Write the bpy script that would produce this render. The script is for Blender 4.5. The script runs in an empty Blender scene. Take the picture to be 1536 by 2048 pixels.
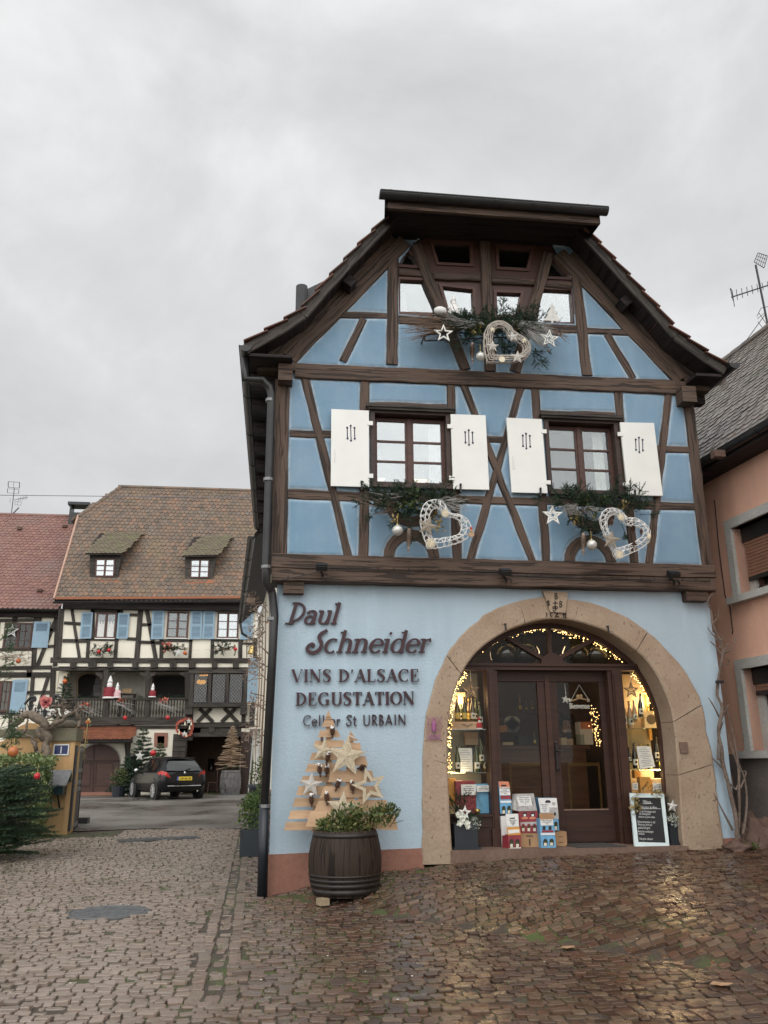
import bpy, math, random
import numpy as np
from mathutils import Vector, Matrix, noise
R=math.radians; PI=math.pi; rnd=random.Random(7)
scene=bpy.context.scene; COL=scene.collection
# ---------------------------------------------------------------- camera
FPX=1682.0; YAW,PIT,ROL=R(-7.297),R(16.415),R(-0.421)
CAM=Vector((0,-11,1.55))
_fw=Vector((-math.sin(YAW)*math.cos(PIT),math.cos(YAW)*math.cos(PIT),math.sin(PIT)))
_r0=Vector((math.cos(YAW),math.sin(YAW),0)); _u0=_r0.cross(_fw)
_rt=_r0*math.cos(ROL)+_u0*math.sin(ROL); _up=-_r0*math.sin(ROL)+_u0*math.cos(ROL)
cd=bpy.data.cameras.new('camera'); cam=bpy.data.objects.new('camera',cd); COL.objects.link(cam)
cd.sensor_fit='HORIZONTAL'; cd.sensor_width=36; cd.lens=FPX/1536*36; cd.clip_end=3000; cd.clip_start=.05
cam.matrix_world=Matrix(((_rt.x,_up.x,-_fw.x,CAM.x),(_rt.y,_up.y,-_fw.y,CAM.y),(_rt.z,_up.z,-_fw.z,CAM.z),(0,0,0,1)))
scene.camera=cam
# ---------------------------------------------------------------- sky, light, exposure
SUN_EL,SUN_AZ=R(48),R(200)        # a bright patch of overcast behind the viewer
w=bpy.data.worlds.new('World'); scene.world=w; w.use_nodes=True
nt=w.node_tree; N=nt.nodes; L=nt.links; N.clear()
def wn(t,**k):
    n=N.new(t)
    for a,b in k.items(): setattr(n,a,b)
    return n
out=wn('ShaderNodeOutputWorld'); bg=wn('ShaderNodeBackground'); bg.inputs[1].default_value=.107
sky=wn('ShaderNodeTexSky',sky_type='NISHITA',sun_disc=False,sun_elevation=SUN_EL,sun_rotation=SUN_AZ)
tc=wn('ShaderNodeTexCoord'); mp=wn('ShaderNodeMapping'); mp.inputs['Scale'].default_value=(1.0,1.0,1.35); mp.inputs['Location'].default_value=(.6,.55,.9)
L.new(tc.outputs['Generated'],mp.inputs[0])
n1=wn('ShaderNodeTexNoise'); n1.inputs['Scale'].default_value=2.5; n1.inputs['Detail'].default_value=9; n1.inputs['Roughness'].default_value=.56; n1.inputs['Distortion'].default_value=.25
L.new(mp.outputs[0],n1.inputs['Vector'])
rp=wn('ShaderNodeValToRGB'); L.new(n1.outputs['Fac'],rp.inputs[0])
e=rp.color_ramp.elements; e[0].position=.25; e[0].color=(5.0,5.06,5.1,1); e[1].position=.70; e[1].color=(8.8,8.85,8.82,1)
m=e.new(.50); m.color=(6.7,6.75,6.77,1)
sx=wn('ShaderNodeSeparateXYZ'); L.new(tc.outputs['Generated'],sx.inputs[0])
mr=wn('ShaderNodeMapRange'); L.new(sx.outputs['Y'],mr.inputs[0])
mr.inputs[1].default_value=.45; mr.inputs[2].default_value=-.5; mr.inputs[3].default_value=1.0; mr.inputs[4].default_value=2.6
vm=wn('ShaderNodeVectorMath',operation='SCALE'); L.new(rp.outputs[0],vm.inputs[0]); L.new(mr.outputs[0],vm.inputs['Scale'])
mx=wn('ShaderNodeMix',data_type='RGBA'); mx.inputs[0].default_value=.06; L.new(vm.outputs[0],mx.inputs[6]); L.new(sky.outputs[0],mx.inputs[7])
L.new(mx.outputs[2],bg.inputs[0]); L.new(bg.outputs[0],out.inputs[0])
sd=bpy.data.lights.new('sun','SUN'); sd.energy=.75; sd.angle=R(40); sd.color=(1,.97,.93)
so=bpy.data.objects.new('sun',sd); COL.objects.link(so)
sdir=Vector((math.sin(SUN_AZ)*math.cos(SUN_EL),math.cos(SUN_AZ)*math.cos(SUN_EL),math.sin(SUN_EL)))
so.rotation_euler=sdir.to_track_quat('Z','Y').to_euler(); so.location=(0,-20,30)
scene.view_settings.view_transform='Standard'; scene.view_settings.look='None'
scene.view_settings.exposure=0.08; scene.view_settings.gamma=1; scene.view_settings.use_curve_mapping=False
scene.render.engine='CYCLES'
# ---------------------------------------------------------------- pixel -> real place
ZM={'p':(0,0,1),'a':(460,680,2.8444),'c':(980,700,2.7626),'g1':(460,360,3.84),'g2':(1060,380,3.657),'g0':(740,470,3.339),
 's':(520,1150,3.2),'d':(820,1160,2.4774),'t':(460,1400,3.84),'i1':(880,1300,4.876),'i2':(1100,1300,4.876),'w':(560,1180,4.518),
 'd1':(720,960,5.908),'d2':(1060,960,5.486),'k':(860,1160,2.844),'bx':(980,1540,9.6),'wl':(640,790,4.267),
 'b':(0,940,2.743),'bl':(0,1180,5.12),'br':(260,1180,5.12),'r':(0,1360,5.486),'y':(220,1420,4.518),'u':(0,940,5.486),
 'v':(1360,480,3.303),'x':(1360,1000,2.844),'l':(0,1400,2.743),'q':(460,1040,8.533)}
def ray(z,x,y):
    ox,oy,s=ZM[z]; px=ox+x/s; py=oy+y/s
    return _fw*FPX+_rt*(px-768)-_up*(py-1024)
def F(z,x,y,Y=0.0):                 # point on the plane y=Y
    d=ray(z,x,y); return CAM+d*((Y-CAM.y)/d.y)
def G(z,x,y,Z=0.0):                 # point on the level z=Z
    d=ray(z,x,y); return CAM+d*((Z-CAM.z)/d.z)
def PL(z,x,y,p,n):                  # point on any plane
    d=ray(z,x,y); n=Vector(n); return CAM+d*((Vector(p)-CAM).dot(n)/d.dot(n))
# ---------------------------------------------------------------- mesh builder
class MB:
    def __init__(s): s.v=[]; s.f=[]; s.uv=[]; s.mi=[]; s.m=0
    def add(s,vs,fs,uvs=None):
        b=len(s.v); s.v+= [tuple(p) for p in vs]
        for k,f in enumerate(fs):
            s.f.append(tuple(b+i for i in f)); s.mi.append(s.m)
            if uvs: s.uv.append([uvs[i] for i in f])
            else:
                P=[Vector(vs[i]) for i in f]; n=(P[1]-P[0]).cross(P[2]-P[0]); a=max(range(3),key=lambda i:abs(n[i]))
                s.uv.append([((p.y,p.z),(p.x,p.z),(p.x,p.y))[a] for p in P])
    def box(s,c,d,rot=None,off=None):
        c=Vector(c); hx,hy,hz=d[0]/2,d[1]/2,d[2]/2
        vs=[Vector((sx*hx,sy*hy,sz*hz)) for sz in(-1,1) for sy in(-1,1) for sx in(-1,1)]
        if rot is not None: vs=[rot@v for v in vs]
        s.add([v+c for v in vs],[(0,2,3,1),(4,5,7,6),(0,1,5,4),(2,6,7,3),(0,4,6,2),(1,3,7,5)])
    def bx(s,x0,x1,y0,y1,z0,z1): s.box(((x0+x1)/2,(y0+y1)/2,(z0+z1)/2),(abs(x1-x0),abs(y1-y0),abs(z1-z0)))
    def beam(s,p0,p1,w,d,nrm=(0,-1,0),seg=0,jit=0.0,taper=1.0):   # face centre line p0-p1, face towards nrm, depth d behind it; u runs along
        p0=Vector(p0); p1=Vector(p1); a=p1-p0; Ln=a.length; a.normalize(); n=Vector(nrm).normalized(); b=a.cross(n).normalized()
        if seg==0: seg=max(1,int(Ln/.22)) if jit else 1
        u0=rnd.uniform(0,50); v0=rnd.uniform(0,50); vs=[];uv=[]
        c=min(.012,w*.12)
        for i in range(seg+1):
            t=i/seg; q=p0+a*Ln*t; ww=w*(1+(taper-1)*t)
            j=[rnd.uniform(-jit,jit) for _ in range(4)]
            ring=[(-ww/2+j[0],-d),(-ww/2+j[0],-c),(-ww/2+c+j[0],j[2]*.4),(ww/2-c+j[1],j[2]*.4),(ww/2+j[1],-c),(ww/2+j[1],-d)]
            vc=0
            for k,(x,y) in enumerate(ring):
                vs.append(q+b*x+n*y); uv.append((u0+Ln*t,v0+(-d,-c-ww/2,-ww/2+c,ww/2-c,ww/2+c,ww/2+d)[k]))
        fs=[]
        for i in range(seg):
            for k in range(5): A=i*6+k; fs.append((A,A+1,A+7,A+6))
            A=i*6; fs.append((A+5,A,A+6,A+11))
        e=seg*6; fs.append(tuple(range(5,-1,-1))); fs.append(tuple(e+k for k in range(6)))
        s.add(vs,fs,uv)
    def tube(s,pts,r,n=8,cap=True,squash=None):
        P=[Vector(p) for p in pts]; k=len(P)
        rs=r if isinstance(r,(list,tuple)) else [r]*k
        vs=[];uv=[]; up=None; ln=0
        for i in range(k):
            t=(P[min(i+1,k-1)]-P[max(i-1,0)])
            if t.length<1e-9: t=Vector((0,0,1))
            t.normalize()
            if up is None: up=t.orthogonal().normalized()
            else:
                up=(up-t*up.dot(t)); up=up.normalized() if up.length>1e-6 else t.orthogonal().normalized()
            b=t.cross(up)
            if i: ln+=(P[i]-P[i-1]).length
            for j in range(n):
                a=2*PI*j/n; vs.append(P[i]+(up*math.cos(a)+b*math.sin(a))*rs[i]); uv.append((ln,rs[i]*6.28*j/n))
        fs=[(i*n+j,i*n+(j+1)%n,(i+1)*n+(j+1)%n,(i+1)*n+j) for i in range(k-1) for j in range(n)]
        if cap: fs+= [tuple(range(n-1,-1,-1)),tuple((k-1)*n+j for j in range(n))]
        s.add(vs,fs,uv)
    def lathe(s,prof,c=(0,0,0),n=20,ax=None,cap=True):   # prof: (radius, height) along ax
        c=Vector(c); z=Vector(ax).normalized() if ax else Vector((0,0,1)); x=z.orthogonal().normalized(); y=z.cross(x)
        vs=[];uv=[]
        for r,h in prof:
            for j in range(n): a=2*PI*j/n; vs.append(c+z*h+(x*math.cos(a)+y*math.sin(a))*r); uv.append((h,a*.4))
        k=len(prof); fs=[(i*n+j,i*n+(j+1)%n,(i+1)*n+(j+1)%n,(i+1)*n+j) for i in range(k-1) for j in range(n)]
        if cap: fs+=[tuple(range(n-1,-1,-1)),tuple((k-1)*n+j for j in range(n))]
        s.add(vs,fs,uv)
    def ball(s,c,r,n=12,sc=(1,1,1)):
        pr=[(max(1e-4,math.sin(PI*i/(n//2+1)))*r,-math.cos(PI*i/(n//2+1))*r) for i in range(n//2+2)]
        b=len(s.v); s.lathe(pr,(0,0,0),n); 
        for i in range(b,len(s.v)): v=s.v[i]; s.v[i]=(c[0]+v[0]*sc[0],c[1]+v[1]*sc[1],c[2]+v[2]*sc[2])
    def slab(s,poly,back):              # polygon of 3-D points extruded by vector back
        P=[Vector(p) for p in poly]; k=len(P); B=[p+Vector(back) for p in P]
        s.add(P+B,[tuple(range(k)),tuple(range(2*k-1,k-1,-1))]+[(i,k+i,k+(i+1)%k,(i+1)%k) for i in range(k)])
    def ringslab(s,outer,inner,back):   # frame between two outlines with the same number of points
        k=len(outer); O=[Vector(p) for p in outer]; I=[Vector(p) for p in inner]; b=Vector(back); V=O+I+[p+b for p in O]+[p+b for p in I]
        fs=[]
        for i in range(k):
            j=(i+1)%k
            fs+=[(i,j,k+j,k+i),(2*k+j,2*k+i,3*k+i,3*k+j),(j,i,2*k+i,2*k+j),(k+i,k+j,3*k+j,3*k+i)]
        s.add(V,fs)
    def quad(s,a,b,c,d): s.add([a,b,c,d],[(0,1,2,3)])
    def build(s,name,mat,parent=None,smooth=False,at=None,**tags):
        me=bpy.data.meshes.new(name); o0=Vector(at) if at is not None else Vector((0,0,0))
        me.from_pydata([(v[0]-o0.x,v[1]-o0.y,v[2]-o0.z) for v in s.v] if at is not None else s.v,[],s.f)
        for mm in (mat if isinstance(mat,(list,tuple)) else [mat]): me.materials.append(mm)
        ul=me.uv_layers.new(name='UV'); ul.data.foreach_set('uv',[c for f in s.uv for p in f for c in p])
        me.polygons.foreach_set('material_index',s.mi)
        if smooth: me.polygons.foreach_set('use_smooth',[True]*len(s.f))
        me.update()
        o=bpy.data.objects.new(name,me); COL.objects.link(o); o.location=o0
        if parent is not None:
            o.parent=parent
            pp=parent
            wl=Vector((0,0,0))
            while pp is not None: wl+=Vector(pp.location); pp=pp.parent
            o.location=o0-wl if at is not None else -wl
        for k_,v_ in tags.items(): o[k_]=v_
        return o
def thing(name,label,cat,loc=(0,0,0),group=None):
    o=bpy.data.objects.new(name,None); COL.objects.link(o); o.location=loc; o.empty_display_size=.1
    o['label']=label; o['category']=cat
    if group: o['group']=group
    return o
def tag(o,label,cat,group=None):
    o['label']=label; o['category']=cat
    if group: o['group']=group
    return o
def dup(o,loc,label=None,rotz=0.0,scale=1.0):
    c=o.copy(); COL.objects.link(c); c.location=loc
    if rotz: c.rotation_euler=(0,0,o.rotation_euler.z+rotz)
    if scale!=1: c.scale=(scale,)*3
    if label: c['label']=label
    for ch in o.children:
        d=ch.copy(); COL.objects.link(d); d.parent=c
        for g in ch.children:
            k=g.copy(); COL.objects.link(k); k.parent=d
    return c
def smoothst(a,b,x):
    t=min(1,max(0,(x-a)/(b-a))); return t*t*(3-2*t)
def rotm(x=0,y=0,z=0): return (Matrix.Rotation(R(z),3,'Z')@Matrix.Rotation(R(y),3,'Y')@Matrix.Rotation(R(x),3,'X'))
def lerp(a,b,t): return a+(b-a)*t
# ---------------------------------------------------------------- materials
class NT:
    def __init__(s,name):
        s.m=bpy.data.materials.new(name); s.m.use_nodes=True; s.n=s.m.node_tree.nodes; s.l=s.m.node_tree.links
        s.b=s.n['Principled BSDF']; s.o=s.n['Material Output']
    def node(s,t,inp=None,**k):
        n=s.n.new(t)
        for a,b in k.items(): setattr(n,a,b)
        for a,b in (inp or {}).items():
            if hasattr(b,'is_linked') or hasattr(b,'links'): s.l.new(b,n.inputs[a])
            else: n.inputs[a].default_value=b
        return n
    def coord(s,kind='Object',scale=(1,1,1)):
        t=s.node('ShaderNodeTexCoord'); return s.node('ShaderNodeMapping',{'Vector':t.outputs[kind],'Scale':scale}).outputs[0]
    def noise(s,v,scale,detail=4,rough=.55,dist=0): return s.node('ShaderNodeTexNoise',{'Vector':v,'Scale':scale,'Detail':detail,'Roughness':rough,'Distortion':dist}).outputs['Fac']
    def ramp(s,f,*st):
        r=s.node('ShaderNodeValToRGB',{'Fac':f}); e=r.color_ramp.elements
        while len(e)<len(st): e.new(.5)
        for q,(p,c) in zip(e,st): q.position=p; q.color=tuple(c)+(1,) if isinstance(c,(tuple,list)) else (c,c,c,1)
        return r.outputs[0]
    def mix(s,f,a,b,mode='MIX'):
        n=s.node('ShaderNodeMix',data_type='RGBA',blend_type=mode)
        for i,x in ((0,f),(6,a),(7,b)):
            if hasattr(x,'links'): s.l.new(x,n.inputs[i])
            else: n.inputs[i].default_value=x if i==0 else (tuple(x)+(1,) if len(x)==3 else x)
        return n.outputs[2]
    def math(s,op,a,b=0.0):
        n=s.node('ShaderNodeMath',operation=op)
        for i,x in ((0,a),(1,b)):
            if hasattr(x,'links'): s.l.new(x,n.inputs[i])
            else: n.inputs[i].default_value=x
        return n.outputs[0]
    def bump(s,h,st=.3,dist=.01,nrm=None):
        d={'Height':h,'Strength':st,'Distance':dist}
        if nrm: d['Normal']=nrm
        return s.node('ShaderNodeBump',d).outputs[0]
    def set(s,**k):
        nm={'col':'Base Color','rough':'Roughness','metal':'Metallic','nrm':'Normal','spec':'Specular IOR Level','emc':'Emission Color','ems':'Emission Strength','trans':'Transmission Weight','ior':'IOR','coat':'Coat Weight','alpha':'Alpha','sss':'Subsurface Weight'}
        for a,x in k.items():
            i=s.b.inputs[nm[a]]
            if hasattr(x,'links'): s.l.new(x,i)
            elif isinstance(x,(tuple,list)): i.default_value=tuple(x)+(1,) if len(x)==3 else x
            else: i.default_value=x
        return s.m
def simple(name,c,rough=.6,var=.25,scale=6,bump=.15,metal=0.0,dist=.004,spec=.5):
    t=NT(name); v=t.coord('Object'); f=t.noise(v,scale,5); 
    lo=tuple(x*(1-var) for x in c); hi=tuple(min(1,x*(1+var)) for x in c)
    col=t.ramp(f,(.3,lo),(.7,hi)); g=t.noise(v,scale*9,3)
    t.set(col=col,rough=rough,metal=metal,spec=spec)
    if bump: t.set(nrm=t.bump(g,bump,dist))
    return t.m
def islandmat(name,cols,rough=.6,moss=None,spec=.4,bump=.2,scale=30,trans=0):
    t=NT(name); g=t.node('ShaderNodeNewGeometry').outputs['Random Per Island']; v=t.coord('Object')
    k=len(cols); col=t.ramp(g,*[(i/max(1,k-1),c) for i,c in enumerate(cols)])
    f=t.noise(v,scale,4); col=t.mix(.5,col,t.ramp(f,(.25,.35),(.75,.95)),'MULTIPLY') if bump else col
    if moss:
        mf=t.ramp(t.noise(v,moss[1],5,.6),(moss[2],0),(moss[3],1)); col=t.mix(mf,col,moss[0])
    t.set(col=col,rough=rough,spec=spec)
    if bump: t.set(nrm=t.bump(f,bump,.006))
    if trans:
        t.set(sss=0)
    return t.m
def woodmat(name,c,rough=.7,crack=True,var=.45,grain=34,bump=.5,orange=None):
    t=NT(name); v=t.coord('UV',(1.6,grain,1)); f=t.noise(v,1.0,6,.62,.4)
    v2=t.coord('UV',(.9,3.0,1)); f2=t.noise(v2,1.3,4)
    col=t.ramp(f,(.28,tuple(x*(1-var) for x in c)),(.72,tuple(x*(1+var) for x in c)))
    col=t.mix(t.ramp(f2,(.3,.0),(.75,.55)),col,tuple(x*1.75 for x in c))
    ob=t.node('ShaderNodeObjectInfo').outputs['Random']; col=t.mix(1.0,col,t.ramp(ob,(0,.72),(1,1.0)),'MULTIPLY')
    if orange: col=t.mix(t.ramp(t.noise(t.coord('UV',(1.2,7,1)),1.4,5),(.6,0),(.74,.6)),col,orange)
    h=f
    if crack:
        v3=t.coord('UV',(.55,11,1)); ck=t.ramp(t.noise(v3,1.6,3,.5,.6),(.555,0),(.595,1))
        v4=t.coord('UV',(1.2,26,1)); ck2=t.ramp(t.noise(v4,1.7,2,.5,.3),(.61,0),(.64,1))
        ck=t.math('MAXIMUM',ck,ck2); col=t.mix(t.math('MULTIPLY',ck,.75),col,tuple(x*.16 for x in c)); h=t.math('SUBTRACT',f,t.math('MULTIPLY',ck,1.4))
    t.set(col=col,rough=rough,spec=.35,nrm=t.bump(h,bump,.012)); return t.m
def emit(name,c,st,base=(.2,.15,.05)):
    t=NT(name); t.set(col=base,emc=c,ems=st,rough=.4); return t.m
def glassmat(name,refl=.5,tint=(.9,.93,.92),rough=.02):
    t=NT(name); t.n.remove(t.b)
    tr=t.node('ShaderNodeBsdfTransparent',{'Color':tint+(1,)}); gl=t.node('ShaderNodeBsdfGlossy',{'Roughness':rough,'Color':(.95,.97,.97,1)})
    v=t.coord('Object'); t.l.new(t.bump(t.noise(v,.8,1),.03,.01),gl.inputs['Normal'])
    bk=t.node('ShaderNodeNewGeometry').outputs['Backfacing']; fr=t.node('ShaderNodeFresnel',{'IOR':t.math('SUBTRACT',1.5,t.math('MULTIPLY',bk,.83333))}).outputs[0]
    k=t.node('ShaderNodeMapRange',{'Value':fr,'From Min':.04,'From Max':1.0,'To Min':refl,'To Max':1.0}).outputs[0]
    mx=t.node('ShaderNodeMixShader',{0:k,1:tr.outputs[0],2:gl.outputs[0]}); t.l.new(mx.outputs[0],t.o.inputs[0]); return t.m
M={}
M['beam']=woodmat('weathered_oak',(.084,.055,.040),.72,orange=(.16,.085,.045))
M['beam_dark']=woodmat('dark_stained_oak',(.050,.041,.034),.7,bump=.35)
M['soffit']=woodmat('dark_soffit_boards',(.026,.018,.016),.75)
M['sash']=woodmat('red_brown_window_wood',(.078,.036,.027),.45,crack=False,bump=.15,grain=20)
M['frame_dark']=woodmat('dark_brown_window_frame',(.045,.026,.02),.5,crack=False,bump=.15,grain=20)
M['door_wood']=woodmat('dark_red_brown_door_wood',(.046,.020,.013),.5,crack=False,bump=.12,grain=18)
M['pallet']=woodmat('pale_pallet_boards',(.44,.29,.175),.7,crack=False,var=.22,bump=.3,grain=22)
M['barrel']=woodmat('old_dark_barrel_oak',(.033,.022,.016),.65,var=.35,bump=.35)
M['barrel'].node_tree.nodes['Principled BSDF'].inputs['Specular IOR Level'].default_value=.2
M['barrel_grey']=woodmat('grey_barrel_oak',(.14,.13,.125),.7,var=.3,bump=.3)
M['white_paint']=simple('white_shutter_paint',(.74,.735,.69),.5,.04,3,.05)
M['metal_dark']=simple('dark_gutter_metal',(.03,.029,.029),.38,.25,5,.05,.3)
M['black']=simple('black_iron',(.012,.012,.012),.5,.2,8,.05)
M['void']=simple('dark_interior',(.012,.010,.009),.9,.2,3,0)
M['curtain']=simple('white_curtain',(.7,.69,.66),.9,.1,14,.3)
M['maroon']=simple('maroon_letter_metal',(.036,.008,.012),.55,.15,10,.05)
M['sand']=None
def plaster(name,c,dirt,bump=.35,rim=True,streak=.25):
    t=NT(name); v=t.coord('Object'); f=t.noise(v,1.6,6,.6); g=t.noise(v,38,5,.6); f3=t.noise(t.coord('Object',(3.5,3.5,.5)),1.5,5)
    col=t.mix(t.ramp(f,(.3,0),(.7,.55)),c,dirt); col=t.mix(t.ramp(f3,(.52,0),(.75,streak)),col,tuple(min(1,x*1.35+.04) for x in c))
    col=t.mix(t.ramp(f3,(.25,streak*.8),(.45,0)),col,tuple(x*.72 for x in c))
    if rim:
        at=t.node('ShaderNodeAttribute',attribute_name='rim').outputs['Fac']
        rf=t.math('MULTIPLY',at,t.ramp(t.noise(v,9,5),(.3,.2),(.62,1)))
        col=t.mix(t.math('MULTIPLY',rf,.6),col,(.62,.68,.70))
    t.set(col=col,rough=.85,spec=.2,nrm=t.bump(t.math('ADD',t.math('MULTIPLY',f,1.5),g),bump,.012)); return t.m
M['blue_up']=plaster('blue_infill_plaster',(.165,.275,.375),(.275,.36,.44))
M['blue_low']=plaster('pale_blue_wall_plaster',(.385,.485,.55),(.42,.51,.57),.6,False,.25)
M['cream']=plaster('cream_plaster',(.80,.75,.63),(.72,.66,.54),.2,False,.12)
M['pinkwall']=plaster('salmon_render',(.76,.44,.32),(.68,.40,.29),.5,False,.4)
M['ochre']=plaster('ochre_render',(.50,.305,.145),(.40,.27,.13),.4,False,.35)
def stonemat(name,c1,c2,pits=True):
    t=NT(name); v=t.coord('Object'); f=t.noise(v,2.2,6,.6); g=t.noise(v,26,6,.65); p=t.noise(t.coord('Object',(1,1,.45)),34,2,.5)
    col=t.ramp(f,(.3,c1),(.7,c2)); col=t.mix(t.ramp(g,(.3,.35),(.6,0)),col,tuple(x*.55 for x in c1))
    pit=t.ramp(p,(.66,0),(.72,1))
    h=t.math('SUBTRACT',g,t.math('MULTIPLY',pit,.9)) if pits else g
    if pits: col=t.mix(t.math('MULTIPLY',pit,.6),col,tuple(x*.4 for x in c1))
    t.set(col=col,rough=.85,spec=.2,nrm=t.bump(h,.6,.015)); return t.m
M['sandstone']=stonemat('tan_sandstone',(.33,.24,.168),(.42,.325,.238))
M['plinth']=stonemat('red_sandstone_plinth',(.26,.125,.09),(.33,.17,.125),False)
M['step']=stonemat('brown_stone_step',(.155,.10,.075),(.22,.15,.115),False)
M['grey_stone']=stonemat('grey_stone_surround',(.42,.405,.37),(.52,.505,.47),False)
M['concrete']=stonemat('grey_plinth_render',(.16,.13,.115),(.22,.185,.165),False)
M['rubble']=stonemat('rough_red_rock',(.10,.06,.045),(.15,.10,.08),False)
M['glass_sky']=glassmat('window_glass_bright',.30)
M['glass_dim']=glassmat('window_glass_dim',.12)
M['glass_dark']=glassmat('dark_leaded_glass',.05,(.5,.48,.42))
M['glass_half']=glassmat('half_reflecting_pane',.35)
M['glass_clear']=glassmat('shop_window_glass',.008,(.95,.95,.93))
M['glass_shelf']=glassmat('glass_shelf',.12,(.8,.88,.84))
M['bulb']=emit('warm_fairy_bulb',(1,.62,.22),9)
M['bulb_hot']=emit('warm_led_strip',(1,.72,.35),14)
M['lamp_warm']=emit('warm_lamp_glass',(1,.5,.1),3)
# ================================================================ ground
_HU=[-99,0,.53,1.35,1.87,2.3,2.9,3.5,5.2,6.1,12,99]; _HZ=[0,0,.12,.24,.275,.32,.345,.37,.41,.43,.6,.6]
def gz(x,y):
    u=x+.8*min(0,y-.1); z=float(np.interp(u,_HU,_HZ))
    if x<0: z+= .2*smoothst(6,18,y)*smoothst(0,.2,-x)
    return z
t=NT('wet_cobble_stone'); g=t.node('ShaderNodeNewGeometry').outputs['Random Per Island']; v=t.coord('Object')
col=t.ramp(g,(0,(.055,.032,.021)),(.3,(.10,.055,.036)),(.55,(.14,.073,.046)),(.8,(.115,.080,.052)),(1,(.20,.13,.085)))
f=t.noise(v,22,5,.6); col=t.mix(.6,col,t.ramp(f,(.25,.45),(.75,1.0)),'MULTIPLY')
big=t.ramp(t.noise(v,.55,3),(.35,.0),(.65,1)); sx=t.node('ShaderNodeSeparateXYZ',{0:v})
left=t.node('ShaderNodeMapRange',{0:sx.outputs[0],1:.6,2:-1.2,3:0,4:1}).outputs[0]
col=t.mix(t.math('MULTIPLY',left,.62),col,(.34,.285,.24))  # left lane: paler grey-beige stone, with wet sheen brightened into the colour
col=t.mix(t.math('MULTIPLY',big,.4),col,t.mix(1.0,col,(.62,.56,.5),'MULTIPLY'))
ms=t.ramp(t.noise(v,1.1,6,.65),(.55,0),(.7,.45)); col=t.mix(ms,col,(.075,.078,.03))
t.set(col=col,rough=t.ramp(t.noise(v,1.7,4),(.3,.14),(.7,.4)),spec=.42,nrm=t.bump(f,.35,.01)); M['cobble']=t.m
t=NT('cobble_joint_earth'); v=t.coord('Object'); f=t.noise(v,30,4)
col=t.ramp(f,(.3,(.03,.022,.016)),(.7,(.075,.055,.04))); ms=t.ramp(t.noise(v,.9,6,.65),(.47,0),(.62,1)); col=t.mix(ms,col,(.06,.085,.018))
t.set(col=col,rough=.7,nrm=t.bump(f,.5,.01)); M['joint']=t.m
t=NT('wet_asphalt'); v=t.coord('Object'); f=t.noise(v,90,3); a=t.noise(v,.35,5,.6,.3)
col=t.mix(t.ramp(f,(.3,.35),(.7,1)),(.075,.068,.06),(.23,.21,.19)); col=t.mix(t.ramp(a,(.4,0),(.6,.75)),col,(.06,.052,.045))
t.set(col=col,rough=t.ramp(a,(.38,.6),(.62,.22)),spec=.5,nrm=t.bump(f,.25,.006)); M['asphalt']=t.m
# the ground: one sheet out to the horizon
xs=[-400,-150,-60,-30,-18,-12]+[-9+.5*i for i in range(19)]+[.25*i for i in range(1,49)]+[14,18,30,60,150,400]
ys=[-300,-100,-40,-20,-12]+[-9+.3*i for i in range(70)]+[13,15,17,19,22,26,32,45,80,160,400,900]
b=MB(); nx=len(xs); vs=[(x,y,gz(x,y)-.013) for y in ys for x in xs]
b.add(vs,[(j*nx+i,j*nx+i+1,(j+1)*nx+i+1,(j+1)*nx+i) for j in range(len(ys)-1) for i in range(nx-1)])
o=b.build('ground',M['joint'],smooth=True); o['kind']='structure'
# asphalt yard behind the gate
b=MB(); xs2=[-14+.7*i for i in range(20)]+[-.25]; ys2=[10.1,10.6]+[11.5+i for i in range(16)]; nx=len(xs2)
vs=[(x,y+(0.25*math.sin(x*1.7) if y<10.5 else 0),gz(x,y)+.004) for y in ys2 for x in xs2]
b.add(vs,[(j*nx+i,j*nx+i+1,(j+1)*nx+i+1,(j+1)*nx+i) for j in range(len(ys2)-1) for i in range(nx-1)])
b.build('courtyard_asphalt',M['asphalt'],smooth=True)['kind']='structure'
# cobbles
V=[];Fc=[]
def stone(cx,cy,hx,hy,ang,h):
    ca,sa=math.cos(ang),math.sin(ang); b0=len(V); k=0.62
    pts=[(-1,-k),(-k*1.35,-1),(k*1.35,-1),(1,-k),(1,k),(k*1.35,1),(-k*1.35,1),(-1,k)]
    tx,ty=rnd.gauss(0,.055 if cx<.6 else .045),rnd.gauss(0,.055 if cx<.6 else .045)
    P=[(px*hx*(1+rnd.uniform(-.13,.05)),py*hy*(1+rnd.uniform(-.13,.06))) for px,py in pts]
    for sc,dz in ((1.0,-.03),(.985,h-.005),(.93,h)):
        for (x,y) in P:
            x*=sc;y*=sc; X=cx+x*ca-y*sa; Y=cy+x*sa+y*ca
            V.append((X,Y,gz(X,Y)+dz+(x*tx+y*ty if dz>-.04 else 0)))
    V.append((cx,cy,gz(cx,cy)+h+.001))
    for r in range(2):
        for i in range(8): j=(i+1)%8; Fc.append((b0+r*8+i,b0+r*8+j,b0+r*8+8+j,b0+r*8+8+i))
    for i in range(8): Fc.append((b0+16+i,b0+16+(i+1)%8,b0+24))
def inpave(x,y):
    if y>10.15: return False
    if y>.02 and -.05<x<6.35: return False
    if -.64<x+.02*y<-.28 and y>-4.6: return False      # drain channel
    if x<-3.3 and y>8.6: return False
    if (x+1.72)**2/.43**2+(y+.8)**2/.43**2<1: return False   # manhole
    return True
y=-7.2; r=0
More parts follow.
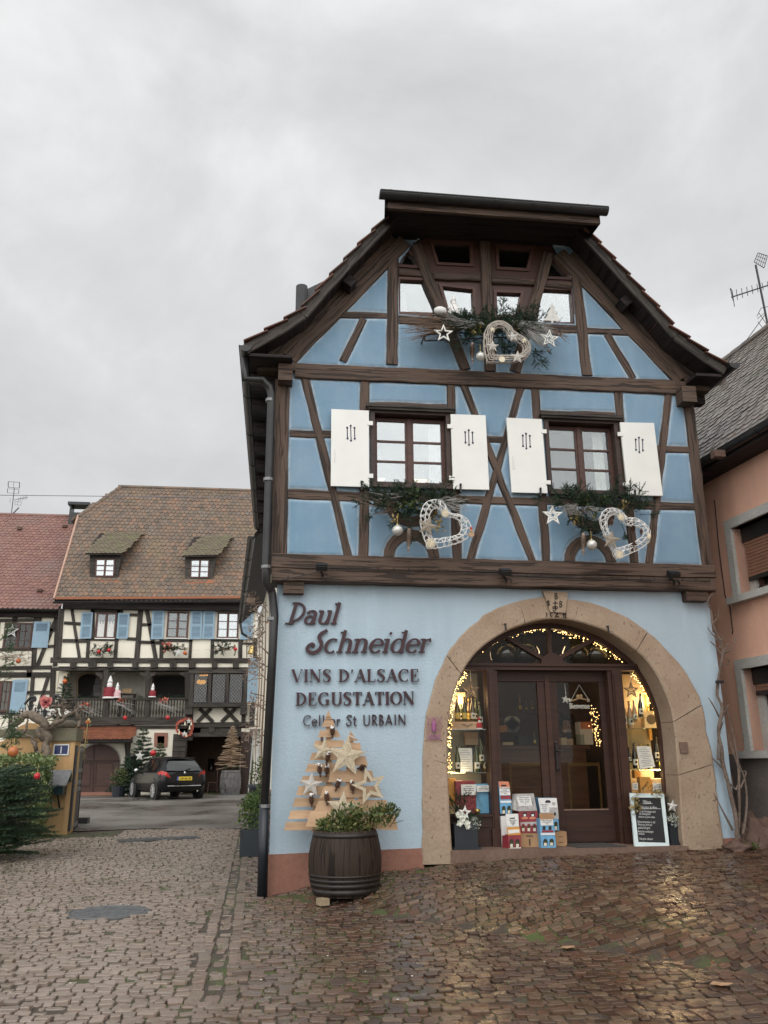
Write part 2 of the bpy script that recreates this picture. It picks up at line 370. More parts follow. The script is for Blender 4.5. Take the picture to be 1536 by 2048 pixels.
while y<10.2:
    rh=rnd.uniform(.078,.102)
    x=-5.5-rnd.random()*.15
    xmax=8.2 if y<1.5 else 0
    while x<xmax:
        wd=rnd.uniform(.075,.15); 
        # gentle sweep of the courses
        yy=y+(.03*math.sin(x*.8+y*.4) if x>-.3 else .05*math.sin(x*1.6+y*.5)+.05*x)
        if inpave(x+wd/2,yy): stone(x+wd/2,yy,wd/2-.0035,rh/2-.003+rnd.uniform(-.004,.002),rnd.gauss(0,.055 if x>0 else .09),rnd.gauss(.0,.006 if x>0 else .009))
        x+=wd
    y+=rh; r+=1
# kerb run of longer setts along both sides of the drain channel
for xo,dz in((-.58,0),(-.46,-.012),(-.34,0)):
    y=-4.6
    while y<9.8:
        l=rnd.uniform(.12,.26); stone(xo-.02*y+rnd.gauss(0,.006),y+l/2,.055,l/2-.004,rnd.gauss(0,.03),dz+rnd.gauss(0,.004)); y+=l
me=bpy.data.meshes.new('cobblestone_paving'); me.from_pydata(V,[],Fc); me.materials.append(M['cobble'])
me.update()
o=bpy.data.objects.new('cobblestone_paving',me); COL.objects.link(o); o['kind']='structure'
# grass and moss tufts in the joints
b=MB()
for _ in range(900):
    if rnd.random()<.6: x,y=rnd.gauss(.15,.35),rnd.uniform(-5.5,-.3)
    else: x,y=rnd.uniform(-.2,3.5),rnd.uniform(-4.5,-1)
    if y>-.05 and x>-.1: continue
    y=round(y/.105)*.105+rnd.uniform(-.01,.01); z=gz(x,y)-.012
    for k in range(rnd.randint(2,4)):
        a=rnd.uniform(0,6.3); h=rnd.uniform(.012,.034); d=Vector((math.cos(a),math.sin(a),0))*rnd.uniform(.004,.018); p=Vector((x+rnd.uniform(-.03,.03),y,z)); q=Vector((-d.y,d.x,0)).normalized()*.004
        b.add([p-q,p+q,p+d+Vector((0,0,h))],[(0,1,2)])
M['grass']=islandmat('joint_grass',[(.05,.085,.015),(.09,.13,.03),(.12,.15,.04)],.6,bump=0)
b.build('grass_in_joints',M['grass'])['kind']='stuff'
# litter: fallen pale petals, leaves and a twig on the cobbles
M['petal']=simple('pale_litter',(.6,.57,.5),.7,.2,30,0)
M['leaf_dry']=simple('dry_leaf',(.33,.2,.11),.6,.25,20,.1)
b=MB()
for _ in range(70):
    x,y=rnd.uniform(-3,6),rnd.uniform(-4.8,-.2); z=gz(x,y)+.012; s=rnd.uniform(.005,.013); a=rnd.uniform(0,6)
    b.add([(x+s*math.cos(a+q),y+s*math.sin(a+q),z+rnd.uniform(0,.006)) for q in(0,1.5,3.1,4.6)],[(0,1,2,3)])
b.build('fallen_petals',M['petal'])['kind']='stuff'
def leaf_at(px,py,s,lab):
    p=G('p',px,py,.12); p=G('p',px,py,gz(p.x,p.y)+.018); b=MB(); n=10
    ring=[(math.cos(2*PI*i/n)*s*(1 if i%2 else .8),math.sin(2*PI*i/n)*s*.62) for i in range(n)]
    b.add([(p.x,p.y,p.z+.008)]+[(p.x+u,p.y+v_,p.z+rnd.uniform(-.004,.006)) for u,v_ in ring],[(0,1+i,1+(i+1)%n) for i in range(n)])
    tag(b.build('fallen_leaf',M['leaf_dry'],at=p),lab,'leaf','fallen leaves on the cobbles')
leaf_at(1135,1894,.075,'pale brown fallen leaf flat on the wet cobbles below the twig')
leaf_at(1443,1967,.09,'tan fallen leaf on the wet cobbles near the right edge')
p0=G('p',1212,1866,.15);p1=G('p',1292,1862,.15)
p0=G('p',1212,1866,gz(p0.x,p0.y)+.02);p1=G('p',1292,1862,gz(p1.x,p1.y)+.02)
b=MB(); b.tube([p0,p0.lerp(p1,.35)+Vector((0,.01,.02)),p0.lerp(p1,.7)+Vector((0,-.02,.005)),p1],[.011,.012,.008,.004],6); b.tube([p0.lerp(p1,.3),p0.lerp(p1,.42)+Vector((.02,.09,.02))],[.007,.003],5)
M['twig']=simple('twig_bark',(.25,.16,.10),.7,.3,30,.3)
tag(b.build('fallen_twig',M['twig'],at=p0),'broken brown twig lying on the wet cobbles right of centre','twig')
# manhole cover
M['castiron']=simple('worn_cast_iron',(.13,.133,.135),.45,.3,12,.2,.4)
c=(-1.72,-.8); zc=gz(*c); t_=thing('manhole_cover','round grey cast iron manhole cover set in the left cobbles','manhole cover',(c[0],c[1],zc))
b=MB(); b.lathe([(.44,-.03),(.44,.0),(.415,.006),(.40,.006),(.395,-.006),(.0005,-.006)],(c[0],c[1],zc),40,cap=False); b.build('frame',M['castiron'],t_)
b=MB(); b.lathe([(.385,-.006),(.385,.004),(.0005,.004)],(c[0],c[1],zc),40,cap=False)
for i in range(-3,4):
    for j in range(-3,4):
        if i*i+j*j<11 and (i,j)!=(0,0): b.box((c[0]+i*.1,c[1]+j*.1,zc+.006),(.07,.035,.008))
b.bx(c[0]-.34,c[0]+.34,c[1]-.012,c[1]+.012,zc+.004,zc+.012)
b.build('lid',M['castiron'],t_)
# drain grating across the drive
g0=G('p',242,1681,.045); g1=G('p',397,1674,.045); t_=thing('drain_grate','long slotted iron drain grating across the drive entrance','drain grate',g0)
a=(g1-g0); Ln=a.length; a.normalize(); n_=Vector((-a.y,a.x,0)); b=MB(); wd=.34
for s0,s1 in ((-.03,0),(wd,wd+.03)): b.slab([g0+n_*s0,g0+n_*s0+a*Ln,g0+n_*s1+a*Ln,g0+n_*s1],(0,0,-.03))
k=int(Ln/.062)
for i in range(k+1):
    q=g0+a*(i*Ln/k); b.slab([q+a*-.016,q+a*.016,q+a*.016+n_*wd,q+a*-.016+n_*wd],(0,0,-.03))
b.build('bars',M['castiron'],t_)
b=MB(); b.quad(g0+Vector((0,0,-.028)),g0+a*Ln+Vector((0,0,-.028)),g0+a*Ln+n_*wd+Vector((0,0,-.028)),g0+n_*wd+Vector((0,0,-.028))); b.build('pit',M['void'],t_)
# ================================================================ the blue half-timbered wine house
def pip(X,Z,poly):
    ins=np.zeros(X.shape,bool); k=len(poly)
    for i in range(k):
        x0,z0=poly[i];x1,z1=poly[(i+1)%k]
        if z0==z1: continue
        c=((z0>Z)!=(z1>Z))&(X<(x1-x0)*(Z-z0)/(z1-z0)+x0); ins^=c
    return ins
def gridwall(name,mt,parent,x0,x1,z0,z1,st,keep,yf,rim=None):
    nx=int((x1-x0)/st)+1; nz=int((z1-z0)/st)+1
    X,Z=np.meshgrid(np.linspace(x0,x1,nx),np.linspace(z0,z1,nz)); Yv=yf(X,Z)
    C=keep((X[:-1,:-1]+X[1:,1:])/2,(Z[:-1,:-1]+Z[1:,1:])/2)
    idx=np.arange(nx*nz).reshape(nz,nx); a=idx[:-1,:-1][C];b=idx[:-1,1:][C];c=idx[1:,1:][C];d=idx[1:,:-1][C]
    used=np.unique(np.concatenate([a,b,c,d])); rm=-np.ones(nx*nz,int); rm[used]=np.arange(len(used))
    co=np.stack([X.ravel(),Yv.ravel(),Z.ravel()],1)[used]; fs=rm[np.stack([a,b,c,d],1)]
    me=bpy.data.meshes.new(name); me.from_pydata(co.tolist(),[],fs.tolist()); me.materials.append(mt)
    me.polygons.foreach_set('use_smooth',[True]*len(fs))
    if rim is not None:
        at=me.attributes.new('rim','FLOAT','POINT'); at.data.foreach_set('value',rim(X,Z).ravel()[used].astype(np.float32))
    me.update(); o=bpy.data.objects.new(name,me); COL.objects.link(o); o.parent=parent
    wl=Vector((0,0,0)); pp=parent
    while pp is not None: wl+=Vector(pp.location); pp=pp.parent
    o.location=-wl; return o
def xz(p): return (p.x,p.z)
H=thing('timber_house','blue half-timbered wine house with a wide stone arch and white upstairs shutters','house',(3,0,.4))
SEG=[]
def hb(name,z,x0,y0,x1,y1,w_,Y=-.022,d=.2,jit=.009,rec=True,mt='beam'):
    p,q=F(z,x0,y0,Y),F(z,x1,y1,Y); b=MB(); b.beam(p,q,w_,d,jit=jit); 
    if rec: SEG.append((p.x,p.z,q.x,q.z,w_/2))
    return b.build(name,M[mt],H)
P=hb
P('corner_post','a',300,225,278,1225,.2,Y=-.03); P('corner_post','c',1098,280,1205,1195,.165,Y=-.03)
P('tie_beam','p',590,739.5,1360,774,.225,Y=-.05,d=.3,jit=.008)
P('tie_beam_end','p',514,729,592,733,.15,Y=-.055); P('tie_beam_end','p',1352,768,1420,774.5,.13,Y=-.055)
hb_=F('p',571,745,-.2); b=MB(); b.box((hb_.x,-.06,hb_.z),(.2,.34,.25)); b.build('beam_head',M['beam'],H)
hb_=F('p',1377,789,-.2); b=MB(); b.box((hb_.x,-.06,hb_.z),(.22,.34,.25)); b.build('beam_head',M['beam'],H)
P('sill_beam','p',543,1120.5,1431,1143,.19,Y=-.085,d=.5,jit=.006); P('sill_beam','p',543,1147.5,1432,1168.5,.185,Y=-.07,d=.5,jit=.006)
P('brace','a',425,205,675,1230,.11); P('stud','a',768,205,760,1230,.13,Y=-.026); P('rail','a',340,530,748,541,.105,Y=-.018); P('rail','a',330,872,748,893,.14,Y=-.018)
P('lintel','a',795,362,1232,374,.06,Y=-.018); P('stud','a',1256,235,1295,1245,.125,Y=-.026); P('rail','a',790,885,1290,900,.13,Y=-.018)
P('brace','p',924,762,1066,1122,.105,Y=-.027); P('brace','p',1043,770,942,1118,.105,Y=-.024)
P('rail','p',972,877,1022,880,.1,Y=-.018); P('rail','p',900,998,1090,1004,.11,Y=-.018)
P('stud','c',252,200,312,1170,.115,Y=-.026); P('lintel','c',280,342,692,354,.06,Y=-.018); P('stud','c',711,232,800,1172,.12,Y=-.026)
P('rail','c',300,832,790,850,.12,Y=-.018); P('brace','c',990,242,883,1178,.105); P('rail','c',705,535,1105,549,.1,Y=-.018); P('rail','c',700,851,1135,864,.115,Y=-.018)
# gable timbers
P('rafter','g1',455,1362,1345,462,.235,Y=-.03); P('outer_rafter','g1',330,1362,1240,425,.3,Y=-.015)
P('rafter','g2',1105,1386,215,455,.235,Y=-.03); P('outer_rafter','g2',1225,1390,335,440,.32,Y=-.015)
for z,x,y in (('g1',915,812),('g2',680,842)):
    q=F(z,x,y,-.1); b=MB(); b.box((q.x,-.1,q.z),(.15,.3,.15),rotm(0,38 if z=='g1' else -38,0)); b.build('purlin_end',M['soffit'],H)
P('gable_stud','g1',1257,600,1245,1412,.16,Y=-.028); P('gable_stud','g2',338,600,420,1352,.155,Y=-.028)
P('rail','g1',835,1030,1205,1040,.105,Y=-.018); P('brace','g1',1024,1062,868,1390,.105,Y=-.022)
P('rail','g2',420,1028,740,1040,.1,Y=-.018); P('brace','g2',566,1052,758,1372,.115,Y=-.022)
P('gable_rail','p',798,638,1153,658,.13,Y=-.02)
P('gable_brace','g0',305,60,640,895,.16,Y=-.035); P('gable_brace','g0',1200,120,972,910,.155,Y=-.035); P('gable_post','g0',768,40,806,905,.16,Y=-.03)
P('rail','g0',195,243,372,258,.1,Y=-.02); P('rail','g0',425,266,738,281,.115,Y=-.022); P('rail','g0',815,294,1100,310,.115,Y=-.022); P('rail','g0',1165,321,1348,336,.1,Y=-.02)
# curved braces under the two windows
def arcbrace(z,cx,cy,ro,ri,a0,a1,sgn):
    c=F(z,cx,cy,-.022); k=11/1682*1.03/ZM[z][2]; Ro,Ri=ro*k,ri*k; b=MB(); n=12; vs=[]
    for i in range(n+1):
        a=R(a0+(a1-a0)*i/n); 
        for r_ in (Ri,Ro): vs.append((c.x+r_*math.cos(a),-.022,c.z+sgn*r_*math.sin(a)))
    vs+= [(x,.15,zz) for x,_,zz in vs]; m_=2*(n+1)
    fs=[(2*i,2*i+1,2*i+3,2*i+2) for i in range(n)]+[(2*i,2*i+2,m_+2*i+2,m_+2*i) for i in range(n)]+[(2*i+3,2*i+1,m_+2*i+1,m_+2*i+3) for i in range(n)]
    uv=[(i//2*.08,(i%2)*.13) for i in range(m_)]*2
    b.add(vs,fs,uv); b.build('curved_brace',M['beam'],H)
    for i in range(0,n):
        rm=(Ro+Ri)/2; a=R(a0+(a1-a0)*i/n); a2=R(a0+(a1-a0)*(i+1)/n); SEG.append((c.x+rm*math.cos(a),c.z+sgn*rm*math.sin(a),c.x+rm*math.cos(a2),c.z+sgn*rm*math.sin(a2),(Ro-Ri)/2))
arcbrace('d1',610,905,335,212,0,180,1); arcbrace('d2',668,890,305,188,0,180,1)
arcbrace('d1',610,235,335,212,180,360,1); arcbrace('d2',668,280,305,188,180,360,1)
# windows on the first floor
def rectwin(z,tl,br,rows,glass,hinges=True,curt=None,label=None):
    a=F(z,*tl); c=F(z,*br); x0,x1,z0,z1=a.x,c.x,c.z,a.z
    W_=MB(); cw=.06                                   # casing
    o=[(x0,-.05,z0),(x1,-.05,z0),(x1,-.05,z1),(x0,-.05,z1)]; i_=[(x0+cw,-.05,z0+.07),(x1-cw,-.05,z0+.07),(x1-cw,-.05,z1-.075),(x0+cw,-.05,z1-.075)]
    W_.ringslab(o,i_,(0,.27,0)); w_=W_.build('window',M['frame_dark'],H)
    if label: w_['label']=label
    b=MB(); b.bx(x0-.07,x1+.07,-.12,-.04,z1-.005,z1+.03); b.bx(x0-.05,x1+.05,-.10,-.04,z1-.04,z1-.005); b.build('drip_board',M['beam_dark'],w_)
    b=MB(); b.bx(x0+.01,x1-.01,-.11,.1,z0-.02,z0+.055); b.build('sill',M['frame_dark'],w_)
    X0,X1,Z0,Z1=x0+cw,x1-cw,z0+.07,z1-.09; mid=(X0+X1)/2; Y0=.10
    for s in (0,1):
        A,B=(X0,mid-.002) if s==0 else (mid+.002,X1)
        lb,rb=(.05,.058) if s==0 else (.058,.05)
        b=MB(); b.ringslab([(A,Y0,Z0),(B,Y0,Z0),(B,Y0,Z1),(A,Y0,Z1)],[(A+lb,Y0,Z0+.055),(B-rb,Y0,Z0+.055),(B-rb,Y0,Z1-.05),(A+lb,Y0,Z1-.05)],(0,.05,0))
        zz0,zz1=Z0+.055,Z1-.05
        for r_ in range(1,rows): zc=lerp(zz0,zz1,r_/rows); b.bx(A+lb,B-rb,Y0+.004,Y0+.045,zc-.014,zc+.014)
        if s==0: b.bx(mid-.03,mid+.03,Y0-.018,Y0-.002,Z0+.01,Z1)
        sa=b.build('sash',M['sash'],w_)
        for r_ in range(rows):
            za=lerp(zz0,zz1,r_/rows)+(.014 if r_ else 0); zb=lerp(zz0,zz1,(r_+1)/rows)-(.014 if r_<rows-1 else 0)
            b=MB(); b.bx(A+lb,B-rb,Y0+.02,Y0+.026,za,zb); b.build('pane',M[glass],w_)
    b=MB(); b.bx(X0-.02,X1+.02,.16,.19,z1-.09,z1+.02); b.build('head_shade_box',M['void'],w_)  # black box put in for the shadow under the reveal head
    b=MB(); b.bx(x0-.2,x1+.2,1.6,1.65,z0-.5,z1+.4); b.bx(x0-.25,x0-.2,.25,1.6,z0-.5,z1+.4); b.bx(x1+.2,x1+.25,.25,1.6,z0-.5,z1+.4);b.bx(x0-.25,x1+.25,.25,1.6,z1+.4,z1+.42);b.bx(x0-.25,x1+.25,.25,1.6,z0-.5,z0-.48); b.build('dark_room',M['void'],w_)
    if curt:
        b=MB(); n=24; ca,cb=lerp(X0,X1,curt[0]),lerp(X0,X1,curt[1]); vs=[]
        for i in range(n+1):
            xx=lerp(ca,cb,i/n); yy=.24+.025*math.sin(i*1.9)
            vs+=[(xx,yy,Z0),(xx,yy,Z1)]
        b.add(vs,[(2*i,2*i+2,2*i+3,2*i+1) for i in range(n)]); b.build('curtain',M['curtain'],w_,smooth=True)
    return w_,(x0,x1,z0,z1)
OPEN=[]
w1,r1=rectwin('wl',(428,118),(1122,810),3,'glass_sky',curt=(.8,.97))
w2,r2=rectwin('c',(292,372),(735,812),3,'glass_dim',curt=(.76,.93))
for r_ in (r1,r2): OPEN.append([(r_[0]+.02,r_[2]+.02),(r_[1]-.02,r_[2]+.02),(r_[1]-.02,r_[3]-.02),(r_[0]+.02,r_[3]-.02)])
# glowing patches imitating warm lamplight low in the left window
q0=F('wl',490,755,.75); b=MB(); pts=[F('wl',x,y,.75) for x,y in ((500,706),(560,712),(530,740),(560,765),(490,765))]; b.slab(pts,(0,.02,0)); pts=[F('wl',x,y,.75) for x,y in ((790,714),(925,720),(935,765),(790,765))]; b.slab(pts,(0,.02,0)); b.build('lamplight_glow_patch',emit('painted_lamplight',(1,.72,.4),.9),w1)
# shutters
M['navy']=simple('dark_blue_cutout',(.02,.02,.06),.6,.1,5,0)
def shutter(z,pts,sx,sy,mark,side):
    Y=-.1; P_=[F(z,x,y,Y) for x,y in pts]; b=MB(); b.slab(P_[::-1],(0,.032,0)); s_=b.build('shutter',M['white_paint'],H)
    b=MB()
    for (mx,my0,my1) in mark:
        A=F(z,mx,my0,Y-.003);B=F(z,mx+(3 if z=='wl' else 2),my1,Y-.003); b.beam(A,B,.014,.004)
        for q in (A,B): b.lathe([(.015,0),(.015,.005)],(q.x,Y-.006,q.z),10,ax=(0,1,0))
    b.build('cut_out',M['navy'],s_)
    for k in (.17,.86):
        b=MB()
        e=P_[1].lerp(P_[2],k) if side=='L' else P_[0].lerp(P_[3],k); dx=.05 if side=='L' else -.05
        b.bx(e.x-abs(dx)*.4,e.x+dx*1.1,Y-.012,Y+.01,e.z-.03,e.z+.03) if side=='L' else b.bx(e.x+dx*1.1,e.x+.02,Y-.012,Y+.01,e.z-.03,e.z+.03)
        b.build('hinge',M['white_paint'],s_)
    b=MB(); e=P_[2].lerp(P_[3],.2 if side=='L' else .8); b.bx(e.x-.012,e.x+.012,Y-.02,Y+.05,e.z-.05,e.z+.06); b.ball((e.x,Y-.02,e.z+.06),.018,8); b.build('holdback',M['black'],s_)
    if side=='L':
        b=MB(); A=P_[0].lerp(P_[3],.53); B=P_[0].lerp(P_[3],.69); A+=Vector((.05,-.015,0));B+=Vector((.05,-.015,0)); b.tube([A+Vector((0,.015,0)),A,B,B+Vector((0,.015,0))],.004,5); b.build('bar_hook',M['white_paint'],s_)
    return s_
m1=[(232,278,370),(262,262,388),(294,280,372)]; m2=[(1239,316,405),(1269,300,424),(1301,320,408)]
shutter('wl',[(97,119),(417,133),(420,784),(92,775)],0,0,m1,'L'); shutter('wl',[(1115,163),(1413,173),(1445,808),(1137,801)],0,0,m2,'R')
m3=[(181,472,530),(199,462,543),(220,474,534)]; m4=[(805,494,551),(823,484,564),(843,496,555)]
shutter('c',[(91,374),(286,382),(318,791),(120,786)],0,0,m3,'L'); shutter('c',[(718,399),(906,403),(955,805),(762,802)],0,0,m4,'R')
# gable windows: odd-shaped panes between the braces
def polywin(z,pts,glass,ins=.045,curtain=None,bright=None):
    Y=.05; P_=[F(z,x,y,Y) for x,y in pts]; c=sum(P_,Vector())/len(P_)
    def off(k):
        out_=[]
        n=len(P_)
        for i in range(n):
            a,b_,c_=P_[i-1],P_[i],P_[(i+1)%n]; d1=(b_-a).normalized(); d2=(c_-b_).normalized()
            n1=Vector((-d1.z,0,d1.x)); n2=Vector((-d2.z,0,d2.x))
            if n1.dot(c-b_)<0: n1=-n1
            if n2.dot(c-b_)<0: n2=-n2
            m_=(n1+n2); m_=m_/max(.3,m_.length_squared)*2; out_.append(b_+m_*k)
        return out_
    I=off(-ins); dn=Vector((0,-.04,0)); b=MB(); b.ringslab([p+dn for p in I],[p+dn for p in P_],(0,.09,0)) ; w_=b.build('gable_window',M['sash'],H)
    b=MB(); b.slab([p+Vector((0,.02,0)) for p in P_],(0,.006,0)); b.build('pane',M[glass],w_)
    if curtain:
        b=MB(); 
        lo=min(p.z for p in P_); b.slab([F(z,x,y,.35) for x,y in curtain],(0,.02,0)); b.build('curtain',M['curtain'],w_)
    OPEN.append([xz(p) for p in P_])
    return w_
polywin('g0',[(200,305),(370,312),(443,527),(200,520)],'glass_sky',curtain=[(195,380),(235,380),(250,530),(195,530)])
polywin('g0',[(480,350),(682,372),(686,545),(535,545)],'glass_sky')
polywin('g0',[(842,390),(1003,397),(975,540),(848,540)],'glass_sky')
polywin('g0',[(1150,368),(1337,378),(1352,590),(1112,590)],'glass_sky')
polywin('g0',[(250,120),(318,175),(330,214),(196,204)],'glass_sky',curtain=[(190,173),(335,180),(335,225),(190,215)])
polywin('g0',[(415,58),(664,72),(668,200),(457,190)],'glass_dim',curtain=[(440,180),(672,193),(672,212),(440,204)])
polywin('g0',[(855,88),(1072,103),(1042,232),(860,222)],'glass_dim',curtain=[(855,210),(1045,220),(1045,245),(855,236)])
polywin('g0',[(1208,165),(1312,272),(1318,290),(1178,284)],'glass_sky',curtain=[(1170,236),(1325,244),(1325,300),(1170,292)])
REG=[xz(F('g0',x,y,.03)) for x,y in ((190,200),(290,60),(420,-5),(1180,20),(1345,300),(1362,600),(190,535))]
def kr(X,Z):
    k=pip(X,Z,REG)
    for o_ in OPEN[2:]: k&=~pip(X,Z,o_)
    return k
gridwall('window_surround',M['sash'],H,1.3,5,7.4,9.6,.02,kr,lambda X,Z:X*0+.035)
b=MB(); b.bx(1.6,4.8,1.2,1.25,7.2,9.3); b.bx(1.6,4.8,.3,1.25,9.28,9.3); b.build('attic_backdrop',M['void'],H)
# upper wall, bulging between the timbers
SG=np.array(SEG)
def sdist(X,Z):
    D=np.full(X.shape,9.)
    for x0,z0,x1,z1,hw in SG:
        dx,dz=x1-x0,z1-z0; t_=np.clip(((X-x0)*dx+(Z-z0)*dz)/(dx*dx+dz*dz),0,1)
        D=np.minimum(D,np.hypot(X-x0-t_*dx,Z-z0-t_*dz)-hw)
    return D
gb=[xz(F('p',*p)) for p in ((548,1150),(548,745),(575,712),(800,478),(1145,492),(1352,760),(1380,790),(1421,1150))]
gp=gb
def ky(X,Z):
    k=pip(X,Z,gp)&~pip(X,Z,REG)
    for o_ in OPEN: k&=~pip(X,Z,o_)
    return k
def yy(X,Z):
    D=sdist(X,Z); t_=np.clip((D-.004)/.035,0,1); return .004-.02*(t_*t_*(3-2*t_))+.006*np.sin(X*3.1+Z*1.7)*np.sin(Z*4.3-X)
gridwall('infill_wall',M['blue_up'],H,-.05,6.3,4.0,9.5,.021,ky,yy,lambda X,Z:np.exp(-((sdist(X,Z)-.012)/.016)**2))
# side walls and back of the house
b=MB(); b.bx(-.02,.15,.2,9,0,7.3); b.build('side_wall',M['blue_low'],H); b=MB(); b.bx(5.95,6.1,.2,9,.3,7.3); b.build('side_wall',M['blue_low'],H); b=MB(); b.bx(.15,5.95,8.8,9,0,9); b.build('back_wall',M['blue_low'],H)
# ---------------------------------------------------------------- roof
LP=[F('g1',x,y,-.4) for x,y in ((120,1262),(400,1105),(560,1000),(700,838),(900,617),(1205,300))]
RP=[F('g2',x,y,-.4) for x,y in ((1425,1290),(1300,1210),(1060,1035),(965,920),(790,725),(415,315))]
RIDX=(LP[0].x+RP[0].x)/2
def ext(pr):
    a,b_=pr[-2],pr[-1]; s=(RIDX-b_.x)/(b_.x-a.x); return pr+[Vector((RIDX,b_.y,b_.z+(b_.z-a.z)*s))]
LPe,RPe=ext(LP),ext(RP)
M['tile_red']=islandmat('red_brown_clay_tile',[(.10,.042,.03),(.16,.065,.045),(.13,.06,.045),(.20,.09,.06)],.7,moss=((.07,.065,.05),2,.5,.7))
ROOF=None
def slope(pr,y0,y1,sgn):
    b=MB(); n=len(pr)
    vs=[];th=.11
    for p in pr:
        vs+=[(p.x,y0,p.z),(p.x,y1,p.z)]
    for p in pr: vs+=[(p.x+sgn*.03,y0,p.z-th),(p.x+sgn*.03,y1,p.z-th)]
    m_=2*n; fs=[]
    for i in range(n-1):
        fs+=[(2*i,2*i+1,2*i+3,2*i+2),(m_+2*i,m_+2*i+2,m_+2*i+3,m_+2*i+1),(2*i,2*i+2,m_+2*i+2,m_+2*i)]
    fs+=[(0,m_,m_+1,1)]
    uv=[(p[1],i*.3) for i,p in enumerate(vs)]
    b.add(vs,fs,uv); return b
HIPZ=F('p',980,400,-.8).z
def cutpr(pr,z):   # part of the profile below z
    o_=[pr[0]]
    for a,b_ in zip(pr,pr[1:]):
        if b_.z<z: o_.append(b_)
        else: t_=(z-a.z)/(b_.z-a.z); o_.append(a.lerp(b_,t_)); break
    return o_
for pr,s in ((LPe,1),(RPe,-1)):
    b=slope(cutpr(pr,HIPZ+.02),-.4,9.2,s); r_=b.build('roof',M['soffit'],H); ROOF=r_
    b=slope(cutpr(pr,HIPZ+.02)[-1:]+[pr[-1]],2.3,9.2,s); b.build('roof_crest',M['soffit'],H)
    # plain tiles along the slope and visible at the verge
    tb=MB(); dist=0; pts=cutpr(pr,HIPZ+.1); Ls=[0]
    for a,c in zip(pts,pts[1:]): Ls.append(Ls[-1]+(c-a).length)
    row=0; d=0
    while d<Ls[-1]-.02:
        i=max(k for k in range(len(Ls)-1) if Ls[k]<=d); t_=(d-Ls[i])/(Ls[i+1]-Ls[i]); p=pts[i].lerp(pts[i+1],t_); di=(pts[i+1]-pts[i]).normalized(); nn=Vector((-di.z,0,di.x)); nn=nn if nn.z>0 else -nn
        y=-.46+(.09 if row%2 else 0)
        while y<1.6:
            l_=.36; a=p+nn*(.05+rnd.uniform(0,.008)); e_=p+di*l_+nn*.008; w_=.172
            tb.slab([Vector((a.x,y,a.z)),Vector((a.x,y+w_,a.z)),Vector((e_.x,y+w_,e_.z)),Vector((e_.x,y,e_.z))],-nn*.018); y+=.176
        d+=.165; row+=1
    tb.build('roof_tiles',M['tile_red'],H)
    b=MB()
    for i in range(len(pr)-2): b.beam(pr[i]+Vector((0,-.01,-.075)),pr[i+1]+Vector((0,-.01,-.075)),.15,.035)
    b.build('verge_board',M['beam_dark'],H)
# hip canopy at the gable top
hl,hr=F('p',779,398,-.78),F('p',1192,425,-.78); 
hx0,hx1=F('p',770,395,-.8).x,F('p',1200,425,-.8).x
b=MB(); z0=HIPZ-.05
rz=LPe[-1].z; A=Vector((hx0,-.78,z0));B=Vector((hx1,-.78,z0));C=Vector((RIDX+.02,2.35,rz-.02));
b.add([A,B,C],[(0,1,2)]); 
b.add([(hx0,-.78,z0-.03),(hx1,-.78,z0-.03),(hx1-.12,.3,z0-.1),(hx0+.12,.3,z0-.1)],[(0,3,2,1)])
b.add([(hx0,-.78,z0),(hx1,-.78,z0),(hx1,-.78,z0-.2),(hx0,-.78,z0-.2)],[(0,3,2,1)]); 
b.add([(hx0,-.78,z0),(hx0,-.78,z0-.2),(hx0+.12,.3,z0-.25),(hx0+.12,.3,z0)],[(0,3,2,1)]); b.add([(hx1,-.78,z0),(hx1,-.78,z0-.2),(hx1-.12,.3,z0-.25),(hx1-.12,.3,z0)],[(0,1,2,3)])
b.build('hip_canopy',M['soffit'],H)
b=MB(); b.bx(hx0+.04,hx1-.02,-.8,-.74,z0-.21,z0-.05); b.build('fascia_board',M['beam'],H)
def gutter(p0,p1,r,name='gutter',parent=H,mt='metal_dark',joints=6):
    p0,p1=Vector(p0),Vector(p1); a=(p1-p0); Ln=a.length; a.normalize(); s=a.cross(Vector((0,0,1))).normalized(); b=MB(); n=10; vs=[]
    for rr in (r,r*.93):
        for q in (p0,p1):
            for i in range(n+1): t_=PI+PI*i/n; vs.append(q+s*math.cos(t_)*rr+Vector((0,0,math.sin(t_)*rr)))
    k=n+1; fs=[(i,i+1,k+i+1,k+i) for i in range(n)]+[(2*k+i+1,2*k+i,3*k+i,3*k+i+1) for i in range(n)]
    b.add(vs,fs); 
    for q,d in ((p0,-1),(p1,1)):
        vv=[q+s*math.cos(PI+PI*i/n)*r+Vector((0,0,math.sin(PI+PI*i/n)*r)) for i in range(n+1)]; b.slab(vv,a*d*.01)
    for side in (-1,1): b.tube([p0+s*side*r,p1+s*side*r],.012,6)
    for i in range(1,joints):
        q=p0+a*(Ln*i/joints); pts=[q+s*math.cos(PI+PI*j/8)*(r+.004)+Vector((0,0,math.sin(PI+PI*j/8)*(r+.004))) for j in range(9)]; b.tube(pts,.009,5)
    return b.build(name,M[mt],parent,smooth=False)
gutter((hx0-.08,-.87,z0-.03),(hx1+.07,-.87,z0-.03),.085)
gl=F('g1',110,1262,-.4); gutter((gl.x+.02,-.42,gl.z-.03),(gl.x+.02,9,gl.z-.03),.085)
gr=F('g2',1455,1290,-.35); gutter((gr.x,-.5,gr.z-.02),(gr.x,9,gr.z-.02),.085)
# ridge caps peeping over the hip
b=MB()
for x in (hx0+.1,hx1-.12):
    for k in (0,1,2):
        b.ball((x+(.13*k if x<2 else -.13*k),-.62+.16*k,z0+.13-.02*k+.03*k),.11,10,(1,1,.8))
b.build('ridge_tiles',M['tile_red'],H)
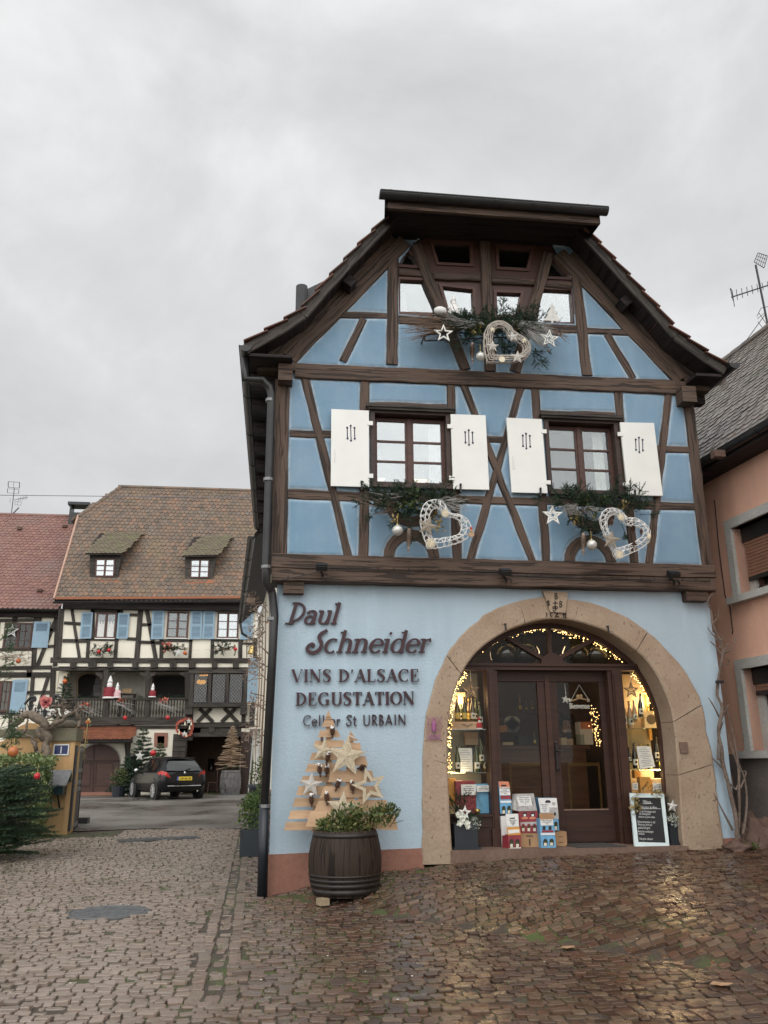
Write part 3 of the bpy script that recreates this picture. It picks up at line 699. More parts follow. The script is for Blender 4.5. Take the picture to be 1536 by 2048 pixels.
# eaves soffit on both sides
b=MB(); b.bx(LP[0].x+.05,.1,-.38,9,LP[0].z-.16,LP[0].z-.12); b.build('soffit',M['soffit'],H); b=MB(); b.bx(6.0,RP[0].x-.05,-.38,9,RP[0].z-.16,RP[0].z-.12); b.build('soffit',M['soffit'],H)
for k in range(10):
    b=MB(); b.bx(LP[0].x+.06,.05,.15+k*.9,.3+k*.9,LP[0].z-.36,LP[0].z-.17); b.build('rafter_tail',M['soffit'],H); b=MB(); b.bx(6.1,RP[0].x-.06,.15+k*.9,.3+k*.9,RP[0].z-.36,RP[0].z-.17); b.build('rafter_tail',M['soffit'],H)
# dormer cheek and pipe behind the left slope
q=F('g1',550,900,3.0); b=MB(); b.tube([(q.x,3,q.z-.9),(q.x,3,q.z+.22)],.11,10); b.build('dormer_pipe',M['metal_dark'],H)
b=MB(); b.slab([F('g1',x,y,3.1) for x,y in ((585,840),(720,775),(720,900),(585,960))],(0,1.2,0)); b.build('dormer',M['metal_dark'],H)
# downpipe with offset bend at the eaves
dp=[F('g1',115,1530,-.2),F('g1',250,1535,-.18),F('a',225,268,-.15),F('a',236,310,-.14),F('a',205,1300,-.1),F('q',625,1080,-.1),F('q',700,1190,-.02),F('q',722,1260,0)]
dp0=F('p',549,1232,-.02); dp1=F('p',536.5,1640,-.02); dp2=F('p',525,1789,-.05)
x_,y_=dp0.x-.0,-.06; bt=Vector((F('p',524.5,1785,-.06).x,-.06,gz(-.1,-.06)))
b=MB(); b.tube([Vector((gl.x+.02,-.2,gl.z-.1)),dp[0],dp[1],dp[2],dp[3],dp[4],dp[5],dp[6],dp[7],Vector((dp0.x,-.06,dp0.z)),F('p',529,1612,-.06)],.055,12)
b.build('downpipe',M['metal_dark'],H,smooth=True)
M['metal_blueblack']=simple('tarred_pipe_base',(.012,.015,.02),.35,.2,6,.05,.2)
b=MB(); b.tube([F('p',529,1610,-.06),bt+Vector((0,0,-.03))],.063,12); b.build('pipe_base',M['metal_blueblack'],H,smooth=True)
for zz,x,y,Y in (('a',230,345,-.13),('a',218,795,-.12),('a',206,1292,-.1),('q',722,1690,-.05),('p',530,1612,-.06)):
    q=F(zz,x,y,Y); b=MB(); b.lathe([(.068,-.02),(.068,.02)],q,12); M.setdefault('zinc',None) or M.update(zinc=simple('zinc_clip',(.2,.2,.2),.4,.2,9,0,.6)); b.build('pipe_clip',M['zinc'],H)
# ---------------------------------------------------------------- ground floor
YW=.12
AO=[(62,1432),(63,1100),(65,870),(75,700),(97,590),(150,430),(220,305),(300,225),(400,153),(520,106),(640,85),(730,83),(820,95),(950,127),(1080,187),(1200,272),(1300,370),(1400,505),(1460,650),(1480,800),(1505,900),(1515,1000),(1535,1150),(1552,1310)]
AI=[(212,1400),(196,1150),(186,900),(186,740),(200,620),(225,530),(272,430),(332,350),(410,292),(470,255),(555,220),(640,197),(700,190),(800,196),(900,226),(1000,262),(1100,332),(1180,402),(1240,500),(1290,620),(1310,730),(1320,850),(1333,1020),(1352,1320)]
AO3=[F('d',x,y,.09) for x,y in AO]; AI3=[F('d',x,y,.09) for x,y in AI]
AI3[0].z=AI3[0].z; 
def resample(P_,n):
    L_=[0]
    for a,b_ in zip(P_,P_[1:]): L_.append(L_[-1]+(b_-a).length)
    o_=[]
    for i in range(n):
        d=L_[-1]*i/(n-1); k=max(j for j in range(len(L_)-1) if L_[j]<=d+1e-9); k=min(k,len(P_)-2); o_.append(P_[k].lerp(P_[k+1],(d-L_[k])/(L_[k+1]-L_[k])))
    for _ in range(2): o_=[o_[0]]+[(o_[i-1]+o_[i]*2+o_[i+1])/4 for i in range(1,n-1)]+[o_[-1]]
    return o_
NA=81; AOs,AIs=resample(AO3,NA),resample(AI3,NA)
for P_ in (AOs,AIs):
    P_[0]=Vector((P_[1].x,.09,.30)); P_[-1]=Vector((P_[-2].x+.01,.09,.38))
apoly=[xz(p) for p in AOs]; ipoly=[xz(p) for p in AIs]
ncl=[xz(F('q',x,y,YW)) for x,y in ((820,1345),(870,1290),(985,1240),(1165,1247),(1222,1180),(1240,1060))]
gpoly=[(-.03,.40),(ncl[0][0],ncl[0][1]),*ncl,(6.0,4.05),(6.06,3.6),(6.1,.4)]
gridwall('ground_floor_wall',M['blue_low'],H,-.08,6.2,.4,4.1,.03,lambda X,Z:pip(X,Z,gpoly)&~pip(X,Z,[(x+ (.06 if x<3.7 else -.06),z-(.06 if z>1 else 0)) for x,z in apoly]),lambda X,Z:YW+.008*np.sin(X*2.3+Z)+.006*np.sin(Z*3.1-X*1.3)+.12*np.clip((X-5.6)/.5,0,1)*np.clip((Z-3.2)/.8,0,1)**2)
b=MB(); q=F('q',1085,1160,.05); b.box((q.x,.12,q.z),(.27,.3,.17)); b.build('corbel',M['beam'],H)
q=F('c',1130,1358,.05); b=MB(); b.box((q.x,.12,q.z),(.32,.3,.17)); b.build('corbel',M['beam'],H)
# plinth
def plinth(x0,x1,ztop0,ztop1,y):
    b=MB(); n=12; vs=[]
    for i in range(n+1):
        x=lerp(x0,x1,i/n); zt=lerp(ztop0,ztop1,i/n); vs+=[(x,y,gz(x,0)-.1),(x,y,zt),(x,y+.2,zt),(x,y+.2,gz(x,0)-.1)]
    b.add(vs,[(4*i+k,4*i+(k+1)%4,4*i+4+(k+1)%4,4*i+4+k) for i in range(n) for k in range(4)]+[(3,2,1,0),(4*n,4*n+1,4*n+2,4*n+3)]); return b
plinth(-.05,AOs[1].x+.02,.45,.49,.095).build('plinth',M['plinth'],H); plinth(AOs[-2].x-.02,6.15,.53,.54,.1).build('plinth',M['plinth'],H)
# stone arch in blocks
cuts=[0,.155,.30,.455,.535,.665,.80,.895,1.0]
for ci,(a,c) in enumerate(zip(cuts,cuts[1:])):
    i0,i1=int(a*(NA-1)),int(c*(NA-1)); b=MB(); oo=AOs[i0:i1+1]; ii=AIs[i0:i1+1]; k=len(oo); g_=.004; y0=.085-rnd.uniform(0,.012)
    oo=list(oo); ii=list(ii)
    if 0<i0: d=(oo[1]-oo[0]).normalized(); oo[0]=oo[0]+d*g_; ii[0]=ii[0]+d*g_
    if i1<NA-1: d=(oo[-1]-oo[-2]).normalized(); oo[-1]=oo[-1]-d*g_; ii[-1]=ii[-1]-d*g_
    ch=.02; vs=[]
    for o_,i_ in zip(oo,ii):
        o_=o_+Vector((rnd.gauss(0,.006),0,rnd.gauss(0,.006))); dI=(i_-o_).normalized()
        vs+=[(o_.x,.2,o_.z),(o_.x,y0+.012,o_.z),(o_.x+dI.x*ch,y0,o_.z+dI.z*ch),(i_.x-dI.x*ch,y0,i_.z-dI.z*ch),(i_.x,y0+.014,i_.z),(i_.x,.52,i_.z)]
    fs=[(6*i+j,6*i+j+1,6*i+7+j,6*i+6+j) for i in range(k-1) for j in range(5)]+[(0,1,2,3,4,5)[::-1],tuple(6*(k-1)+j for j in range(6))]
    b.add(vs,fs); b.build('arch_stone',M['sandstone'],H)
b=MB(); pts=[F('d',x,y,.085) for x,y in ((655,55),(777,63),(766,165),(690,160))]; b.slab(pts[::-1],(0,.12,0)); 
for i,v in enumerate(b.v[:4]): b.v[i]=(v[0],.045,v[2])
KEY=b.build('keystone',M['sandstone'],H)
M['carved']=simple('dark_carved_line',(.022,.016,.012),.8,.2,9,0)
def strokes(b,z,Y,lst,r=.008):
    for pl in lst:
        for A,B in zip(pl,pl[1:]): b.beam(F(z,*A,Y),F(z,*B,Y),r*2,.006)
def circ(cx,cy,r,a0=0,a1=360,n=10,ry=None): return [(cx+r*math.cos(R(a0+(a1-a0)*i/n)),cy-(ry or r)*math.sin(R(a0+(a1-a0)*i/n))) for i in range(n+1)]
def Bst(x,y,w_,h): return [[(x,y),(x,y+h)],[(x,y)]+[(x+w_*.3+w_*.6*math.cos(R(t)),y+h*.25-h*.25*math.sin(R(t))) for t in (90,45,0,-45,-90)]+[(x,y+h*.5)],[(x,y+h*.5)]+[(x+w_*.35+w_*.65*math.cos(R(t)),y+h*.75-h*.25*math.sin(R(t))) for t in (90,45,0,-45,-90)]+[(x,y+h)]]
b=MB(); strokes(b,'k',.04,Bst(712,75,13,34)+Bst(739,120,12,34)+[[(712,118),(712,148)],[(698,131),(727,131)]]+[circ(705,157,6),circ(720,156,6),[(712,148),(716,168),(708,178),(698,172)]]+[[(681,122),(668,120),(666,128),(680,134),(680,142),(667,142)],[(673,114),(673,150)]],.0065)
b.build('carving',M['carved'],KEY)
b=MB(); strokes(b,'k',.069,[[(660,186),(665,188),(665,208)],[(686,187),(686,204),(694,206)],[(711,188),(722,185),(728,190),(712,207),(735,207)],circ(766,191,6),circ(766,204,7.5)],.0065); b.build('carved_date',M['carved'],H)
b=MB(); q=F('d',1358,830,.06); b.bx(q.x-.055,q.x+.055,.058,.09,q.z-.07,q.z+.07); b.build('stone_patch',M['step'],H)
b=MB()
for x,y in ((472,232),(980,243)): q=F('d',x,y,.05); b.tube([(q.x,.09,q.z+.04),(q.x,.03,q.z+.04),(q.x,.03,q.z-.05)],.012,6)
b.build('iron_hook',M['black'],H)
# threshold step
b=MB(); x0,x1=AIs[0].x-.02,AIs[-1].x+.05; b.bx(x0,x1,.06,.62,.25,.455); b.build('stone_step',M['step'],H)
# ================================================================ shop front inside the arch
YS=.5
fx=lambda x,y,Y=YS:F('d',x,y,Y)
zT0,zT1=fx(700,447).z,fx(700,416).z; FL=.456
xa,xb=AIs[4].x,AIs[-5].x
pl0,pl1=fx(390,800).x,fx(428,800).x; pr0,pr1=fx(1022,800).x,fx(1072,800).x
SF=MB(); SF.bx(xa-.2,xb+.25,YS-.03,YS+.12,zT0,zT1); SF.bx(xa-.2,xb+.25,YS-.06,YS-.03,zT1-.035,zT1); S_=SF.build('shop_front',M['door_wood'],H)
def part(nm,mt,pa,*boxes,bev=False):
    b=MB()
    for q in boxes: b.bx(*q)
    return b.build(nm,M[mt] if isinstance(mt,str) else mt,pa)
for a,c in((pl0,pl1),(pr0,pr1)):
    part('post','door_wood',S_,(a,c,YS-.04,YS+.2,FL,zT0),(a+.02,c-.02,YS-.06,YS-.04,FL+.15,zT0-.05)); part('post_foot','door_wood',S_,(a-.02,c+.02,YS-.08,YS-.042,FL,FL+.22))
# curved frame following the arch
ins=[p for p in AIs if p.z>FL]; cx0=(xa+xb)/2
outl=[Vector((p.x,YS-.02,p.z)) for p in AIs[3:-3]]; inl=[Vector((p.x+(cx0-p.x)*.018,YS-.02,p.z-(.075 if p.z>2.6 else .075*max(0,(p.z-1.9)/.7)))) for p in outl]
b=MB(); k=len(outl); vs=outl+inl+[p+Vector((0,.08,0)) for p in inl]
b.add(vs,[(i,i+1,k+i+1,k+i) for i in range(k-1)]+[(k+i,k+i+1,2*k+i+1,2*k+i) for i in range(k-1)]); b.build('arched_frame',M['door_wood'],S_)
# base panels under the side windows
zs=fx(300,1160).z; zsr=fx(1200,1290).z
part('base_panel','door_wood',S_,(xa-.1,pl0,YS-.02,YS+.1,FL,zs),(xa-.1,pl0,YS-.06,YS+.04,zs-.03,zs),(xa-.05,pl0-.03,YS-.035,YS-.02,FL+.24,FL+.26),(xa-.05,pl0-.03,YS-.035,YS-.02,FL,FL+.03))
part('base_panel','door_wood',S_,(pr1,xb+.1,YS-.02,YS+.1,FL,zsr),(pr1,xb+.1,YS-.05,YS+.04,zsr-.03,zsr))
# glazing that follows the arch
def archglass(x0,x1,z0,z1,nm,Y,inset=.0):
    n=28; top=[]
    A=[(p.x,p.z) for p in inl]; 
    def zt(x):
        best=FL+.2
        for (ax,az),(bx_,bz) in zip(A,A[1:]):
            if min(ax,bx_)<=x<=max(ax,bx_) and abs(bx_-ax)>1e-6: best=max(best,az+(bz-az)*(x-ax)/(bx_-ax))
        return best
    b=MB(); vs=[]; 
    for i in range(n+1):
        x=lerp(x0,x1,i/n); vs+=[(x,Y,z0),(x,Y,max(z0+.001,min(z1,zt(x))))]
    b.add(vs,[(2*i,2*i+2,2*i+3,2*i+1) for i in range(n)]); return b.build(nm,M['glass_clear'],S_)
archglass(xa+.01,pl0,zs,zT0,'pane',YS+.03); archglass(pr1,xb-.01,zsr,zT0,'pane',YS+.03); archglass(xa+.06,xb-.06,zT1,9,'pane',YS+.03)
# fanlight glazing bars and half-round boss
bc=F('d',706,412,YS); b=MB(); n=12
b.add([(bc.x+.17*math.cos(PI*i/n),YS-.02,zT1+.15*math.sin(PI*i/n)) for i in range(n+1)]+[(bc.x+.17*math.cos(PI*i/n),YS+.08,zT1+.15*math.sin(PI*i/n)) for i in range(n+1)],[tuple(range(n+1))]+[(i+1,i,n+1+i,n+2+i) for i in range(n)]); b.build('fanlight_boss',M['door_wood'],S_)
for x0,y0,x1,y1 in ((662,390,480,283),(695,370,690,222),(740,388,925,285)):
    b=MB(); b.beam(F('d',x0,y0,YS-.01),F('d',x1,y1,YS-.01),.06,.05); b.build('fanlight_bar',M['door_wood'],S_)
# door recess and two glazed leaves
YD=.66
part('door_head','door_wood',S_,(pl1-.02,pr0+.02,YD-.02,YD+.1,fx(700,503,YD).z,zT0)); part('door_jamb','door_wood',S_,(pl1,pl1+.05,YS,YD+.1,FL,zT0)); part('door_jamb','door_wood',S_,(pr0-.05,pr0,YS,YD+.1,FL,zT0))
zg1=fx(700,505,YD).z; zg0=fx(880,1136,YD).z; D0=pl1+.05; D1=pr0-.05
lg=(fx(447,800,YD).x,fx(645,800,YD).x); rg=(fx(742,800,YD).x,fx(957,800,YD).x); mid=(lg[1]+rg[0])/2
for nm,a,c,g0,g1,lab in(('door_leaf',D0,mid-.004,lg[0],lg[1],None),('door_leaf',mid+.004,D1,rg[0],rg[1],None)):
    b=MB(); zt=zg1+.09; b.bx(a,g0,YD,YD+.06,FL+.01,zt); b.bx(g1,c,YD,YD+.06,FL+.01,zt); b.bx(g0,g1,YD,YD+.06,zg1,zt); b.bx(g0,g1,YD,YD+.06,FL+.01,zg0)
    b.bx(a+.03,c-.03,YD-.012,YD,FL+.02,FL+.17); b.bx(g0+.02,g1-.02,YD-.008,YD,zg0-.28,zg0-.06)
    d_=b.build(nm,M['door_wood'],S_)
    part('glass','glass_clear',d_,(g0,g1,YD+.025,YD+.031,zg0,zg1)); part('glass_bead',simple('pale_glazing_bead',(.2,.13,.09),.5,.2,8,0),d_,(g0,g1,YD-.006,YD+.02,zg0-.012,zg0+.004))
part('astragal','door_wood',S_,(mid-.035,mid+.035,YD-.03,YD-.001,FL+.01,zg1+.09))
q=fx(728,870,YD-.03); b=MB(); b.bx(q.x-.016,q.x+.016,YD-.045,YD-.03,q.z-.17,q.z+.17); b.tube([(q.x,YD-.05,q.z+.06),(q.x,YD-.09,q.z+.06),(q.x+.10,YD-.09,q.z+.07)],.008,6)
for k in(-.2,.2): b.ball((q.x,YD-.04,q.z+k*.85),.024,8,(1,.4,1))
b.build('door_handle',M['black'],S_)
# ------------------------------------------------------------ room behind
M['shopwall']=simple('brown_shop_wall',(.10,.07,.045),.8,.25,3,.1); M['floor_tile']=simple('dark_shop_floor',(.10,.07,.05),.4,.3,4,.1)
rx0,rx1=.25,5.9
b=MB(); b.bx(rx0,rx1,5,5.1,FL,3.9); b.build('shop_back_wall',M['shopwall'],H); b=MB(); b.bx(rx0,rx0+.1,.62,5,FL,3.9); b.build('shop_side_wall',M['shopwall'],H); b=MB(); b.bx(rx1-.1,rx1,.62,5,FL,3.9); b.build('shop_side_wall',M['shopwall'],H)
b=MB(); b.bx(rx0,rx1,.62,5,3.85,3.95); b.build('shop_ceiling',M['shopwall'],H); b=MB(); b.bx(rx0,rx1,.6,5,.40,FL-.002); b.build('shop_floor',M['floor_tile'],H)
# counter
M['counter']=woodmat('inlaid_counter_wood',(.10,.045,.022),.4,crack=False,grain=14); M['inlay']=woodmat('golden_inlay_wood',(.22,.12,.04),.4,crack=False)
zc=F('i2',300,930,2.2).z; CT=thing('shop_counter','dark polished wooden counter with inlaid panels behind the glass doors','counter',(3.6,2.3,FL))
part('counter_top','counter',CT,(2.3,4.9,2.15,2.8,zc-.05,zc)); part('counter_body','counter',CT,(2.35,4.85,2.2,2.75,FL,zc-.05))
for x,y,a,c in((580,1060,480,905),(870,1060,785,905)):
    A=F('d',x-90,905,2.19);B=F('d',x+90,1180,2.19)
    b=MB(); o=[(A.x,2.19,B.z),(B.x,2.19,B.z),(B.x,2.19,A.z),(A.x,2.19,A.z)]; cc=Vector(((A.x+B.x)/2,2.19,(A.z+B.z)/2)); i_=[tuple(Vector(p).lerp(cc,.13)) for p in o]; b.ringslab(o,i_,(0,.01,0)); b.build('inlaid_panel',M['inlay'],CT)
# ------------------------------------------------------------ lights of the shop: fairy garlands and led strip
def garland(pts,nb,name,lab,spread,br=.0047,wire=True,grp='fairy light garlands of the shop window'):
    t_=thing(name,lab,'fairy lights',pts[0],grp); P_=resample(pts,60)
    b=MB(); b.tube([p+Vector((0,.02,0)) for p in P_],.004,5); b.build('cable',M['black'],t_)
    b=MB()
    for i in range(int(nb*.95)):
        p=P_[rnd.randrange(len(P_))]; q=p+Vector((rnd.gauss(0,spread),rnd.uniform(-.01,.05),rnd.gauss(0,spread))); r_=br*rnd.uniform(.7,1.25)
        b.ball(q,r_,6)
    o=b.build('bulb',M['bulb'],t_); o['kind']='stuff'; return t_
gy=YS+.08
gpt=lambda z,l,Y=gy:[F(z,x,y,Y) for x,y in l]
garland(gpt('d',[(312,385),(350,345),(400,310),(455,285)]),60,'fairy_lights','warm fairy lights along the left haunch of the fanlight',.018)
garland(gpt('d',[(490,275),(560,250),(620,240),(680,240)]),85,'fairy_lights','warm fairy lights in the fanlight left of its middle bar',.024)
garland(gpt('d',[(715,240),(780,265),(840,280),(890,290)]),85,'fairy_lights','warm fairy lights in the fanlight right of its middle bar',.026)
garland(gpt('d',[(915,300),(980,345),(1040,385),(1085,405)]),110,'fairy_lights','warm fairy lights along the right haunch of the fanlight',.028)
garland(gpt('d',[(272,465),(235,530),(212,600),(200,680),(195,760),(196,850),(200,960)]),210,'fairy_lights','warm fairy lights down the left edge of the left display window',.018)
garland(gpt('d',[(1110,460),(1160,530),(1200,600),(1235,690),(1258,770),(1270,850),(1285,930)]),290,'fairy_lights','dense warm fairy lights down the right display window',.026)
garland(gpt('i2',[(420,560),(440,640),(450,720),(455,800),(470,860),(490,910)],2.0),75,'fairy_lights','small warm fairy lights hanging behind the right door pane',.035)
b=MB(); b.tube([F('i2',x,y,YS+.12) for x,y in((1115,640),(1150,800),(1178,1000),(1205,1240),(1232,1480))],.014,6); tag(b.build('led_strip',M['bulb_hot'],at=F('i2',1178,1000,YS+.12)),'glowing warm light strip down the right edge of the right display','light strip')
def lamp(loc,en,col=(1,.7,.38),r=.12):
    d=bpy.data.lights.new('warm_lamp','POINT'); d.energy=en; d.color=col; d.shadow_soft_size=r; o=bpy.data.objects.new('warm_lamp',d); COL.objects.link(o); o.location=loc
lamp(F('d',240,600,.85),11); lamp(F('d',240,960,.75),8); lamp(F('d',1180,600,.85),18); lamp(F('d',1230,960,.8),18); lamp((3.6,3.2,3.3),13,(1,.72,.45),.3); lamp(F('d',700,330,1.2),3)
# ------------------------------------------------------------ bottles
M['gl_green']=NT('green_bottle_glass'); t=M['gl_green']; M['gl_green']=t.set(col=(.05,.06,.012),rough=.08,spec=.6,coat=.3)
t=NT('amber_bottle_glass'); M['gl_amber']=t.set(col=(.10,.055,.012),rough=.08,spec=.6,coat=.3)
t=NT('black_bottle_glass'); M['gl_black']=t.set(col=(.012,.012,.010),rough=.07,spec=.6,coat=.3)
t=NT('rose_bottle_glass'); M['gl_rose']=t.set(col=(.42,.25,.12),rough=.08,spec=.6,coat=.3)
M['lab_white']=simple('cream_label_paper',(.66,.62,.5),.7,.08,20,0); M['lab_yellow']=simple('yellow_label_paper',(.62,.48,.10),.7,.1,20,0); M['paper']=simple('white_card',(.74,.73,.70),.7,.05,20,0); M['foil']=simple('gold_foil',(.5,.36,.12),.35,.2,20,0,.7)
BOT={}
def bottle(kind,lb,h,loc,label,tilt=0,grp='wine bottles in the shop window'):
    key=(kind,lb)
    if key not in BOT:
        t_=thing('wine_bottle',label,'bottle',(0,0,0),grp); H_=.345
        pr=[(.001,0),(.036,0),(.039,.006),(.039,.15),(.036,.185),(.027,.225),(.0175,.262),(.014,.29),(.0135,.328),(.0155,.330),(.0155,.343),(.001,.345)]
        b=MB(); b.lathe(pr,(0,0,0),16); b.build('bottle_glass',M[kind],t_,smooth=True)
        b=MB(); n=9; vs=[]
        for i in range(n): a=R(-150+120*i/(n-1)); vs+=[(.0398*math.cos(a),.0398*math.sin(a),.045),(.0398*math.cos(a),.0398*math.sin(a),.125)]
        b.add(vs,[(2*i,2*i+2,2*i+3,2*i+1) for i in range(n-1)]); b.build('paper_label',M[lb],t_)
        b=MB(); b.bx(-.014,.014,-.0412,-.0405,.07,.10); b.build('label_print',M['gl_black'] if lb!='lab_yellow' else M['foil'],t_)
        b=MB(); b.lathe([(.0160,.29),(.0160,.3455),(.001,.346)],(0,0,0),12); b.build('capsule',M['foil'] if lb=='lab_yellow' else M[kind],t_,smooth=True)
        BOT[key]=t_; t_.location=loc; t_.scale=(h/.345,)*3; o=t_
    else: o=dup(BOT[key],loc,label); o.scale=(h/.345,)*3
    o['label']=label; o['group']=grp; o.rotation_euler=(0,R(tilt),0); return o
def bot(z,x,y0,y1,kind,lb,label,Y,tilt=0):
    p=F(z,x,y1,Y); q=F(z,x,y0,Y); bottle(kind,lb,q.z-p.z,p,label,tilt)
YA=.74
zA=F('i1',250,775,YA).z; zB=F('i1',250,1190,YA).z; zAr=F('i2',850,765,YA).z; zBr=F('i2',950,1165,YA).z; zUr=F('i2',850,660,YA).z
def shelf(x0,x1,z,lab,y0=.56,y1=1.0): b=MB(); b.bx(x0,x1,y0,y1,z-.012,z); tag(b.build('glass_shelf',M['glass_shelf'],at=(x0,y0,z)),lab,'shelf','glass shelves of the display windows')
xl1=pl0-.02; xl0=xa+.05
shelf(xl0,xl1,zA,'upper glass shelf of the left display window'); shelf(xl0,xl1,zB,'lower glass shelf of the left display window')
shelf(pr1+.02,F('i2',1130,765,.56).x,zAr,'upper glass shelf of the right display window'); shelf(pr1+.02,F('i2',1180,1165,.56).x,zBr,'lower glass shelf of the right display window'); shelf(pr1+.02,F('i2',935,660,.56).x,zUr,'short top glass shelf beside the right display star',.56,.8)
b=MB(); b.bx(xl0,xl1,.56,1.0,zs-.03,zs); tag(b.build('display_board',M['sash'],at=(xl0,.56,zs)),'wooden display board along the bottom of the left window','shelf','display boards of the shop windows')
zRb=F('i2',900,1420,.6).z; b=MB(); b.bx(pr1+.02,F('i2',1230,1420,.56).x,.56,1.0,zRb-.03,zRb); tag(b.build('display_board',M['sash'],at=(pr1,.56,zRb)),'wooden display board along the bottom of the right window','shelf','display boards of the shop windows')
# back panels of the two displays
M['panel_blue']=simple('grey_display_panel',(.16,.16,.145),.7,.2,3,.05)
b=MB(); b.bx(xa-.05,pl0,1.02,1.04,zs,zT0); b.build('display_back',M['panel_blue'],S_)
M['panel_warm']=simple('warm_display_panel',(.30,.22,.12),.7,.2,3,.05)
b=MB(); b.bx(pr1,xb+.1,1.02,1.04,zsr,zT0); b.build('display_back',M['panel_warm'],S_)
# wooden wine box carrying the upper left bottles
A=F('i1',108,775,.66);B=F('i1',362,700,.66); zbx=B.z
b=MB(); b.bx(A.x,B.x,.62,.86,zA,zbx); WB=b.build('wine_box',M['pallet'],at=(A.x,.62,zA)); tag(WB,'pale flat wooden wine box lying on the upper left shelf','box')
bb=MB(); q=F('i1',268,735,.615); 
for s in(-1,1): bb.tube([(q.x,.612,q.z-.02),(q.x+s*.03,.612,q.z+.005),(q.x+s*.07,.612,q.z+.012)],.004,5)
o=bb.build('printed_mark',M['beam_dark'],None,at=(A.x,.62,zA)); o.parent=WB; o.location=(0,0,0)
def onz(z,x,Y,zz,h,kind,lb,label,tilt=0):
    p=F(z,x,700,Y); p.z=zz; bottle(kind,lb,h,p,label,tilt)
for x,k,l_,t_ in((172,'gl_amber','lab_yellow','leftmost of the yellow labelled bottles on the flat wooden wine box'),(242,'gl_green','lab_yellow','dark green bottle with yellow label, second along the flat wooden wine box'),(322,'gl_amber','lab_white','bottle with cream label under the star in the left display window'),(393,'gl_green','lab_white','green bottle with cream label behind the small red coated figurine')): onz('i1',x,.74,zbx if x<390 else zA+.05,.345 if x<390 else .33,k,l_,t_)
for x,Y,k,l_,t_ in((160,.70,'gl_green','lab_white','green bottle left of the menu card on the lower left shelf'),(345,.70,'gl_green','lab_white','green bottle right of the menu card with a round neck seal'),(390,.84,'gl_green','lab_white','taller looking bottle set back behind the menu card bottles'),(455,.72,'gl_green','lab_white','bottle at the right end of the lower left glass shelf')):
    p=F('i1',x,1188 if Y<.8 else 1100,Y); onz('i1',x,Y,zB if Y<.8 else zB+.1,.35,k,l_,t_)
for x,y0,y1,k,l_,t_,tl in((722,440,765,'gl_rose','lab_white','pale bottle half hidden at the left edge of the right display',0),(790,500,762,'gl_rose','lab_white','clear rose bottle on the upper shelf of the right display',0),(832,492,700,'gl_rose','lab_white','second clear rose bottle standing behind on the upper right shelf',0),(885,425,655,'gl_black','lab_white','dark sparkling bottle on the short top shelf of the right display',4),(780,945,1100,'gl_black','lab_white','dark bottle at the left edge of the lower right shelf',0),(836,905,1155,'gl_black','lab_white','dark bottle left of the tilted price list',0),(1042,845,1085,'gl_black','lab_white','black bottle leaning behind the right edge of the price list',4),(1105,910,1158,'gl_amber','lab_white','amber bottle at the right end of the lower right shelf',0)):
    bot('i2',x,y0,y1,k,l_,t_,.74 if y1>1000 or y1>700 else .72,tl)
for z,x,y0,y1,t_ in(('i1',785,440,600,'bottle on the dark back wall seen high through the left door'),('i1',845,500,592,'second bottle on the back wall seen through the left door'),('i1',902,495,587,'third bottle on the back wall seen through the left door'),('i1',952,500,582,'fourth bottle on the back wall beside the door stile'),('i1',925,800,925,'amber bottle standing on the counter behind the left door'),('i1',970,750,860,'bottle on the counter right against the left door stile')):
    Y=4.2 if y1<700 else 2.4; bot('i1' if z=='i1' else z,x,y0,y1,'gl_amber','lab_yellow',t_,Y)
b=MB(); p=F('i1',870,606,4.2); b.bx(p.x-1.2,p.x+.6,4.1,4.4,p.z-.04,p.z); tag(b.build('bottle_shelf',M['sash'],at=p),'dark wall shelf with bottles at the back of the shop','shelf')
# figurine on the wooden box
M['red']=simple('red_felt',(.42,.025,.03),.8,.2,12,.1); M['fluff']=simple('white_fluff',(.75,.73,.70),.95,.08,40,.4); M['skin']=simple('skin',(.55,.34,.25),.6,.1,8,0)
def figurine(p,h,label,coat='red',grp=None):
    t_=thing('figurine',label,'figurine',p,grp); p=Vector(p)
    b=MB(); b.lathe([(.001,0),(.30*h*.9,0),(.27*h,.1*h),(.2*h,.35*h),(.13*h,.52*h),(.05*h,.56*h)],p,14); b.build('coat',M[coat],t_,smooth=True)
    b=MB(); b.lathe([(.30*h*.9,.0),(.31*h*.9,.05*h),(.27*h,.07*h)],p,14,cap=False); b.build('coat_hem',M['fluff'],t_,smooth=True)
    b=MB(); b.ball(p+Vector((0,0,.63*h)),.12*h,10); b.build('head',M['skin'],t_,smooth=True)
    b=MB(); b.ball(p+Vector((0,-.07*h,.57*h)),.12*h,10,(1,.7,1.2)); b.build('beard',M['fluff'],t_,smooth=True)
    b=MB(); b.lathe([(.13*h,.69*h),(.10*h,.78*h),(.05*h,.92*h),(.008*h,1.0*h)],p,12); b.build('hat',M['fluff' if coat!='red' else 'red'],t_,smooth=True)
    for s in(-1,1):
        b=MB(); b.tube([p+Vector((s*.13*h,0,.47*h)),p+Vector((s*.22*h,-.06*h,.33*h)),p+Vector((s*.14*h,-.16*h,.28*h))],[.06*h,.055*h,.04*h],7); b.build('arm',M[coat],t_,smooth=True)
    return t_
figurine(F('i1',385,770,.62),.145*1.15,'small red coated bearded figurine on the upper left display shelf')
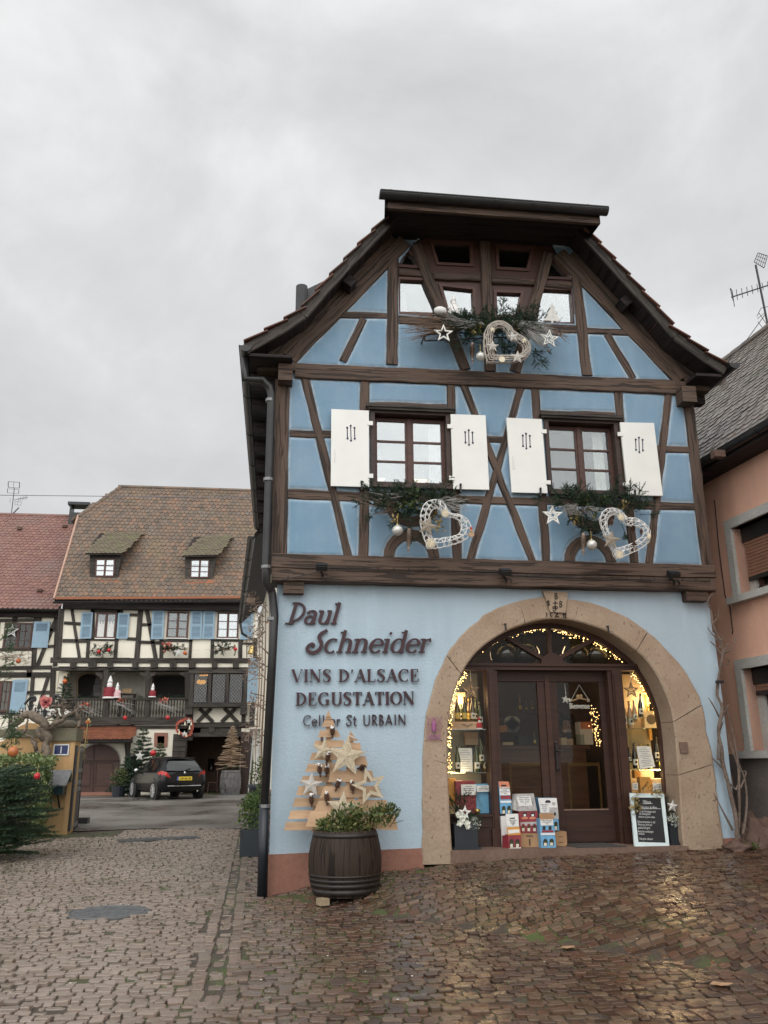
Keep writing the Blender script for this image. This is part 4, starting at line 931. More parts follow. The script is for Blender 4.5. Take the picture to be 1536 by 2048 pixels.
# stars
def star_pts(c,r,r2,rot=0,n=5): return [Vector((c.x+(r if i%2==0 else r2)*math.sin(PI*i/n+R(rot)),c.y,c.z+(r if i%2==0 else r2)*math.cos(PI*i/n+R(rot)))) for i in range(2*n)]
def star(c,r,label,mt,open_=0.0,rot=0,thick=.02,name='star_ornament',grp='star ornaments',cord=None,inner=None,tiltx=0):
    t_=thing(name,label,'star',c,grp); b=MB(); O=star_pts(c,r,r*.42,rot)
    if open_: b.ringslab(O[::-1],star_pts(c,r*open_,r*.42*open_,rot)[::-1],(0,thick,0))
    else:
        f_=c+Vector((0,-thick*.9,0)); bk=c+Vector((0,thick,0)); k=len(O); b.add(O+[f_,bk],[(i,(i+1)%k,k) for i in range(k)]+[((i+1)%k,i,k+1) for i in range(k)])
    b.build('star_frame',M[mt],t_)
    if inner: b=MB(); I=star_pts(c+Vector((0,-.004,0)),r*inner,r*.42*inner,rot); b.ringslab(I[::-1],star_pts(c+Vector((0,-.004,0)),r*inner*.55,r*.42*inner*.55,rot)[::-1],(0,thick*.6,0)); b.build('inner_star',M[mt],t_)
    if cord: b=MB(); b.tube([O[0],cord],.004,5); b.build('cord',M['fluff'],t_)
    return t_
M['star_wood']=woodmat('light_star_wood',(.36,.24,.13),.6,crack=False); M['silver']=simple('silvery_bark',(.50,.49,.46),.5,.3,25,.3); M['white_wood']=simple('white_painted_wood',(.68,.67,.62),.6,.12,18,.15)
star(F('i1',305,392,.6),.125,'wooden star hanging in the left display window','star_wood',.62,0,.02,inner=.42,cord=F('i1',295,190,.6))
star(F('i2',795,392,.6),.118,'wooden star hanging in the right display window','star_wood',.55,0,.02,inner=.35,cord=F('i2',780,200,.6))
star(F('i2',152,482,.8),.07,'small silvery star hanging inside the right door pane','silver',0,8,.012,cord=F('i2',143,330,.8))
# welcome sign
def textmesh(s,size,loc,mt,parent,ex=.004,align='CENTER',rot=(PI/2,0,0),name='lettering',sx=1,shear=0,space=1.0):
    cu=bpy.data.curves.new('tx','FONT'); cu.body=s; cu.size=size; cu.extrude=ex; cu.align_x=align; cu.shear=shear; cu.space_line=space; cu.resolution_u=2
    to=bpy.data.objects.new('tx',cu); COL.objects.link(to); bpy.context.view_layer.update()
    me=bpy.data.meshes.new_from_object(to.evaluated_get(bpy.context.evaluated_depsgraph_get())); bpy.data.objects.remove(to); bpy.data.curves.remove(cu)
    mx_=Matrix.Translation(Vector(loc))@Matrix.Rotation(rot[2],4,'Z')@Matrix.Rotation(rot[1],4,'Y')@Matrix.Rotation(rot[0],4,'X')@Matrix.Diagonal((sx,1,1,1)); me.transform(mx_)
    me.materials.clear(); me.materials.append(M[mt]); me.name=name; o=bpy.data.objects.new(name,me); COL.objects.link(o)
    if parent is not None:
        o.parent=parent; wl=Vector((0,0,0)); pp=parent
        while pp is not None: wl+=Vector(pp.location); pp=pp.parent
        o.location=-wl
    return o
q=F('i2',290,572,.72); WS=thing('welcome_sign','cut out wooden welcome sign hanging inside the right door pane','sign',q)
textmesh('Bienvenue',.115,q,'white_wood',WS,.006,sx=.62)
b=MB(); A=F('i2',200,500,.72);B=F('i2',380,490,.72); b.tube([A,A.lerp(B,.5)+Vector((0,0,.035)),B],.012,6); b.build('arched_bar',M['star_wood'],WS)
for k in(.42,.58):
    c=A.lerp(B,k)+Vector((0,0,.06)); b=MB(); b.ball(c,.028,8,(1,.5,1.1)); b.build('carved_bird',M['star_wood'],WS,smooth=True)
for x in(195,372):
    c=F('i2',x,490,.72); b=MB(); b.slab(star_pts(c,.03,.014)[::-1],(0,.008,0)); b.build('cut_star',M['white_wood'],WS)
b=MB(); b.tube([A,F('i2',285,340,.72)],.0025,4); b.tube([B,F('i2',285,340,.72)],.0025,4); b.build('hanging_cord',M['fluff'],WS)
# cards, boxes and small goods in the displays
M['orange_box']=simple('orange_carton',(.62,.29,.06),.6,.12,8,0); M['tan_box']=simple('cream_carton',(.62,.47,.26),.65,.1,8,0); M['brown_card']=simple('brown_cardboard',(.37,.22,.11),.75,.12,10,.1); M['house_blue']=simple('printed_blue_carton',(.14,.36,.56),.5,.12,12,0); M['house_red']=simple('printed_red_carton',(.26,.035,.045),.5,.2,12,0); M['house_grey']=simple('printed_grey_roof_carton',(.42,.40,.38),.5,.25,30,0); M['salmon']=simple('salmon_carton',(.62,.22,.12),.5,.1,12,0); M['ink']=simple('black_print',(.02,.02,.022),.6,.1,12,0)
def boxq(z,x0,y0,x1,y1,Y,dep,mt,name,label,cat,grp=None,print_=None):
    A=F(z,x0,y1,Y);B=F(z,x1,y0,Y); b=MB(); b.bx(A.x,B.x,Y,Y+dep,A.z,B.z); o=b.build(name,M[mt],at=((A.x+B.x)/2,Y,A.z)); tag(o,label,cat,grp)
    return o,A,B
def lines(o,z,x0,x1,ys,Y,mt='ink',h=.006,name='printed_lines'):
    b=MB()
    for y in ys:
        A=F(z,x0+rnd.uniform(0,.2)*(x1-x0),y,Y);B=F(z,x1-rnd.uniform(0,.3)*(x1-x0),y,Y); b.bx(A.x,B.x,Y-.0022,Y-.001,A.z-h/2,A.z+h/2)
    q=b.build(name,M[mt]); q.parent=o; q.location=-o.location
boxq('i1',88,1252,150,1510,.72,.12,'orange_box','gift_box','tall glowing orange carton at the left of the left display','box'); boxq('i1',100,1512,192,1602,.62,.12,'tan_box','gift_box','low cream carton in front of the orange carton','box')
def card(z,quad_,Y,label,n,name='price_card',big=None):
    P_=[F(z,x,y,Y) for x,y in quad_]; b=MB(); b.slab(P_[::-1],(0,.004,0)); o=b.build(name,M['paper'],at=P_[3]); tag(o,label,'card','price cards in the shop window')
    b=MB()
    for i in range(n):
        t_=(i+1)/(n+1.3); A=P_[0].lerp(P_[3],t_);B=P_[1].lerp(P_[2],t_); a0,a1=(.15,.85) if i%3 else (.28,.72); A,B=A.lerp(B,a0),A.lerp(B,a1); A.y-=.002;B.y-=.002; b.beam(A,B,.0055 if n<6 else .004,.001)
    q=b.build('printed_lines',M['ink']); q.parent=o; q.location=-o.location; return o
card('i1',[(162,955),(312,958),(320,1185),(178,1185)],.80,'white menu card between bottles on the lower left shelf',9,'menu_card')
card('i1',[(205,1312),(352,1310),(352,1415),(207,1415)],.595,'white price card on the red carton in the left display',4); card('i1',[(357,1322),(493,1318),(493,1380),(360,1385)],.595,'white price card on the blue carton in the left display',3)
card('i2',[(842,938),(978,940),(1026,1140),(878,1160)],.66,'tilted white price list between bottles in the right display',11,'price_list')
card('i2',[(805,1298),(858,1295),(858,1362),(806,1362)],.62,'small white card low at the left of the right display',3); card('i2',[(1002,1300),(1130,1296),(1142,1378),(1010,1378)],.62,'cream price card above the white framed chalkboard',4)
boxq('i1',160,1275,345,1598,.64,.14,'house_red','gift_box','red printed house shaped wine carton in the left display','box','house shaped wine cartons'); boxq('i1',358,1305,492,1598,.64,.14,'house_blue','gift_box','blue printed house shaped wine carton in the left display','box','house shaped wine cartons')
boxq('i1',250,800,368,925,.86,.1,'pallet','wooden_crate','small slatted crate behind the upper bottles of the left display','crate'); boxq('i1',175,415,245,530,.9,.05,'tan_box','gift_box','small golden carton behind the uppermost bottles on the left','box')
boxq('i2',888,1238,980,1400,.64,.1,'orange_box','gift_box','orange brown carton lettered Alsace in the right display','box')
q=F('i2',935,1330,.635); textmesh('Alsace',.055,q,'beam_dark',bpy.data.objects['gift_box.005'] if False else None,.001,rot=(PI/2,R(-50),0),name='tmp')
o=bpy.data.objects['tmp']; pb=[x for x in COL.objects if x.get('label','').startswith('orange brown')][0]; o.parent=pb; o.location=-pb.location; o.name='printed_word'
boxq('i2',1010,1255,1165,1420,.70,.12,'tan_box','gift_box','large cream carton at the right of the right display','box'); boxq('i2',828,1175,880,1250,.8,.1,'orange_box','gift_box','small orange carton under the lower right shelf','box')
o,A,B=boxq('i2',928,595,1045,762,.8,.12,'tan_box','biscuit_tin','tall cream tin with an oval picture in the right display','tin'); b=MB(); c=(A+B)/2; b.lathe([(.07,0),(.07,.003)],(c.x,.797,c.z),18,ax=(0,1,0)); q=b.build('oval_picture',M['shopwall']); q.parent=o; q.location=-o.location
b=MB(); A=F('i2',932,340,.98);B=F('i2',932,880,.98); b.bx(A.x-.02,A.x+.02,.96,1.0,B.z,A.z); tag(b.build('display_upright',M['orange_box'],at=A),'orange wooden upright at the back of the right display','post')
# little golden tree in a pot
def minitree(p,h,label,mt,name='small_tree',grp=None):
    t_=thing(name,label,'decoration',p,grp); b=MB(); b.lathe([(.10*h,0),(.14*h,.2*h),(.001,.2*h)],p,12); b.build('pot',M['foil'],t_,smooth=True)
    b=MB()
    for i in range(160):
        k=rnd.random(); a=rnd.uniform(0,6.3); r_=.23*h*(1-k)+.01; q=Vector(p)+Vector((math.cos(a)*r_,math.sin(a)*r_,.22*h+k*.78*h)); d=Vector((math.cos(a),math.sin(a),-.3))*.05*h; s=Vector((-math.sin(a),math.cos(a),0))*.025*h; b.add([q-s,q+s,q+d],[(0,1,2)])
    b.build('foliage',M[mt],t_)
minitree(F('i1',365,1595,.60),.29,'little golden tinsel tree in a gold pot behind the left planter','foil')
# counter goods
boxq('i2',300,700,408,922,2.3,.2,'paper','paper_bag','white paper bag with orange print on the counter','bag'); o,A,B=boxq('i2',300,700,408,770,2.292,.005,'salmon','bag_print','tmpx','x'); pb=[x for x in COL.objects if x.name=='paper_bag'][0]; o.parent=pb; o.location=o.location-pb.location; del o['label']; del o['category']
boxq('i2',215,825,330,925,2.25,.1,'glass_shelf','leaflet_holder','clear leaflet holder on the counter in front of the shopkeeper','holder'); boxq('i2',115,855,165,928,2.2,.1,'tan_box','card_stand','small cream card stand at the left of the counter','stand'); boxq('i2',172,866,225,928,2.2,.1,'star_wood','small_box','small wooden box on the counter beside the card stand','box')
boxq('i1',615,898,715,928,2.2,.12,'tan_box','leaflet_stack','stack of pale leaflets on the counter behind the left door','leaflets'); boxq('i1',765,835,890,925,2.5,.2,'black','cash_register','black cash register on the counter behind the left door','register')
boxq('i1',580,735,655,800,3.2,.2,'orange_box','gift_box','orange carton on a rear shelf behind the left door','box')
# poster with four dials
o,A,B=boxq('i1',655,662,752,782,4.6,.02,'panel_blue','poster','grey poster with four round dials on the back wall','poster')
b=MB(); 
for x,y in((682,702),(727,702),(682,745),(727,745)): q=F('i1',x,y,4.59); b.lathe([(.105,0),(.105,.004)],q,16,ax=(0,-1,0))
q=b.build('dials',M['paper']); q.parent=o; q.location=-o.location
# demijohns on the transom, inside
t=NT('dark_demijohn_glass'); M['demijohn']=t.set(col=(.03,.028,.018),rough=.05,spec=.7,coat=.5)
for x,lab in((472,'leftmost dark glass demijohn behind the fanlight'),(572,'round dark glass demijohn left of the fanlight boss'),(830,'round dark glass demijohn right of the fanlight boss'),(925,'rightmost dark glass demijohn behind the fanlight')):
    p=F('d',x,418,.85); p.z=zT1+.02; b=MB(); b.lathe([(.02,0),(.14,.01),(.20,.09),(.21,.19),(.16,.30),(.07,.37),(.04,.41),(.04,.48),(.05,.49),(.05,.51),(.001,.51)],p,22); tag(b.build('demijohn',M['demijohn'],smooth=True,at=p),lab,'demijohn','demijohns behind the fanlight')
part('transom_shelf','door_wood',S_,(xa,xb,.55,1.2,zT1-.01,zT1+.015))

# back rows of the displays
for x,Y,zz,k,l_,t_ in((205,.92,zB,'gl_green','lab_white','green bottle in the back row behind the left menu card'),(280,.94,zB,'gl_amber','lab_yellow','amber bottle in the back row behind the middle of the left menu card'),(425,.93,zB,'gl_amber','lab_white','amber bottle in the back row at the right of the lower left shelf'),(205,.93,zbx,'gl_green','lab_white','green bottle standing behind the two yellow labelled bottles'),(285,.93,zbx,'gl_amber','lab_yellow','amber bottle in the back row above the flat wooden wine box'),(355,.92,zbx,'gl_green','lab_white','dark bottle half hidden behind the hanging star of the left window')): onz('i1',x,Y,zz,.345,k,l_,t_)
for x,Y,zz,k,l_,t_ in((815,.93,zAr,'gl_amber','lab_yellow','amber bottle in the back row of the upper right shelf'),(890,.93,zBr,'gl_amber','lab_yellow','amber bottle behind the top of the tilted price list'),(965,.94,zBr,'gl_green','lab_white','green bottle behind the right part of the tilted price list'),(1075,.93,zBr,'gl_green','lab_yellow','green bottle in the back row at the right of the lower right shelf'),(1000,.93,zAr,'gl_green','lab_white','green bottle behind the cream picture tin')):
    p=F('i2',x,1000,Y); p.z=zz; bottle(k,l_,.345,p,t_)
# ================================================================ raised lettering on the wall
def catm(P_,k=5):
    o_=[]
    for i in range(len(P_)-1):
        p0,p1,p2,p3=P_[max(i-1,0)],P_[i],P_[i+1],P_[min(i+2,len(P_)-1)]
        for j in range(k):
            t_=j/k; o_.append(tuple(.5*((2*b)+(-a+c)*t_+(2*a-5*b+4*c-d)*t_*t_+(-a+3*b-3*c+d)*t_**3) for a,b,c,d in zip(p0,p1,p2,p3)))
    return o_+[tuple(P_[-1])]
def arc(cx,cy,rx,ry,a0,a1,t,T,n=14): return [(cx+rx*math.cos(R(a0+(a1-a0)*i/n)),cy+ry*math.sin(R(a0+(a1-a0)*i/n)),t+(T-t)*abs(math.cos(R(a0+(a1-a0)*i/n)))**1.4) for i in range(n+1)]
def ln(x0,y0,x1,y1,w_,w2=None): return [(x0,y0,w_),(x1,y1,w2 or w_)]
def glyph(c,T,t,srf=True):
    S=[]; sv=lambda x,y,w_=.13:S.append(ln(x-w_,y,x+w_,y,t*1.05)) if srf else None
    if c=='V': S+=[ln(.10,1,.42,0,T),ln(.42,0,.72,1,t)]; sv(.10,.975); sv(.72,.975,.1); a=.8
    elif c=='I': S+=[ln(.15,0,.15,1,T)]; sv(.15,.025,.15); sv(.15,.975,.15); a=.3
    elif c=='N': S+=[ln(.12,0,.12,1,t),ln(.12,1,.72,0,T),ln(.72,0,.72,1,t)]; sv(.12,.025,.1); sv(.08,.975,.1); sv(.72,.975,.1); a=.86
    elif c=='S': S+=[catm([(.52,.78,t),(.46,.93,t),(.30,.98,t*1.3),(.13,.90,T*.8),(.10,.74,T),(.22,.60,T*1.05),(.40,.46,T*1.05),(.50,.28,T),(.42,.08,T*.8),(.27,.02,t*1.3),(.11,.08,t),(.06,.24,t)]),ln(.53,.74,.53,.98,t*.9),ln(.06,.28,.06,.02,t*.9)]; a=.6
    elif c=='D': S+=[ln(.15,0,.15,1,T),arc(.15,.5,.52,.48,90,-90,t,T)]; sv(.1,.975,.12); sv(.1,.025,.12); a=.78
    elif c=="'": S+=[[(.08,.98,.14),(.10,.86,.12),(.03,.72,.03)]]; a=.2
    elif c=='A': S+=[ln(.06,0,.38,1,t),ln(.38,1,.70,0,T),ln(.18,.34,.56,.34,t)]; sv(.06,.025,.11); sv(.70,.025,.14); a=.78
    elif c=='L': S+=[ln(.15,0,.15,1,T),ln(.15,.025,.58,.025,t),ln(.57,0,.59,.24,t)]; sv(.15,.975,.15); sv(.1,.025,.1); a=.64
    elif c=='C': S+=[arc(.44,.5,.37,.48,48,312,t,T),ln(.70,.70,.70,.98,t),]; a=.76
    elif c=='G': S+=[arc(.44,.5,.37,.48,48,300,t,T),ln(.70,.72,.70,.98,t),ln(.68,.02,.68,.42,T)]; sv(.66,.42,.15); a=.86
    elif c=='E': S+=[ln(.15,0,.15,1,T),ln(.1,.975,.56,.975,t),ln(.15,.52,.42,.52,t),ln(.1,.025,.58,.025,t),ln(.56,.76,.56,1,t),ln(.42,.4,.42,.64,t),ln(.59,0,.59,.26,t)]; a=.66
    elif c=='U': S+=[[(.15,1,T),(.15,.3,T)]+arc(.41,.28,.26,.26,180,360,t,T)[1:]+[(.67,1,t)]]; sv(.15,.975,.15); sv(.67,.975,.11); a=.8
    elif c=='T': S+=[ln(.34,0,.34,1,T),ln(.03,.975,.65,.975,t),ln(.04,.74,.04,1,t),ln(.64,.74,.64,1,t)]; sv(.34,.025,.15); a=.68
    elif c=='O': S+=[arc(.42,.5,.35,.48,0,360,t,T,24)]; a=.84
    elif c=='P': S+=[ln(.12,0,.12,1,T),arc(.12,.56,.46,.42,92,-96,t,T*.8)]; sv(.06,.97,.12); sv(.08,.03,.2); a=.64
    elif c=='R': S+=[ln(.12,0,.12,1,T),arc(.12,.73,.34,.26,90,-90,t,T),ln(.24,.47,.56,0,T)]; a=.6
    elif c=='B': S+=[ln(.12,0,.12,1,T),arc(.12,.76,.28,.23,90,-90,t,T),arc(.12,.27,.36,.26,90,-90,t,T)]; a=.54
    elif c=='$': S+=[catm([(.60,1.0,T),(.52,.96,T*.7),(.40,.86,T),(.34,.72,T*1.1),(.42,.56,T*1.1),(.52,.40,T*1.1),(.52,.20,T*1.1),(.38,.04,T),(.16,.02,T),(.0,.14,T),(.0,.30,T*.9),(.12,.40,T*.8),(.22,.34,T*.8),(.20,.24,T*.8)],6)]; a=.64
    elif c=='a': S+=[ln(.42,.46,.42,0,T),arc(.25,.44,.17,.17,165,0,t,T),arc(.22,.19,.17,.18,0,360,t,T*.9,18)]; sv(.46,.03,.08); a=.54
    elif c=='u': S+=[[(.1,.62,T),(.1,.2,T)]+arc(.27,.2,.17,.18,180,350,t,T)[1:],ln(.46,.62,.46,0,T)]; sv(.04,.6,.1); sv(.42,.6,.1); a=.58
    elif c=='l': S+=[ln(.12,1,.12,0,T)]; 
    elif c=='c': S+=[arc(.28,.31,.24,.30,50,310,t,T)]; a=.52
    elif c=='h': S+=[ln(.1,1,.1,0,T),arc(.28,.40,.18,.21,180,0,t,T),ln(.46,.42,.46,0,T)]; sv(.1,.03,.13); sv(.46,.03,.12); sv(.02,.9,.1); a=.6
    elif c=='n': S+=[ln(.1,.62,.1,0,T),arc(.28,.40,.18,.21,180,0,t,T),ln(.46,.42,.46,0,T)]; sv(.1,.03,.13); sv(.46,.03,.12); sv(.03,.58,.1); a=.6
    elif c=='e': S+=[arc(.28,.31,.24,.30,8,318,t,T),ln(.06,.33,.52,.35,t*1.1)]; a=.55
    elif c=='i': S+=[ln(.1,.62,.1,0,T),arc(.14,.86,.03,.03,0,360,.07,.07,8)]; sv(.1,.03,.12); sv(.03,.58,.1); a=.24
    elif c=='d': S+=[arc(.27,.31,.22,.30,0,360,t,T,20),ln(.48,1,.48,0,T)]; sv(.5,.03,.1); sv(.4,.9,.1); a=.6
    elif c=='r': S+=[ln(.1,.62,.1,0,T),[(.1,.40,t),(.2,.56,t*1.3),(.34,.60,T*.8),(.36,.48,T*.7)]]; sv(.1,.03,.13); sv(.03,.58,.1); a=.4
    elif c=='t': S+=[ln(.14,.86,.14,.1,T),arc(.26,.12,.12,.1,180,300,t,T),ln(0,.6,.32,.6,t)]; a=.36
    else: a=.36
    if c=='l': sv(.12,.03,.13); sv(.04,.93,.1); a=.28
    return S,a
SIGN=thing('wall_lettering','raised dark red lettering naming the winery on the pale blue wall','sign',F('w',650,800,.07))
def signline(txt,z,L0,R0,cap,T,t,shear=0,srf=True,gap=.1):
    A,B=F(z,*L0,.075),F(z,*R0,.075); Hh=F(z,L0[0],L0[1]-cap,.075).z-A.z
    G_=[(c,)+glyph(c,T,t,srf) for c in txt]; tot=sum(g[2]+gap for g in G_)-gap; 
    Wd=(B.x-A.x)-shear*Hh*(1 if txt[-1] in 'lr' else 1)*(1 if shear else 0); sx_=Wd/tot; x=0
    for c,S,a in G_:
        if S:
            b=MB()
            for si,st in enumerate(S):
                y0=.07-.0006*si; n=len(st); pts=[(A.x+(x+px)*sx_+shear*py*Hh,A.z+(B.z-A.z)*(x+px)/tot+py*Hh,w_*Hh) for px,py,w_ in st]; vs=[]
                for i,(X,Z,w_) in enumerate(pts):
                    i0,i1=max(i-1,0),min(i+1,n-1); dx,dz=pts[i1][0]-pts[i0][0],pts[i1][1]-pts[i0][1]; l_=math.hypot(dx,dz) or 1; nx_,nz_=-dz/l_*w_/2,dx/l_*w_/2
                    vs+=[(X+nx_,y0,Z+nz_),(X-nx_,y0,Z-nz_),(X+nx_,.10,Z+nz_),(X-nx_,.10,Z-nz_)]
                fs=[]
                for i in range(n-1): k=4*i; fs+=[(k,k+1,k+5,k+4),(k,k+4,k+6,k+2),(k+1,k+3,k+7,k+5)]
                fs+=[(0,2,3,1),(4*n-4,4*n-3,4*n-1,4*n-2)]; b.add(vs,fs)
            b.build('letter',M['maroon'],SIGN)
        x+=a+gap
signline('Paul','w',(68,307),(570,307),197,.155,.06,.27,gap=.06); signline('$chneider','w',(238,568),(1396,566),206,.15,.06,.27,gap=.05)
signline("VINS D'ALSACE",'w',(102,832),(1258,826),114,.19,.05,gap=.1); signline('DEGUSTATION','w',(143,1045),(1218,1032),118,.20,.05,gap=.09)
signline('Cellier St URBAIN','w',(207,1230),(1142,1220),98,.10,.065,srf=False,gap=.11)
# small violet plate on the arch stone
M['violet']=simple('violet_print',(.27,.08,.19),.6,.15,10,0); M['acrylic']=glassmat('clear_acrylic',.02,(.93,.86,.88))
P_=[F('s',x,y,.055) for x,y in((1068,908),(1162,908),(1160,1060),(1062,1060))]; SP=thing('wall_plaque','small clear plaque with a violet bottle mark on the arch stone','plaque',P_[3])
b=MB(); b.slab(P_[::-1],(0,.006,0)); b.build('plate',M['acrylic'],SP)
b=MB(); q=F('s',1114,1000,.052); b.lathe([(.028,0),(.03,.02),(.028,.1),(.012,.13),(.012,.155),(.014,.16)],q,10); b.build('bottle_mark',M['violet'],SP)
b=MB(); 
for y in(1030,1045): A=F('s',1080,y,.052);B=F('s',1150,y,.052); b.bx(A.x,B.x,.050,.053,A.z-.006,A.z+.006)
b.build('printed_line',M['violet'],SP)
b=MB()
for p in P_: b.ball(p+Vector((.0,-.004,0)),.008,6)
b.build('screw',M['metal_dark'],SP)
# ================================================================ spotlights and light cable on the sill beam
def spot(z,x,y,lab):
    q=F(z,x,y,-.2); t_=thing('spotlight',lab,'spotlight',q,'black spotlights along the sill beam')
    b=MB(); b.box(q+Vector((0,-.02,.03)),(.15,.11,.08),rotm(25,0,0)); b.build('housing',M['black'],t_)
    b=MB(); b.box(q+Vector((0,-.075,-.005)),(.12,.02,.06),rotm(35,0,0)); b.build('front_glass',M['void'],t_)
    b=MB(); b.tube([q+Vector((.0,.11,.0)),q+Vector((0,.04,-.03)),q+Vector((.02,0,-.09))],.014,6); b.lathe([(.05,-.012),(.05,.012)],q+Vector((.04,0,-.1)),14,ax=(0,1,0),cap=False); b.lathe([(.036,-.012),(.036,.012)],q+Vector((.04,0,-.1)),14,ax=(0,1,0),cap=False); b.build('bracket',M['black'],t_)
spot('p',643,1139,'black spotlight on the sill beam above the letters'); spot('p',1010,1149,'black spotlight on the sill beam above the keystone'); spot('p',1346,1153,'black spotlight on the sill beam by the bare climbing plant')
t_=thing('light_cable','thin dark cable of unlit fairy lamps strung along the sill beam','cable',F('p',700,1140,-.1)); 
pts=[F('p',x,y,-.1) for x,y in((560,1160),(590,1155),(632,1144),(680,1138),(760,1140),(850,1142),(930,1146),(990,1148),(1060,1152),(1150,1156),(1240,1158),(1330,1160),(1420,1163))]; P_=resample(pts,60); b=MB(); b.tube(P_,.006,5); b.build('cable',M['black'],t_)
b=MB()
for p in P_[1::2]: b.tube([p,p+Vector((rnd.uniform(-.01,.01),-.01,.035))],.006,5)
o=b.build('bulb_socket',M['black'],t_); o['kind']='stuff'
# ================================================================ barrel with plants and board trees
BC=Vector((F('p',690,1740,-.52).x,-.52,0)); BC.z=gz(BC.x,BC.y-.2)+.03
zt=F('p',690,1664,-.90).z; HB=zt-BC.z; rm_=.425; BR=thing('barrel_planter','old dark wine barrel planter on wedges beside the lettered wall','barrel',BC)
b=MB(); pr=[]
for i in range(15): k=i/14; pr.append((rm_*(.845+.155*(1-(2*k-1)**2)),k*HB))
pr+= [(rm_*.80,HB),(rm_*.79,HB-.08),(.001,HB-.08)]
b.lathe(pr,BC,40,cap=False); b.build('staves',M['barrel'],BR,smooth=True)
M['capstone_pale']=stonemat('pale_wedge_wood',(.26,.2,.13),(.36,.28,.18),False)
M['hoop']=simple('black_barrel_hoop',(.022,.018,.016),.5,.3,9,.1,.2)
for k0,k1 in((.03,.115),(.14,.20),(.225,.27),(.30,.335),(.90,.965)):
    b=MB(); f_=lambda k:rm_*(.845+.155*(1-(2*k-1)**2))+.005; b.lathe([(f_(k0)-.004,k0*HB),(f_(k0),k0*HB),(f_(k1),k1*HB),(f_(k1)-.004,k1*HB)],BC,40,cap=False); b.build('hoop',M['hoop'],BR,smooth=True)
M['soil']=simple('dark_soil',(.03,.022,.015),.9,.3,20,.4)
b=MB(); b.box((BC.x-.27,BC.y-.3,BC.z-.03),(.11,.12,.07),rotm(0,0,20)); b.build('wedge',M['capstone_pale'],BR); b=MB(); b.box((BC.x+.1,BC.y+.25,BC.z-.0),(.2,.1,.09)); b.build('wedge',M['pallet'],BR)
# foliage helpers
def needles(b,p,d,ln_,w_=.022,dens=1.0,r_=.0035):     # a fir twig: stalk with flat needles
    p=Vector(p); d=Vector(d).normalized(); s=d.orthogonal().normalized(); u=d.cross(s); n=int(ln_*150*dens)
    b.tube([p,p+d*ln_],[r_,r_*.4],4,cap=False)
    for i in range(n):
        t_=i/n; a=rnd.uniform(0,2*PI); o_=(s*math.cos(a)+u*math.sin(a)); q=p+d*ln_*t_; tip=q+(o_*.85+d*.75)*w_*rnd.uniform(.8,1.3)*(1-.4*t_); w2=d.cross(o_)*.0022*(1+w_*25)
        b.add([q-w2,q+w2,tip],[(0,1,2)])
def spray(b,p,d,ln_,lv=2,w_=.022,dens=1.0):
    p=Vector(p); d=Vector(d).normalized(); needles(b,p,d,ln_,w_,dens)
    if lv>0:
        s=d.orthogonal().normalized(); u=d.cross(s)
        for i in range(int(3+ln_*9)):
            t_=rnd.uniform(.15,.9); a=rnd.uniform(0,2*PI); o_=s*math.cos(a)+u*math.sin(a); spray(b,p+d*ln_*t_,(d*.8+o_*.8),ln_*(1-t_)*.55+.04,lv-1,w_,dens)
def leaves(b,c,rad,n,sz,flat=.5,up=.4):
    c=Vector(c)
    for _ in range(n):
        v=Vector((rnd.gauss(0,1),rnd.gauss(0,1),rnd.gauss(0,1))).normalized()*rnd.random()**.4
        q=c+Vector((v.x*rad[0],v.y*rad[1],v.z*rad[2])); d=(v+Vector((rnd.gauss(0,.5),rnd.gauss(0,.5),rnd.gauss(0,.5)+up))).normalized(); s=d.orthogonal().normalized(); s=(s*math.cos(rnd.random()*6)+d.cross(s)*math.sin(rnd.random()*6)); l_=sz*rnd.uniform(.6,1.3)
        b.add([q,q+d*l_*.5+s*l_*.26,q+d*l_,q+d*l_*.5-s*l_*.26],[(0,1,2,3)])
M['fir']=islandmat('dark_fir_needles',[(.012,.028,.014),(.022,.045,.022),(.035,.06,.03)],.6,bump=0)
M['fir_light']=islandmat('fresh_fir_needles',[(.03,.06,.02),(.05,.085,.03),(.07,.10,.045)],.55,bump=0)
M['shrub']=islandmat('mixed_shrub_leaves',[(.03,.05,.014),(.055,.085,.02),(.09,.115,.03),(.14,.14,.04)],.5,bump=0)
M['box']=islandmat('boxwood_leaves',[(.035,.06,.012),(.06,.095,.018),(.09,.13,.03)],.5,bump=0)
pl_=thing('barrel_shrub','low mixed evergreen shrub growing in the barrel planter','plant',(BC.x,BC.y,zt-.05))
b=MB()
for x,y,r_ in((672,1640,.13),(700,1628,.17),(735,1636,.15),(762,1630,.13),(780,1622,.10),(650,1652,.09),(715,1650,.16),(690,1655,.14)):
    c=F('p',x,y,-.5+rnd.uniform(-.15,.1)); leaves(b,c,(r_,r_,r_*.8),170,.05)
for k in range(14):
    c=F('p',rnd.uniform(655,780),1655,-.5); d=Vector((rnd.gauss(.1,.5),rnd.gauss(-.2,.4),1)); spray(b,c,d,rnd.uniform(.16,.32),1,.03,1.2)
b.build('foliage',M['shrub'],pl_); b=MB(); b.lathe([(rm_*.79,0),(.001,.03)],(BC.x,BC.y,zt-.07),24); b.build('soil',M['soil'],pl_)
